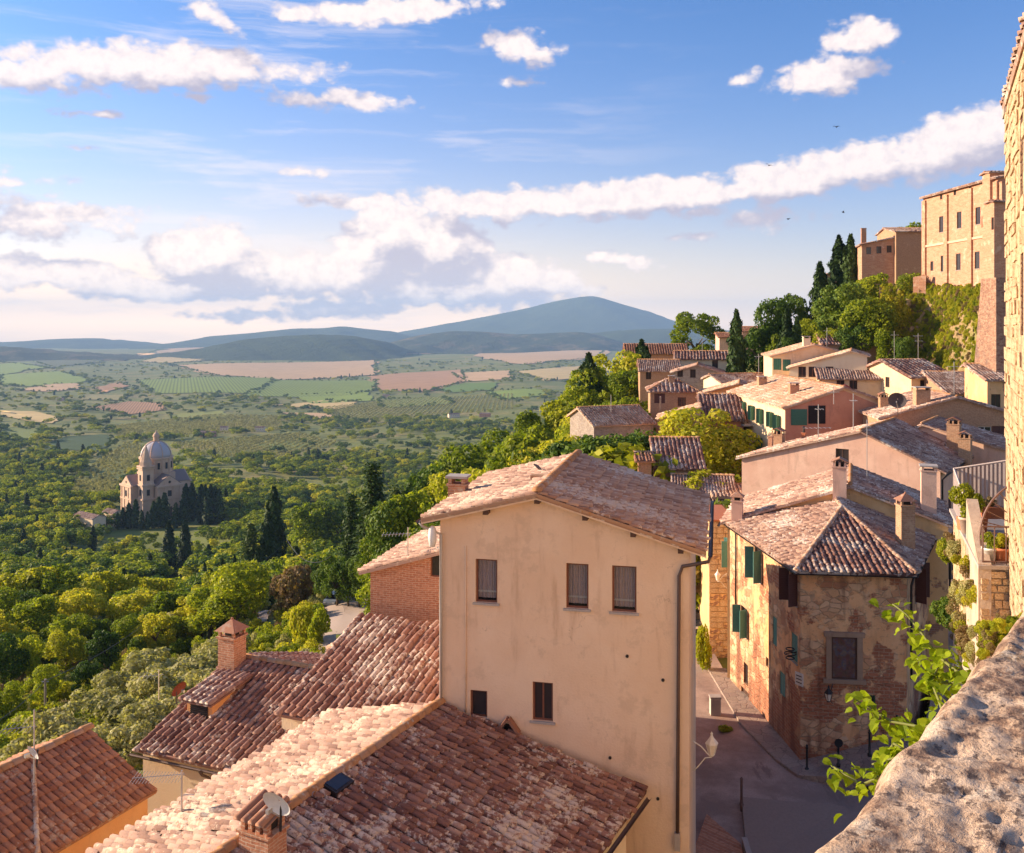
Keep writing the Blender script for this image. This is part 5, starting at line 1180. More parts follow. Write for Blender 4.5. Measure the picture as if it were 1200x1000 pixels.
# by name: the trees one would point at
hero('cypress', 863, 364, 138, None, 1.15, 'tallest single cypress beside the pink houses on the town crest')
hero('broad', 815, 364, 215, L_BROAD, 1.25, 'broad spreading tree on the crest left of the tall cypress', True)
hero('cypress', 752, 399, 168, None, 1.5, 'small cypress in front of the long red house'); hero('cypress', 757.5, 407, 160, None, 1.4, 'shortest cypress below the long red house')
hero('cypress', 690, 415, 155, None, 1.5, 'tiny dark cypress on the left flank of the town')
hero('cypress', 983, 277, 168, None, 1.3, 'left cypress of the pair above the small cliff house', z=None); hero('cypress', 997, 276, 166, None, 1.15, 'right cypress of the pair above the small cliff house')
hero('cypress', 961, 308, 150, None, 1.25, 'single cypress rising out of the bank left of the small cliff house')
hero('broad', 1068, 258, 175, L_BROAD, .9, 'tree top showing behind the cliff top house')
for i, (px, py, Y, m, w, lb) in enumerate([(905,352,150,L_DARK,.75,'dense dark tree at the left end of the bank under the cliff'),(890,372,148,L_DARK,.8,'low dark tree left of the bank by the cypresses'),(928,342,152,L_DARK,.7,'pointed dark tree on the bank left of the single cypress'),
   (948,368,143,L_BROAD,.8,None),(985,332,140,L_DARK,.95,'large dark tree on the bank below the small cliff house'),(1012,345,134,L_BROAD,.9,None),(1035,298,136,L_BROAD,1.0,'tall light green tree in front of the cliff top house'),(1047,335,136,L_YELL,.8,'yellow green tree below the low pale cliff wall'),
   (1058,392,126,L_DARK,.8,'dark shaded tree right of the upper row antennas'),(1066,322,141,L_BROAD,.9,'low leafy tree hiding the foot of the cliff top house'),(1018,318,146,L_BROAD,.9,None),(1000,372,134,L_DARK,.9,None),(970,382,138,L_BROAD,.9,None),(930,388,140,L_DARK,.8,None),(1040,380,130,L_BROAD,.8,None),(915,385,145,L_BROAD,.8,None)]):
    hero('broad', px, py, Y, m, w, lb, hi=True, hmax=14 if px < 1030 else 9)
for px, py, Y in ((922,362,141),(934,372,140)): hero('cypress', px, py, Y, None, 1.1, None)
hero('broad', 826, 478, 95, L_YELL, 1.25, 'round yellow green tree above the striped shed', hi=True); hero('broad', 842, 542, 78, L_YELL, 1.3, 'loose yellow green shrub tree right of the striped shed', hi=True)
hero('bush', 800, 556, 72, L_BROAD, 1.0, 'climbing bush against the striped shed wall'); hero('bush', 758, 508, 84, L_YELL, 1.1, 'bright bush at the left corner of the striped shed'); hero('bush', 818, 575, 70, L_DRY, 1.2, 'dry bush in front of the striped shed')
hero('bush', 829, 592, 68, L_YELL, .7, 'small yellow bush at the terrace pink house')
for i, (px, py, Y) in enumerate([(690,512,90),(705,508,89),(720,506,88),(734,505,88),(748,510,87),(676,516,90)]):
    hero('broad', px, py, Y, L_DARK, 1.0, 'dense dark hedge tree in the row left of the striped shed', group='hedge trees left of the striped shed', hi=True)
for (px, py, Y, m, w) in [(700,425,158,L_BROAD,1.0),(718,412,165,L_YELL,1.1),(690,445,150,L_BROAD,1.0),(735,430,150,L_BROAD,.9),(665,462,150,L_YELL,1.1),(640,478,150,L_BROAD,1.0),(615,488,140,L_BROAD,.9),(700,470,130,L_YELL,1.0),(730,455,125,L_BROAD,1.0),(680,485,120,L_BROAD,1.0),(660,505,105,L_YELL,1.0),(640,512,100,L_YELL,1.0),(620,520,98,L_YELL,.9),(598,528,98,L_BROAD,.9),(575,535,100,L_YELL,.9),(710,490,112,L_BROAD,1.0),(740,475,116,L_BROAD,.9),
   (560,520,150,L_BROAD,1.0),(535,528,160,L_BROAD,1.0),(590,505,160,L_BROAD,1.0),(500,540,150,L_DARK,.9),(520,555,120,L_BROAD,1.0),(480,575,110,L_BROAD,.9),(545,545,120,L_YELL,1.0),(460,590,110,L_DARK,.8)]:
    hero('broad', px, py, Y, m, w, None, hi=True)
hero('fir', 437, 538, 150, None, 1.0, 'tall dark fir with drooping tiers left of the brick house'); hero('fir', 462, 566, 135, None, .95, 'shorter fir right of the tall dark fir'); hero('fir', 412, 575, 160, None, .9, 'fir half hidden left of the tall dark fir')
hero('broad', 402, 508, 372, L_DARK, 1.2, 'big round dark tree in the woods right of the church', hi=True); hero('broad', 362, 540, 360, L_BROAD, 1.1, None, hi=True)
hero('cypress', 321, 572, 280, None, 1.35, 'tallest cypress on the slope right of the church', hmax=36); hero('cypress', 315, 603, 262, None, 1.2, 'cypress in front of the tallest slope cypress', hmax=30)
hero('fir', 294, 610, 262, None, 1.0, 'broad dark conifer left of the tallest slope cypress')
for px, py, Y in ((109,617,520),(123,605,600),(138,601,608),(144,595,612),(151,590,612),(159,586,612),(173,600,606),(180,588,612),(186,583,614),(193,578,614),(206,590,610),(215,583,612),(166,598,606)):
    hero('cypress', px, py, Y, None, 1.7, 'dark cypress in the row right in front of the domed church', group='cypresses in front of the church')
for px, py, Y in ((218,553,640),(225,557,640),(236,565,630),(241,568,626),(247,566,630),(252,570,628),(257,574,624),(244,575,620)):
    hero('cypress', px, py, Y, None, 1.6, 'dark cypress in the clump just right of the domed church', group='cypresses right of the church')
hero('cypress', 198, 608, 430, None, 1.25, 'cypress standing alone below the church, left of two'); hero('cypress', 217, 610, 440, None, 1.4, 'cypress standing alone below the church, right of two')
for (px, py, Y, m, w) in [(30,648,170,L_YELL,1.1),(85,638,190,L_YELL,1.1),(130,655,180,L_YELL,1.1),(40,695,140,L_BROAD,1.1),(95,690,145,L_YELL,1.1),(150,688,150,L_BROAD,1.1),(28,745,115,L_BROAD,1.0),(78,738,122,L_YELL,1.1),(215,692,165,L_BROAD,1.1),(250,680,180,L_BROAD,1.0),(190,722,140,L_DARK,1.0),(125,735,120,L_DARK,1.0),(5,800,90,L_BROAD,1.0),(235,725,145,L_DARK,.9),(262,705,150,L_DARK,.8),(5,690,150,L_BROAD,1.0),(60,665,170,L_BROAD,1.1),(180,668,190,L_YELL,1.1),(160,745,128,L_DARK,.9),(100,775,100,L_DARK,.9),(55,780,100,L_BROAD,.9),(5,745,112,L_DARK,1.0)]:
    hero('broad', px, py, Y, m, w, None, hi=True, hmax=15)
hero('bush', 357, 700, 100, L_YELL, .5, 'tall bright rounded shrub by the car park road', hmax=7); hero('bush', 372, 714, 98, L_BROAD, .5, 'green shrub touching the tall bright shrub', hmax=6); hero('bush', 345, 660, 128, L_DRY, .8, 'dry brownish shrub above the tall bright shrub', hmax=9)
for px, py, Y in ((395,650,122),(408,648,121),(421,652,120),(384,655,124)): hero('broad', px, py, Y, L_DARK, .8, 'small pine like tree lining the car park', hi=True, hmax=9, group='trees lining the car park')
for (px, py, Y) in [(150,768,84),(188,785,74),(214,770,82),(236,788,70),(130,815,68),(170,822,64),(108,806,74),(92,848,60),(240,762,84),(275,735,96),(292,678,150),(283,656,190),(205,812,66),(60,838,60),(145,845,59),(225,815,64),(185,745,96),(262,752,90),(20,870,56),(120,790,78),(40,858,60),(160,800,70),(250,800,66)]:
    hero('olive', px, py, Y, None, 1.15, None, hi=True, hmax=6)
# fill: young woods over the slopes below the town, nearest first
def free(X, Y, r):
    for (a, b, c) in TREES:
        if (a-X)**2+(b-Y)**2 < ((c+r)*.62)**2: return False
    return True
def inpoly(pts, x, y): return bool(inside(pts, np.array([x]), np.array([y]))[0])
ROADPX = [[(318,668),(344,668),(340,700),(322,742),(292,742),(302,708)],[(376,698),(442,698),(442,790),(362,790),(372,735)]]
def blocked(px, py, Y):
    if any(abs(px-c[0]) < c[1]+5 and c[2] < Y < c[3] for c in CORR): return True
    if 85 < px < 265 and 380 < Y < 625: return True
    if any(inpoly(f[0], px, py) for f in FIELDS): return True
    if any(inpoly(rp, px, py) for rp in ROADPX): return True
    if 120 < px < 245 and 540 < Y < 720: return True
    if 85 < px < 265 and 455 < Y < 625: return True
    return False
fillp = sorted([(float(Y), float(px)) for Y, px in zip(np.exp(rng.uniform(math.log(88), math.log(760), 2600)), rng.uniform(-60, 780, 2600))])
nb = 0
for Y, px in fillp:
    if nb > 178: break
    if px > 470+Y*.9: continue
    X = (px-HX)/F*Y; z = gz(X, Y); py = HY-F*z/Y
    if py > 850 or blocked(px, py, Y): continue
    if Y < 130 and px < 330 and py > 735: continue
    H = rnd.uniform(5.5, 11.5)*(1 if Y < 170 else .85)
    if not free(X, Y, H*.33) or (px > 286 and px < 452 and Y < 215): continue
    tree('broad', X, Y, H, rnd.choices([L_BROAD, L_DARK, L_YELL], (5,1.6,5))[0], rnd.uniform(.85,1.4)); nb += 1
    if rnd.random() < .12:
        X2, Y2 = X+rnd.uniform(-9,9), Y+rnd.uniform(-6,6)
        if Y2 < 260 and not blocked(HX+F*X2/Y2, 0, Y2): tree('olive', X2, Y2, rnd.uniform(4,6.5), None, 1.2, hi=Y2 < 160)
# the rest of the valley's woods, hedgerows and groves: uncountable, joined by kind
def mass(name, pts, protos, m):
    """one object of kind stuff: points with a size and a turn each, a plant standing on every point (geometry nodes)"""
    if not len(pts): return
    pts = np.array(pts, dtype=np.float32); n = len(pts); me = bpy.data.meshes.new(name); me.vertices.add(n); me.vertices.foreach_set('co', pts[:,:3].copy().ravel())
    sc = me.attributes.new('size', 'FLOAT_VECTOR', 'POINT'); sc.data.foreach_set('vector', np.stack([pts[:,3]*pts[:,4], pts[:,3]*pts[:,4], pts[:,3]], 1).astype(np.float32).ravel())
    tu = me.attributes.new('turn', 'FLOAT_VECTOR', 'POINT'); tu.data.foreach_set('vector', np.stack([np.zeros(n), np.zeros(n), rng.uniform(0, 6.28, n)], 1).astype(np.float32).ravel())
    kd = me.attributes.new('kind', 'INT', 'POINT'); kd.data.foreach_set('value', rng.integers(0, len(protos), n).astype(np.int32))
    o = mesh_obj(name, me); tag(o, kind='stuff'); t = bpy.data.node_groups.new(name, 'GeometryNodeTree')
    t.interface.new_socket('Geometry', in_out='INPUT', socket_type='NodeSocketGeometry'); t.interface.new_socket('Geometry', in_out='OUTPUT', socket_type='NodeSocketGeometry')
    q = NT(t); gi = q.n.new('NodeGroupInput'); go = q.n.new('NodeGroupOutput'); jn = q.n.new('GeometryNodeJoinGeometry')
    def at(nm, ty): nd = q.n.new('GeometryNodeInputNamedAttribute'); nd.data_type = ty; nd.inputs['Name'].default_value = nm; return nd.outputs['Attribute']
    size, turn, kind = at('size', 'FLOAT_VECTOR'), at('turn', 'FLOAT_VECTOR'), at('kind', 'INT')
    for i, pr in enumerate(protos):
        mm = pr.copy(); mm.materials.clear(); mm.materials.append(m); po = bpy.data.objects.new('plant', mm)
        oi = q.n.new('GeometryNodeObjectInfo'); oi.inputs['Object'].default_value = po
        cm_ = q.n.new('FunctionNodeCompare'); cm_.data_type = 'INT'; q.l.new(kind, cm_.inputs[2]); cm_.inputs[3].default_value = i; cm_.operation = 'EQUAL'
        ip = q.n.new('GeometryNodeInstanceOnPoints'); q.l.new(gi.outputs[0], ip.inputs['Points']); q.l.new(cm_.outputs[0], ip.inputs['Selection']); q.l.new(oi.outputs['Geometry'], ip.inputs['Instance'])
        er = q.n.new('FunctionNodeEulerToRotation'); q.l.new(turn, er.inputs[0]); q.l.new(er.outputs[0], ip.inputs['Rotation']); q.l.new(size, ip.inputs['Scale']); q.l.new(ip.outputs[0], jn.inputs[0])
    q.l.new(jn.outputs[0], go.inputs[0]); md = o.modifiers.new('plants', 'NODES'); md.node_group = t; return o
LOWB = BR_LO; LOWC = CYP_LO; LOWO = [mk('plant', crown_bush(s+60, 500, .075), L_OLIVE) for s in range(4)]; MIDB = [mk('plant', crown_bush(s+40, 1500, .045), L_BROAD) for s in range(4)]
pts = {'a': [], 'b': [], 'c': [], 'cy': [], 'ol': []}
N = 26000; Ys = np.exp(rng.uniform(math.log(200), math.log(6500), N)); pxs_ = rng.uniform(-160, 860, N); Xs = (pxs_-HX)/F*Ys; Zs = ground(Xs, Ys)
wood = pnoise(Xs, Ys, 260, 4)+.7*pnoise(Xs, Ys, 95, 9)+.5*pnoise(Xs*.6, Ys*1.6, 60, 2)
inf = np.zeros(N, bool); pys = HY-F*Zs/Ys
for f in FIELDS: inf |= inside(f[0], pxs_, pys)
GROVES = [[(84,560),(150,518),(168,524),(160,556),(120,562)],[(72,592),(84,562),(150,562),(135,592)],[(130,500),(250,486),(330,488),(330,505),(140,515)],[(200,520),(350,508),(400,520),(330,540),(225,535)],[(380,478),(470,468),(600,462),(600,480),(400,496)]]
ing = np.zeros(N, bool)
for f in GROVES: ing |= inside(f, pxs_, pys)
for i in range(N):
    Y = Ys[i]
    if inf[i] or ing[i]: continue
    if 128 < pxs_[i] < 245 and 540 < Y < 720: continue
    if 85 < pxs_[i] < 265 and 455 < Y < 625 and rnd.random() < .8: continue
    if any(abs(pxs_[i]-c[0]) < c[1] and c[2] < Y < c[3] for c in CORR): continue
    if pxs_[i] > 470+Y*.9 and Y < 350: continue
    if pxs_[i] > 610 and Y < 420: continue
    if Y < 420 and not free(Xs[i], Y, 2.2): continue
    thr = -.3 if Y < 800 else (.05 if Y < 2200 else .35)
    if wood[i] < thr and rnd.random() > .16: continue
    H = rnd.uniform(4.5, 12)*(1+.3*min(1, Y/4000)); kk = rnd.random()
    (pts['cy'] if kk > .972 else pts['a'] if kk < .45 else pts['b'] if kk < .78 else pts['c']).append((Xs[i], Y, Zs[i], H*(1.3 if kk > .972 else 1), rnd.uniform(.75,1.5)*(1+min(1.0, Y/2500))))
# hedgerows: lines of trees along field edges
for f in FIELDS:
    P3 = [ghit(*p) for p in f[0]]
    for a_, b_ in zip(P3, P3[1:]+P3[:1]):
        L_ = math.hypot(a_[0]-b_[0], a_[1]-b_[1])
        if rnd.random() < .35: continue
        for k in range(int(L_/16)):
            t = rnd.random(); X = a_[0]+(b_[0]-a_[0])*t+rnd.gauss(0,6); Y = a_[1]+(b_[1]-a_[1])*t+rnd.gauss(0,10)
            if rnd.random() < .75: pts['b' if rnd.random() < .7 else 'a'].append((X, Y, gz(X, Y), rnd.uniform(5,10), 1.5))
for gv in GROVES:
    P3 = [ghit(*p) for p in gv]; xs_ = [p[0] for p in P3]; ys_ = [p[1] for p in P3]; st = 9.5 if max(ys_) < 1000 else 12
    Y = min(ys_)
    while Y < max(ys_):
        X = min(xs_)
        while X < max(xs_):
            z = gz(X, Y)
            if inpoly(gv, HX+F*X/Y, HY-F*z/Y) and rnd.random() < .93: pts['ol'].append((X+rnd.gauss(0,.5), Y+rnd.gauss(0,.5), z, rnd.uniform(3.6,5), 1.05))
            X += st
        Y += st
mass('woods', pts['a'], LOWB, L_BROAD); mass('woods', pts['b'], LOWB, L_DARK); mass('woods', pts['c'], LOWB, L_YELL); mass('cypress_woods', pts['cy'], LOWC, L_CYP); mass('olive_grove', pts['ol'], LOWO, L_OLIVE)
und = {k: [] for k in ('a','b','c','d')}
for i in range(5200):
    Y = math.exp(rnd.uniform(math.log(46), math.log(520))); px = rnd.uniform(-80, 800); X = (px-HX)/F*Y; z = gz(X, Y); py = HY-F*z/Y
    if py > 900 or any(inpoly(rp, px, py) for rp in ROADPX) or px > 480+Y*1.6 or (540 < Y and 120 < px < 245): continue
    if Y < 58 and px > 300: continue
    und[rnd.choices('abcd', (4,3,1.6,1.0))[0]].append((X, Y, z-.2, rnd.uniform(1.2,3.2), rnd.uniform(.6,1.1)))
mass('undergrowth', und['a'], MIDB, L_BROAD); mass('undergrowth', und['b'], MIDB, L_YELL); mass('undergrowth', und['c'], MIDB, L_OLIVE); mass('undergrowth', und['d'], MIDB, L_DRY)
# greenery hanging on the cliff below the palace
cl = {'y': [], 'b': [], 'd': []}
def cliff_y(px, t): return (142-(px-1030)*.055 if px < 1085 else 139-(px-1085)*.245)-t*12
for i in range(3400):
    px = rnd.uniform(1034, 1178); t = rnd.uniform(0, 1); py = 336+104*t; p = P(px, py, cliff_y(px, t))
    if px > 1118 and t > .25+(px-1118)*.004 and rnd.random() < .7: continue
    cl['y' if rnd.random() < .62 else 'b' if rnd.random() < .6 else 'd'].append((p.x-.1, p.y+.1, p.z-.25, rnd.uniform(.35,1.0), rnd.uniform(.6,1.0)))
mass('cliff_greenery', cl['y'], MIDB, L_YELL); mass('cliff_greenery', cl['b'], MIDB, L_BROAD); mass('cliff_greenery', cl['d'], MIDB, L_DRY)
m, g, b = mat('cliff_rock', .95); p = g.pos(); n1 = g.noise(g.vmath('MULTIPLY', p, (1,1,.4)), .5, 7, .65); n2 = g.noise(p, 2.5, 6)
g.put(b.inputs['Base Color'], g.mix(n2, g.ramp(n1, [(.3,(.26,.15,.07)),(.5,(.50,.30,.15)),(.62,(.26,.25,.05)),(.75,(.55,.36,.2))]), (.2,.17,.08)))
g.put(b.inputs['Normal'], g.bump(g.math('ADD', n1, n2), 1, .3)); ROCK = m
nx, nz_ = 46, 26; V = []
for j in range(nz_):
    for i in range(nx):
        px = 1030+150*i/(nx-1); py = 336+104*j/(nz_-1); Y = cliff_y(px, j/(nz_-1))+.8*pnoise(px*3, py*3, 20, 3)+.6*pnoise(px, py*.4, 6, 8); p_ = P(px, py, Y); V.append(p_)
V = np.array(V); idx = np.arange(len(V)).reshape(nz_, nx); Q = np.stack([idx[:-1,:-1], idx[1:,:-1], idx[1:,1:], idx[:-1,1:]], -1).reshape(-1,4)
tag(mesh_obj('cliff', quads_mesh('cliff', V, Q, [ROCK], True)), kind='structure')

# ------------------------------------------------------------------ the domed church in the valley
CX, CY = (183-HX)/F*655, 655.0; CZ = -131
CH = thing('church', 'domed travertine church with a corner bell tower among cypresses', 'church', (CX, CY, CZ), R(-45))
def cb(name, parent, *boxes, m=TRAV):
    mb = MB()
    for b6 in boxes: mb.bb(*b6)
    return mb.build(name, [m], parent)
nv = MB(); a_, L_, e_, gp = 8.5, 21, 20, 26.5
nv.bb(-a_,a_,-L_,L_,-4,e_); nv.bb(-L_,-a_-.01,-a_,a_,-4,e_); nv.bb(a_+.01,L_,-a_,a_,-4,e_)
for s_ in (-1,1):
    nv.slab([(-a_,s_*L_,e_),(a_,s_*L_,e_),(0,s_*L_,gp)], (0,-s_*1.0,0)); nv.slab([(s_*L_,-a_,e_),(s_*L_,a_,e_),(s_*L_,0,gp)], (-s_*1.0,0,0))
nv = nv.build('wall', [TRAV], CH)
CHR = plain('church_roof', (.27,.2,.18), .9)
for s_ in (-1,1):
    for t_ in (-1,1):
        mb = MB(); mb.slab([(t_*(a_+.7),s_*(L_-.8),e_-.2),(t_*(a_+.7),s_*7,e_-.2),(0,s_*7,gp),(0,s_*(L_-.8),gp)], (0,0,.4)); mb.slab([(s_*(L_-.8),t_*(a_+.7),e_-.2),(s_*7,t_*(a_+.7),e_-.2),(s_*7,0,gp+.1),(s_*(L_-.8),0,gp+.1)], (0,0,.4)); mb.build('roof', [CHR], CH)
for s_ in (-1,1):
    cb('cornice', CH, (-a_-.7,a_+.7,s_*L_-.9,s_*L_+.9,e_-1,e_+.3)); cb('cornice', CH, (s_*L_-.9,s_*L_+.9,-a_-.7,a_+.7,e_-1.01,e_+.31)); cb('cornice', CH, (-a_-.5,a_+.5,s_*L_-.5,s_*L_+.5,10.5,11.4)); cb('cornice', CH, (s_*L_-.5,s_*L_+.5,-a_-.5,a_+.5,10.51,11.41))
for sx in (-7.6,-3,3,7.6):
    cb('pilaster', CH, (sx-.7,sx+.7,-L_-.35,-L_-.01,-4,e_-1)); cb('pilaster', CH, (L_+.01,L_+.35,sx-.7,sx+.7,-4,e_-1))
for (x0,x1,y0,y1) in ((-1.6,1.6,-L_-.2,-L_-.02),(L_+.02,L_+.2,-1.6,1.6)): cb('door', CH, (x0,x1,y0,y1,-2,5.5), m=WOOD_D); cb('window', CH, (x0*.8 if abs(x0)<3 else x0,x1*.8 if abs(x1)<3 else x1,y0*.8 if abs(y0)<3 else y0,y1*.8 if abs(y1)<3 else y1,12.5,16.5), m=DARKIN)
for (px_,py_,ax) in ((0,-L_-.1,'y'),(L_+.1,0,'x')):
    mb = MB(); q_ = Vector((px_,py_,22.2)); d_ = Vector((0,.3,0)) if ax == 'y' else Vector((-.3,0,0)); mb.tube([q_, q_+d_], .9, 12); mb.build('round_window', [DARKIN], CH)
TW = cb('bell_tower', CH, (9.2,16.8,-16.8,-9.2,-4,33))
for z_ in (11, 20.5, 31.6, 33): cb('cornice', TW, (8.5,17.5,-17.5,-8.5,z_,z_+1.0))
for z_ in (14, 24): 
    cb('opening', TW, (12,14,-17.0,-16.7,z_,z_+4), m=DARKIN); cb('opening', TW, (16.7,17.0,-14,-12,z_,z_+4), m=DARKIN)
mb = MB(); mb.lathe([(4.2,34),(4.0,36.5),(3.2,38),(.9,46),(.2,48)], 8, (13,-13,0)); mb.build('spire', [TRAV], TW)
mb = MB(); mb.bb(-9.5,9.5,-9.5,9.5,e_,27); mb.build('crossing', [TRAV], CH)
mb = MB(); mb.lathe([(10.6,27),(10.6,36.4),(11.5,36.6),(11.5,37.6),(10.4,37.8)], 24); dr = mb.build('drum', [TRAV], CH)
for k in range(12):
    a = k*math.pi/6; mb = MB(); mb.box((10.75*math.cos(a),10.75*math.sin(a),31.8), (.7,1.3,8.8), a); mb.build('pilaster', [TRAV], dr)
    a += math.pi/12; mb = MB(); mb.box((10.5*math.cos(a),10.5*math.sin(a),32), (.5,1.6,4.4), a); mb.build('window', [DARKIN], dr)
LEAD = plain('dome_lead', (.52,.47,.47), .55)
mb = MB(); mb.smooth = True; mb.lathe([(10.4*math.cos(t*math.pi/2/10), 37.8+10.6*math.sin(t*math.pi/2/10)) for t in range(10)]+[(1.6,48.2)], 24); dm_ = mb.build('dome', [LEAD], CH)
for k in range(8):
    a = k*math.pi/4; mb = MB(); mb.tube([(10.55*math.cos(t*math.pi/2/10)*math.cos(a), 10.55*math.cos(t*math.pi/2/10)*math.sin(a), 37.8+10.7*math.sin(t*math.pi/2/10)) for t in range(10)], .3, 5); mb.build('dome_rib', [TRAV], dm_)
mb = MB(); mb.lathe([(1.9,48),(1.9,51.2),(2.4,51.4),(2.3,52),(1.8,53.2),(.7,54.2),(.1,56)], 12); mb.build('lantern', [TRAV], CH)
def farm(name, label, px, py, w, d, h, yaw, wm, Y=None, rp=.4, roofm=None, dz=0):
    if Y is None: X, Yy, z = ghit(px, py)
    else: X, Yy = (px-HX)/F*Y, Y; z = gz(X, Yy)
    z += dz
    h_ = House(name, label, X-w/2, Yy, yaw, w, d, base=z-2, group='farmhouses in the valley'); 
    n_ = max(1, int(w/4))
    for k in range(n_): h_.window_at('front', w*(k+.5)/n_, h_.Z(z+h*.6), 1.0, 1.4, WOOD_D)
    h_.gable_x(z+h, .5, rp, wm, roofm or T_TOWN, tile=(1.2,1.5)); return h_
farm('church_house', 'pale long house with a hipped tile roof left below the domed church', 106, 623, 22, 9, 9, -35, W_PALE, 600, dz=1)
farm('church_annex', 'small pale house between the church and the long pale house', 131, 611, 13, 8, 7, -35, W_PALE, 628, dz=2)
farm('hut', 'little house with a pale gable below the cypress pair', 266, 655, 6, 6, 5, 25, W_PALE, 300, dz=3)
for (lb, px, py, w, wm) in (('far red roofed farmhouse behind the church',243,512,26,W_RED),('far pale farmhouse right of the red one',304,506,18,W_PALE),('lone pink farmhouse at the far left',70,470,18,W_PINK),('pale farmhouse among cypresses in the middle valley',533,490,26,W_PALE),('red roofed farmhouse right of the pale valley farmhouse',568,489,24,W_RED),('tiny farm building by the brown field',262,506,14,W_PALE),('farm on the brown knoll in the valley',452,466,22,W_PINK)):
    farm('farmhouse', lb, px, py, w, 10, 7.5, rnd.uniform(-25,25), wm)
farm('white_shed', 'flat pale shed on the hillside behind the cream house', 585, 524, 3.6, 4, 3.4, -10, WHITE, 250, .1, WHITE, dz=24) if False else None

# ------------------------------------------------------------------ the wall we look over
from mathutils import noise as mnoise
m, g, b = mat('lichened_stone', .92); p = g.objco()
n1 = g.noise(p, 3.2, 8, .68); n2 = g.noise(p, 13, 8, .72); n3 = g.noise(g.vmath('ADD', p, (9,3,1)), 38, 5, .7); n4 = g.noise(g.vmath('ADD', p, (3,8,1)), 1.6, 5, .6)
c = g.ramp(g.math('ADD', g.math('MULTIPLY', n2, .6), g.math('MULTIPLY', n1, .4)), [(.36,(.10,.06,.045)),(.44,(.34,.21,.14)),(.5,(.58,.40,.27)),(.58,(.72,.53,.38)),(.7,(.5,.34,.23))])
c = g.mix(g.math('MULTIPLY', g.step(g.noise(g.vmath('ADD', p, (9,3,1)), 24, 7, .72), .53, .6), .85), c, (.10,.065,.055))
c = g.mix(g.math('MULTIPLY', g.step(n4, .56, .68), .5), c, (.50,.36,.15))
c = g.mix(g.math('MULTIPLY', g.step(g.noise(g.vmath('ADD', p, (1,4,7)), 6, 7, .75), .56, .62), .75), c, (.68,.55,.42))
g.put(b.inputs['Base Color'], c); g.put(b.inputs['Normal'], g.bump(g.math('ADD', g.math('ADD', n2, n1), g.math('MULTIPLY', n3, .5)), .9, .03)); LICH = m
PW = thing('stone_parapet', 'rough lichen covered stone parapet in the near bottom right corner', 'parapet', (1.51, 2.77, -22), math.atan2(.772, .635))
nu, nv = 420, 110; V = []
for j in range(nv):
    for i in range(nu):
        x = -2.6+7*i/(nu-1); t = j/(nv-1); y = .055-.9*t
        e = min(t, 1-t)*.86; rd = max(0, 1-e/.055); z = 22-.895-.07*rd*rd
        q = Vector((x*1.0, y, 0)); z += .010*(mnoise.fractal(q*2.1, 1, 2, 5))+.011*mnoise.fractal(q*9+Vector((4,4,4)), .8, 2, 6)-.016*max(0, mnoise.noise(q*11+Vector((8,1,1)))-.2)+.006*mnoise.noise(q*34)
        y += .016*mnoise.fractal(Vector((x*1.7, t*2, 3)), 1, 2, 4)*(1 if t < .3 else .3)+.02*mnoise.noise(Vector((x*7, t*3, 5)))*(1 if t < .3 else 0)
        V.append((x, y, z))
idx = np.arange(nu*nv).reshape(nv, nu); Q = np.stack([idx[:-1,:-1], idx[1:,:-1], idx[1:,1:], idx[:-1,1:]], -1).reshape(-1,4)
V = np.array(V); skirt = V[:nu].copy(); skirt[:,2] -= .25; skirt[:,1] -= .05; n0 = len(V); V = np.concatenate([V, skirt]); Qs = np.array([(i, i+1, n0+i+1, n0+i) for i in range(nu-1)])
mesh_obj('coping', quads_mesh('coping', V, np.concatenate([Q, Qs]), [LICH], True), PW)
mb = MB(); mb.bb(-2.6, 4.4, -.82, -.06, 0, 22-1.05); mb.build('wall', [W_STONE], PW)

# the leafy shoots that reach out from the wall
def leaf_mesh(seed):
    rr = random.Random(seed); w = rr.uniform(.42,.5); mb = MB(); f_ = rr.uniform(.1,.22)
    pts = [(0,0,0),(w*.6,.02,f_*.6),(w,.32,f_),(w*.72,.68,f_*.7),(0,1.05,-.18),(-w*.72,.68,f_*.7),(-w,.32,f_),(-w*.6,.02,f_*.6),(0,.45,0)]
    mb.add(pts, [(8,0,1),(8,1,2),(8,2,3),(8,3,4),(8,4,5),(8,5,6),(8,6,7),(8,7,0)]); me = bpy.data.meshes.new('leaf'); me.from_pydata(mb.v, [], mb.f); me.materials.append(L_VINE); me.update(); return me
LV = [leaf_mesh(i) for i in range(5)]
VN = thing('leafy_creeper', 'bright green leafy creeper shoots reaching out from the near wall', 'creeper', P(1150, 830, 3.7))
vo = VN.location
SHOOTS = [[(1155,815,3.6),(1125,790,3.75),(1098,768,3.9),(1080,742,4.0),(1062,720,4.1),(1046,708,4.15)],[(1130,800,3.7),(1105,800,3.85),(1086,785,3.95),(1072,768,4.05)],
          [(1150,835,3.55),(1110,850,3.6),(1078,852,3.7),(1045,846,3.8),(1018,830,3.9),(996,815,3.95)],[(1110,850,3.6),(1102,825,3.7),(1092,800,3.8),(1100,780,3.85)],
          [(1120,870,3.4),(1080,885,3.5),(1050,888,3.6),(1022,896,3.65)],[(1080,895,3.45),(1045,905,3.5),(1010,920,3.6),(985,905,3.65),(974,897,3.7)],[(1060,880,3.6),(1048,872,3.65),(1036,886,3.7)]]
spots = []; STEM = plain('green_stem', (.16,.17,.04), .7)
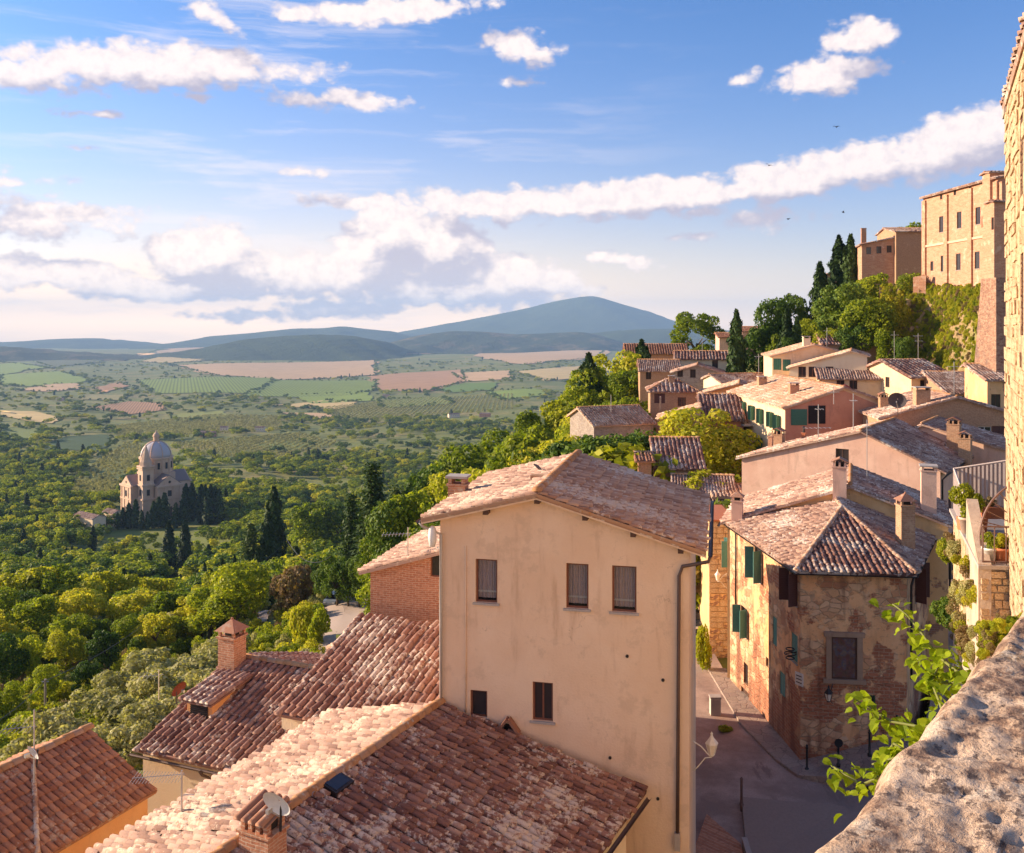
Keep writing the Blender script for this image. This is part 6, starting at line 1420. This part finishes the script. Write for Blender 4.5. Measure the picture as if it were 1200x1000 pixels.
for sh_ in SHOOTS:
    pp = [P(*q)-vo for q in sh_]; mb = MB(); mb.smooth = True; mb.tube(pp, [.008*(1-.7*i/len(pp)) for i in range(len(pp))], 6); mb.build('shoot', [STEM], VN)
    for i in range(len(pp)-1):
        a_, b_ = pp[i], pp[i+1]; L_ = (b_-a_).length; n_ = max(3, int(L_/.0075)); wd_ = .75 if i == len(pp)-2 else 1.0
        for k in range(n_):
            if i == 0 and len(pp) > 4 and k < n_*.35: continue
            spots.append((a_.lerp(b_, (k+rnd.random())/n_)+Vector((rnd.gauss(0,.04),rnd.gauss(0,.05),rnd.gauss(-.006,.034)))*wd_, (rnd.uniform(-1.4,.4), rnd.uniform(-.7,.7), rnd.uniform(0,6.28)), rnd.uniform(.034,.058)))
rnd.shuffle(spots); restV = []; restF = []
from mathutils import Euler
for i, (q, e, s_) in enumerate(spots):
    me = rnd.choice(LV)
    if i < 298:
        o = bpy.data.objects.new('leaf', me); COL.objects.link(o); o.parent = VN; o.location = q; o.rotation_euler = e; o.scale = (s_,)*3
    else:
        Mx = Matrix.Translation(q) @ Euler(e).to_matrix().to_4x4() @ Matrix.Scale(s_, 4); n0 = len(restV); restV += [Mx @ v.co for v in me.vertices]; restF += [tuple(n0+k for k in pl.vertices) for pl in me.polygons]
mb = MB(); mb.add(restV, restF); tag(mb.build('leaves', [L_VINE], VN), kind='stuff')
# ------------------------------------------------------------------ the terrace below the tower house
tf = -5.9
c0, c1, c2 = Vector((11.2,22.5,0)), Vector((15.4,22.1,0)), Vector((13.75,29.2,0))
TR = thing('terrace', 'stone terrace with iron railing and flower pots beside the tower house', 'terrace', (11.2, 22.5, -18))
def tl(v, z): return Vector((v.x-11.2, v.y-22.5, z+18))
mb = MB(); mb.slab([tl(c0,tf), tl(c1,tf), tl(Vector((17,27,0)),tf), tl(c2,tf)], (0,0,-9)); mb.build('wall', [W_GREY], TR)
mb = MB(); mb.slab([tl(c0+Vector((-.06,-.08,0)),tf+.004), tl(c1+Vector((0,-.08,0)),tf+.004), tl(Vector((17,27,0)),tf+.004), tl(c2+Vector((-.1,.1,0)),tf+.004)], (0,0,.09)); mb.build('paving', [CONC], TR)
u_ = (c1-c0).normalized(); nf = Vector((u_.y,-u_.x,0)); z_ = -9.6; cnt = 0; yw = math.atan2(u_.y,u_.x)
while z_ < tf-.12:
    h_ = rnd.uniform(.13,.22); a_ = .02
    while a_ < 4:
        w_ = rnd.uniform(.18,.42)
        if rnd.random() < .8 and cnt < 290: block(TR, tl(c0+u_*(a_+w_/2)+nf*.01, z_+h_/2), (w_-.03, rnd.uniform(.06,.12), h_-.03), rot=(0,0,yw), kinds=stn_g if 'stn_g' in globals() else stn, name='stone'); cnt += 1
        a_ += w_
    z_ += h_
ul = (c0-c2).normalized(); nl = Vector((ul.y,-ul.x,0))
# left flank: pale rendered sloping parapet, pier with pots, sheet-metal screen at the back
def flank(t0, t1, z0, z1, th, name, m, zb=tf-.3):
    a, b2 = c2.lerp(c0, t0)+nl*.02, c2.lerp(c0, t1)+nl*.02; mb = MB(); mb.add([tl(a,zb),tl(b2,zb),tl(b2,z1),tl(a,z0)]+[tl(a-nl*th,zb),tl(b2-nl*th,zb),tl(b2-nl*th,z1),tl(a-nl*th,z0)], [(0,1,2,3),(7,6,5,4),(3,2,6,7),(0,4,5,1),(1,5,6,2),(0,3,7,4)]); return mb.build(name, [m], TR)
flank(.58, 1.0, tf+1.15, tf+.12, .28, 'sloping_parapet', stucco('weathered_render', (.46,.34,.25), (.56,.43,.32), (.24,.16,.12), .7, 1.2), tf-2.6); flank(.0, .56, tf-.02, tf-.02, .4, 'pier', W_STONE, tf-4.5)
a, b2 = c2+Vector((.2,.4,0)), c2+Vector((3.4,2.6,0))
PANEL = plain('pale_screen', (.52,.42,.38), .6)
for (a, b2, h0, h1) in ((c2, c2+Vector((1.6,-.9,0)), 1.25, 1.7), (c2, c2.lerp(c0,.5), 1.25, .95)):
    n_ = int((b2-a).length/.11)
    for k in range(n_+1):
        q = a.lerp(b2, k/n_); hh = h0+(h1-h0)*k/n_; mb = MB(); mb.box(tl(q, tf+.1+hh/2), (.055,.02,hh), rot=math.atan2((b2-a).y,(b2-a).x)); mb.build('screen_slat', [PANEL], TR)
    mb = MB(); mb.tube([tl(a,tf+.1+h0), tl(b2,tf+.1+h1)], .03, 5); mb.build('screen_rail', [PANEL], TR)
IRON = plain('rusty_iron', (.20,.12,.10), .6, .4)
for k in range(15):
    q = c0+u_*(.1+k*.27)+nf*-.05; mb = MB(); mb.tube([tl(q,tf+.08), tl(q,tf+1.0)], .013 if k % 4 else .022, 6); mb.build('railing_bar', [IRON], TR)
for z_ in (tf+.16, tf+1.0): mb = MB(); mb.tube([tl(c0+u_*.08+nf*-.05,z_), tl(c1+nf*-.05,z_)], .022, 6); mb.build('rail', [IRON], TR)
for k in range(8):
    q = c2+Vector((1.7+k*.16,-.95-k*.05,0)); mb = MB(); mb.tube([tl(q,tf+.1), tl(q,tf+1.6)], .03, 5); mb.build('screen_bar', [IRON], TR)
# iron quarter fan above the railing
fc_ = P(1216,628,23.2); fr_r = 1.42
FN = thing('iron_fan', 'curved iron fan grille with radiating bars at the terrace corner', 'iron grille', fc_)
for rr_ in (fr_r, .35): mb = MB(); mb.smooth = True; mb.tube([(-rr_*math.cos(t*math.pi/24), 0, rr_*math.sin(t*math.pi/24)) for t in range(-2,13)], .026 if rr_ > 1 else .015, 6); mb.build('arc', [IRON], FN)
for k in range(8): t = (k+.3)*math.pi/16; mb = MB(); mb.tube([(-.35*math.cos(t),0,.35*math.sin(t)), (-fr_r*math.cos(t),0,fr_r*math.sin(t))], .014, 5); mb.build('spoke', [IRON], FN)
def pot(px, pyb, Y, r, h, m, label, plant=None, pm=L_BROAD, ph=.6, box=False):
    q = P(px, pyb, Y); t = thing('flower_pot', label, 'flower pot', q, 0, 'flower pots on the terrace'); mb = MB()
    if box: mb.box((0,0,h/2), (r*3.2,r*1.8,h), taper=1.1); mb.box((0,0,h-.02), (r*3.4,r*2.0,.05))
    else: mb.smooth = True; mb.lathe([(r*.72,0),(r,h*.85),(r*1.1,h*.85),(r*1.1,h),(r*.95,h),(r*.9,h*.93)], 14)
    mb.build('pot', [m], t)
    if plant is not None:
        c_ = mesh_obj('plant', BUSHM[pm.name][plant % len(BUSHM[pm.name])], t); c_.location = (0,0,h*.8); c_.scale = (ph*.8, ph*.8, ph)
pot(1160,659,22.9,.17,.36,WHITE,'white pot behind the front railing with a leafy plant',0,L_BROAD,.45)
pot(1175,660,22.8,.2,.38,TERRA,'largest terracotta pot behind the front railing',1,L_YELL,.48); pot(1192,658,22.8,.17,.3,TERRA,'terracotta bowl pot at the right end of the railing',2,L_BROAD,.5)
pot(1133,624,25.8,.2,.42,plain('pale_clay',(.6,.42,.33),.8),'pale clay pot with a tall young plant on the pier',0,L_YELL,1.0); pot(1139,622,26.2,.2,.36,TERRA,'square terracotta planter on the pier',None,box=True)
pot(1161,607,26.4,.19,.32,TERRA,'terracotta trough on the terrace floor in front of the screen',1,L_DRY,.4,box=True)
SHB = tree('bush', 14.6, 24.6, 2.0, L_BROAD, .4, 'loose climbing shrub against the sunny tower wall', z=tf)

# rock and rough stone under the terrace, with weeds
nx, nz_ = 60, 50; V = []
for j in range(nz_):
    for i in range(nx):
        s_ = i/(nx-1); t = j/(nz_-1); base = Vector((14.5,30,0)).lerp(Vector((9.6,17,0)), s_); z = -7.6-1.0*s_-13.5*t
        out = .05+.5*t+.6*mnoise.fractal(Vector((s_*9,t*9,1)), 1, 2, 5)+.25*mnoise.noise(Vector((s_*30,t*24,4))); q = base+Vector((-.95,.31,0))*out; V.append((q.x, q.y, z+.3*mnoise.noise(Vector((s_*12,t*8,9)))))
idx = np.arange(nx*nz_).reshape(nz_, nx); Q = np.stack([idx[:-1,:-1], idx[1:,:-1], idx[1:,1:], idx[:-1,1:]], -1).reshape(-1,4)
ROCK2 = rubble('pale_rock', [(.5,.36,.24),(.64,.5,.36),(.7,.58,.44),(.44,.3,.2)], (.34,.25,.16), 1.7, 1.2, .03, 1.0, (.24,.18,.08), .56)
tag(mesh_obj('rock_face', quads_mesh('rock_face', np.array(V), Q, [ROCK2], True)), kind='structure')
wd = {'y': [], 'o': [], 'd': []}
for i in range(420):
    s_ = rnd.random(); t = rnd.random()**1.3*.6; base = Vector((14.5,30,0)).lerp(Vector((9.7,18,0)), s_); q = base+Vector((-.95,.31,0))*(.25+.6*t)
    wd[rnd.choices('yod', (2,2,4))[0]].append((q.x, q.y, -7.5-1.0*s_-13.5*t, rnd.uniform(.12,.36), rnd.uniform(.6,1.2)))
for i in range(40):
    q = c2.lerp(c0, rnd.uniform(.05,.95))+nl*.1; wd[rnd.choice('yod')].append((q.x, q.y, tf-rnd.uniform(.6,3.2), rnd.uniform(.25,.55), .9))
mass('wall_weeds', wd['y'], MIDB, L_YELL); mass('wall_weeds', wd['o'], MIDB, L_OLIVE); mass('wall_weeds', wd['d'], MIDB, L_DRY)
for px, py, Y, H, m, lb in ((1112,662,44,1.2,L_YELL,'bright weed bush at the top of the rock beside the orange wall'),(1114,740,38,1.5,L_DARK,'dark bush at the foot of the rock by the lane')):
    q = P(px, py, Y); tree('bush', q.x, q.y, H, m, .9, lb, z=q.z)
wd = {'y': [], 'b': [], 'd': []}
for i in range(150):
    px = rnd.uniform(1150, 1200); q = P(px, 735+rnd.uniform(-14,22)-(px-1150)*.2, rnd.uniform(15,19)); wd[rnd.choice('yybd')].append((q.x, q.y, q.z-.25, rnd.uniform(.1,.3), .9))
mass('wall_weeds', wd['y'], MIDB, L_YELL); mass('wall_weeds', wd['b'], MIDB, L_BROAD); mass('wall_weeds', wd['d'], MIDB, L_DRY)

# ------------------------------------------------------------------ street furniture
def bollard(px, py, Y, disk, label):
    t = thing('bollard', label, 'bollard', P(px, py, Y), 0, 'black bollards round the corner house'); mb = MB(); mb.smooth = True
    mb.lathe([(.10,-.1),(.10,.03),(.055,.06),(.05,.95),(.07,.97),(.07,1.02),(.045,1.05),(.06,1.1),(.03,1.15)], 10); mb.build('post', [BLACK], t)
    if disk: mb = MB(); mb.tube([(0,-.06,1.02),(0,-.03,1.02)], .2, 16); mb.build('sign_disk', [BLACK], t)
bollard(945.6,901,44.7,0,'black bollard directly at the left corner of the corner house'); bollard(982.5,896,43.9,1,'black bollard carrying a round disk below the shrine'); bollard(1019,884,43.6,0,'black bollard right of the round disk one'); bollard(1051,867,43.7,0,'black bollard farthest up the lane behind the creeper')
t = thing('iron_post', 'thin rusty iron post on the kerb by the brick paving', 'post', P(869,948,41.3)); mb = MB(); mb.lathe([(.06,-.2),(.06,1.3),(.08,1.32),(.02,1.4)], 8); mb.build('post', [IRON], t)
mb = MB(); mb.box((0,0,.2), (.14,.14,.1)); mb.build('collar', [IRON], t)
def lantern(px, py, Y, root_px, root_py, label, s=1.0, m=WHITE):
    q = P(px, py, Y); w_ = P(root_px, root_py, Y)-q; t = thing('wall_lantern', label, 'wall lantern', q)
    mb = MB(); mb.lathe([(.10*s,-.34*s),(.19*s,.02*s)], 6, caps=False); mb.build('glass_cage', [plain('lantern_glass', (.75,.66,.56), .2)], t)
    mb = MB()
    for k in range(6): a = k*math.pi/3; mb.tube([(.10*s*math.cos(a),.10*s*math.sin(a),-.34*s),(.195*s*math.cos(a),.195*s*math.sin(a),.02*s)], .012*s, 4)
    mb.lathe([(.22*s,.02*s),(.2*s,.06*s),(.08*s,.2*s),(.05*s,.26*s),(.03*s,.3*s),(.05*s,.34*s),(.0,.42*s)], 6); mb.lathe([(.02*s,-.42*s),(.11*s,-.36*s),(.11*s,-.33*s)], 6); mb.build('cage', [m], t)
    mb = MB(); mb.smooth = True; b0 = w_*1.0; mb.tube([b0+Vector((0,0,.2)), b0*.55+Vector((0,0,-.02)), b0*.2+Vector((0,0,-.3)), Vector((0,0,-.42))], .022*s, 6); mb.tube([b0+Vector((0,0,-.75)), b0*.7+Vector((0,0,-.62)), b0*.35+Vector((0,0,-.4)), (0,0,-.42)], .018*s, 6); mb.build('bracket', [m], t)
lantern(834,872,29.6,812,876,'white wall lantern on a curled bracket at the foot of the cream house', .95)
lantern(841,674,60,852,676,'small pale wall lantern beside the stone flank', .9)
lantern(971,813,45.1,976,806,'small black lantern on the corner house below the shrine', 1.0, BLACK)
t = thing('round_iron_basket', 'round iron lamp ring on a long arm at the corner house', 'wall lamp', P(926,766,46.2)); mb = MB(); mb.smooth = True
for r_, z_ in ((.28,0),(.2,-.22),(.2,.22)): mb.tube([(r_*math.cos(k*math.pi/8), r_*math.sin(k*math.pi/8), z_) for k in range(17)], .03, 5)
mb.build('ring', [METAL_D], t); mb = MB(); mb.tube([(-.2,0,0),(.95,.3,.05)], .025, 5); mb.build('arm', [METAL_D], t)
t = thing('street_plate', 'small white street plate on the front edge of the corner house', 'street sign', P(936.5,796,45.7)); mb = MB(); mb.box((0,0,0), (.5,.03,.62), rot=R(-60)); mb.build('plate', [WHITE], t); mb = MB()
for k in range(3): mb.box((-.02,-.02,.16-.16*k), (.34,.02,.035), rot=R(-60))
mb.build('lettering', [METAL_D], t)
t = thing('utility_cabinet', 'pale grey utility cabinet at the foot of the stone flank', 'cabinet', P(838,843,51.5)); mb = MB(); mb.box((0,0,.6), (.55,.4,1.25)); mb.build('body', [plain('cabinet_grey', (.55,.48,.4), .6)], t); mb = MB(); mb.box((0,0,1.25), (.62,.47,.07)); mb.build('lid', [CONC], t); mb = MB(); mb.box((0,-.205,.6), (.45,.015,1.0)); mb.build('door', [CONC], t)
hero('bush', 823, 722, 58, L_YELL, .3, 'tall climbing shrub in the gap beside the cream house', hmax=5)
for px, py, Y, lb in ((848,858,49.5,'weed tuft at the kerb beside the cabinet'),(828,832,54,'weed tuft at the far street edge')):
    q = P(px, py, Y); tree('bush', q.x, q.y, .5, L_YELL, 1.6, lb, z=q.z-.1)
# ---- cars
def car(loc, yaw, m, label):
    t = thing('parked_car', label, 'car', loc, yaw); prof = [(-2.05,.35),(-2.1,.75),(-1.9,.95),(-1.25,1.0),(-.65,1.45),(.75,1.48),(1.45,1.05),(1.95,.95),(2.1,.7),(2.05,.32)]
    mb = MB(); n = len(prof); a = [(x,-.84 if z < 1.1 else -.66,z) for x,z in prof]; b2 = [(x,.84 if z < 1.1 else .66,z) for x,z in prof]; mb.add(a+b2, [tuple(range(n)), tuple(range(2*n-1,n-1,-1))]+[(i,n+i,n+(i+1)%n,(i+1)%n) for i in range(n)]); mb.build('body', [m], t)
    mb = MB(); mb.slab([(-1.2,-.72,1.03),(-.68,-.62,1.40),(-.68,.62,1.40),(-1.2,.72,1.03)], (-.03,0,.02)); mb.build('windscreen', [PANE], t)
    mb = MB(); mb.slab([(1.4,-.7,1.09),(.8,-.6,1.43),(.8,.6,1.43),(1.4,.7,1.09)], (.03,0,.02)); mb.build('rear_window', [PANE], t)
    for s_ in (-1,1):
        mb = MB(); mb.slab([(-1.0,s_*.80,1.05),(-.55,s_*.69,1.38),(.65,s_*.69,1.40),(1.15,s_*.79,1.07)], (0,s_*.02,0)); mb.build('side_window', [PANE], t)
        mb = MB(); mb.box((-2.08,s_*.6,.72), (.06,.3,.14)); mb.build('headlight', [WHITE], t)
        for x in (-1.3,1.3): mb = MB(); mb.tube([(x,s_*.68,.32),(x,s_*.87,.32)], .32, 14); w_ = mb.build('wheel', [BLACK], t); mb = MB(); mb.tube([(x,s_*.875,.32),(x,s_*.885,.32)], .19, 10); mb.build('rim', [METAL_G], w_)
q = ghit(392,711); car((q[0],q[1],q[2]+.35), R(80), plain('grey_car_paint',(.3,.33,.36),.3,.3), 'grey car parked under the small trees of the car park')
car(P(824,737,66), R(85), plain('dark_car_paint',(.03,.035,.05),.25,.2), 'dark car glimpsed in the gap beside the cream house')
def drape(name, pts, m, lift=.75, kind='structure'):
    P3 = [ghit(*p) for p in pts]; cx = sum(p[0] for p in P3)/len(P3); cy = sum(p[1] for p in P3)/len(P3); edge = []
    for i in range(len(P3)):
        for k in range(5): t = k/5; a, b2 = P3[i], P3[(i+1)%len(P3)]; edge.append((a[0]*(1-t)+b2[0]*t, a[1]*(1-t)+b2[1]*t))
    V = []; ne = len(edge)
    for r_ in range(6): V += [(cx+(e[0]-cx)*max(.01,r_/5), cy+(e[1]-cy)*max(.01,r_/5)) for e in edge]
    V = np.array(V); Z = ground(V[:,0], V[:,1])+lift; Q = [(r_*ne+k, r_*ne+(k+1)%ne, (r_+1)*ne+(k+1)%ne, (r_+1)*ne+k) for r_ in range(5) for k in range(ne)]
    tag(mesh_obj(name, quads_mesh(name, np.concatenate([V, Z[:,None]],1), Q, [m], True)), kind=kind)
PALEROAD = plain('pale_road', (.42,.32,.26), .95)
drape('car_park', [(382,704),(436,704),(436,752),(392,752),(378,735)], PALEROAD); drape('road', [(322,676),(336,676),(330,700),(312,735),(300,735),(308,712)], PALEROAD); drape('path', [(372,752),(394,748),(392,786),(366,786)], PALEROAD)
# ---- aerials, dishes, poles, wires
def aerial(px, pyb, pyt, Y, booms, label, r=.022, group='television aerials on the roofs'):
    """booms: (py, px0, px1, number of elements)"""
    q = P(px, pyb, Y); H = (pyb-pyt)/F*Y; t = thing('tv_aerial', label, 'aerial', q, 0, group); mb = MB(); mb.tube([(0,0,-.3),(0,0,H)], r, 6); mb.build('mast', [METAL_G], t)
    for (py, x0, x1, n) in booms:
        z = (pyb-py)/F*Y; a, b2 = (x0-px)/F*Y, (x1-px)/F*Y; mb = MB(); mb.tube([(a,0,z),(b2,.15,z+.03)], r*.55, 5)
        for k in range(n): x = a+(b2-a)*(k+.5)/n; l_ = .22*(1+.5*(1-k/n)); mb.tube([(x,-l_,z),(x,l_,z+.04)], r*.35, 4)
        mb.build('boom', [METAL_G], t)
aerial(40,905,832,27,[(855,3,40,7)],'tall aerial with a white dish at the bottom left roof')
aerial(213,1010,903,24.5,[(912,155,214,16)],'comb shaped aerial standing on the foreground roof')
aerial(478,668,618,38,[(627,447,482,9)],'aerial leaning over the brick house roof')
aerial(186,812,785,40,[(793,164,190,6)],'slim aerial behind the dormer house roof')
for (px, pb, pt, Y, bm, lb) in [(959,548,474,72,[(480,955,966,3),(502,942,975,6)],'aerial on the pink gable roof left of its window'),(1000,548,461,71,[(470,996,1005,4),(520,998,1016,4)],'aerial pole right of the small dark gable window'),(1016,575,492,58,[(500,1012,1020,3)],'thin pole rising behind the mossy roof ridge'),
    (1118,470,424,95,[(430,1110,1128,4),(447,1098,1120,5)],'aerial by the striped roof'),(1076,422,391,118,[(394,1070,1082,4),(400,1072,1082,3)],'white aerial above the upper row'),(1048,420,388,122,[(393,1044,1054,3)],'slim aerial left of the white one in the upper row'),(969,408,384,130,[(388,965,974,3)],'aerial on the crest roof'),
    (977,470,452,86,[(460,970,984,5)],'small aerial on the red gable house'),(889,435,415,120,[(418,884,893,4)],'aerial at the left end of the upper row'),(823,420,393,150,[(398,815,830,4)],'thin aerial by the tall cypress'),(716,480,463,103,[],'thin pole on the long low house')]:
    aerial(px, pb, pt, Y, bm, lb, .035 if Y > 60 else .022)
def dish(px, py, Y, r, m, label, yaw=20, arm=True):
    t = thing('satellite_dish', label, 'satellite dish', P(px, py, Y), R(yaw)); n = 18; mb = MB(); mb.smooth = True
    rows = [[Vector((r*s_*math.cos(a*2*math.pi/n), .28*r*(s_**2), r*s_*math.sin(a*2*math.pi/n))) for a in range(n)] for s_ in (.05,.4,.75,1)]
    vs = [Vector((v.x, -v.y, v.z)) for row in rows for v in row]; mb.add(vs, [(i*n+k, i*n+(k+1)%n, (i+1)*n+(k+1)%n, (i+1)*n+k) for i in range(3) for k in range(n)]); o = mb.build('reflector', [m], t); o.rotation_euler = (R(25),0,0)
    mb = MB(); mb.tube([(0,0,-r),(0,-r*.9,-r*.25)], .02, 5); mb.box((0,-r*.95,-r*.22), (.08,.14,.1)); mb.build('feed_arm', [METAL_G], t); mb = MB(); mb.tube([(0,.05,-r*2.0),(0,.08,0)], .03, 6); mb.build('mount', [METAL_D], t)
dish(41,880,26.9,.24,WHITE,'white satellite dish on the tall aerial at the left edge',-35); dish(327,938,21.0,.36,WHITE,'white satellite dish behind the foreground brick chimney',-25); dish(1052,468,80,.75,plain('dark_dish',(.09,.08,.09),.5),'large dark dish beside the brown brick gable',-30)
dish(208,806,40,.36,plain('red_dish',(.11,.016,.012),.6),'small red dish behind the dormer house roof',60)
for px, py, Y, lb in ((974,456,110,'left red parasol in front of the long roof house'),(990,457,109,'right red parasol in front of the long roof house'),(909,448,108,'single red parasol left of the upper row')):
    t = thing('red_parasol', lb, 'parasol', P(px, py+6, Y), 0, 'red parasols in the upper row'); mb = MB(); mb.tube([(0,0,-1.2),(0,0,1.2)], .05, 6); mb.build('pole', [METAL_D], t); mb = MB(); mb.lathe([(.95,.25),(.8,.75),(.35,1.1),(.03,1.25)], 10); mb.build('canopy', [plain('red_cloth',(.28,.05,.04),.8)], t)
def upole(px, pyt, pyb, Y, label):
    q = P(px, pyb, Y); H = (pyb-pyt)/F*Y; t = thing('utility_pole', label, 'utility pole', q, 0, 'utility poles on the slope'); mb = MB(); mb.lathe([(.16,-2.5),(.11,H)], 8); mb.build('pole', [plain('pole_wood',(.42,.33,.25),.9)], t); mb = MB(); mb.box((0,0,H-.25), (.7,.08,.08)); mb.build('crossarm', [METAL_G], t); return q+Vector((0,0,H-.15))
w1_ = upole(203,699,745,150,'taller wooden utility pole among the dark trees'); w2_ = upole(53,796,832,92,'shorter utility pole at the lower left')
def wire(a, b2, sag, label):
    a, b2 = Vector(a), Vector(b2); pts_ = [a.lerp(b2, k/14)+Vector((0,0,-sag*4*(k/14)*(1-k/14))) for k in range(15)]; mb = MB(); mb.tube(pts_, .035, 4); tag(mb.build('overhead_wire', [METAL_D]), label, 'wire', 'overhead wires')
wire(w2_, w1_, 1.2, 'overhead wire between the two utility poles'); wire(w2_, P(-60,872,70), .8, 'overhead wire leaving the shorter pole to the left'); wire(w1_, P(330,640,200), 2, 'overhead wire leaving the taller pole to the right')
wire(P(336,632,150), P(388,652,118), 2.0, 'pale slack cable over the trees left of the fir'); wire(P(1118,465,95), P(1172,432,90), .8, 'cable strung from the striped roof to the buttress')
# ---- birds
def bird(px, py, Y, s, label, m=BLACK, a=.4, grp='birds in the sky'):
    mb = MB(); mb.lathe([(.0,-.2),(.05,-.1),(.06,.02),(.03,.14),(.0,.2)], 6); mb.v = [(x, z, y) for x, y, z in mb.v]
    for sd in (-1,1): mb.slab([(0,.07,.02),(sd*.25,.10,.02+a*.2),(sd*.52,-.02,.02+a*.12),(sd*.25,-.03,.02+a*.2),(0,-.07,.02)], (0,0,.012))
    o = mb.build('bird', [m]); o.location = P(px, py, Y); o.scale = (s,)*3; o.rotation_euler = (R(20), R(rnd.uniform(-25,25)), rnd.uniform(0,6.28)); tag(o, label, 'bird', grp)
for px, py, lb in ((980,149,'bird flying below the two upper right clouds'),(901,194,'bird flying in front of the long cloud'),(988,249,'bird flying nearest the palace'),(924,257,'bird flying under the long cloud')): bird(px, py, 110, 1.0, lb)
mb = MB(); mb.smooth = True; mb.lathe([(.0,-.16),(.04,-.1),(.075,0),(.06,.1),(.035,.15),(.04,.19),(.0,.23)], 8); mb.v = [(x, z*.8, y+z*.55) for x, y, z in mb.v]; mb.smooth = False; mb.slab([(-.03,-.12,-.06),(.03,-.12,-.06),(.03,-.26,-.12),(-.03,-.26,-.12)], (0,0,.015))
o = mb.build('pigeon', [plain('pigeon_grey',(.12,.11,.12),.7)]); pq = A.mw @ A.roofhit(631,560); o.location = pq+Vector((0,0,.36)); o.rotation_euler = (0,0,R(100)); tag(o, 'grey pigeon perched at the front gable tip of the cream house roof', 'pigeon')

# ---- tell apart the few members of small groups of trees by their order from the left
fam = {}
for o in COL.objects:
    if o.parent is None and o.get('group') and o.get('label') and o.get('category', '').split()[-1] in ('tree', 'bush'): fam.setdefault(o['label'], []).append(o)
ORD = ['first', 'second', 'third', 'fourth', 'fifth', 'sixth', 'seventh']
for lb, os_ in fam.items():
    if 1 < len(os_) <= 7:
        os_.sort(key=lambda o: o.location.x/o.location.y)
        for i, o in enumerate(os_):
            w = ('leftmost ' if i == 0 else 'rightmost ' if i == len(os_)-1 else ORD[i]+' from left ')+lb
            o['label'] = ' '.join(w.split()[:16])
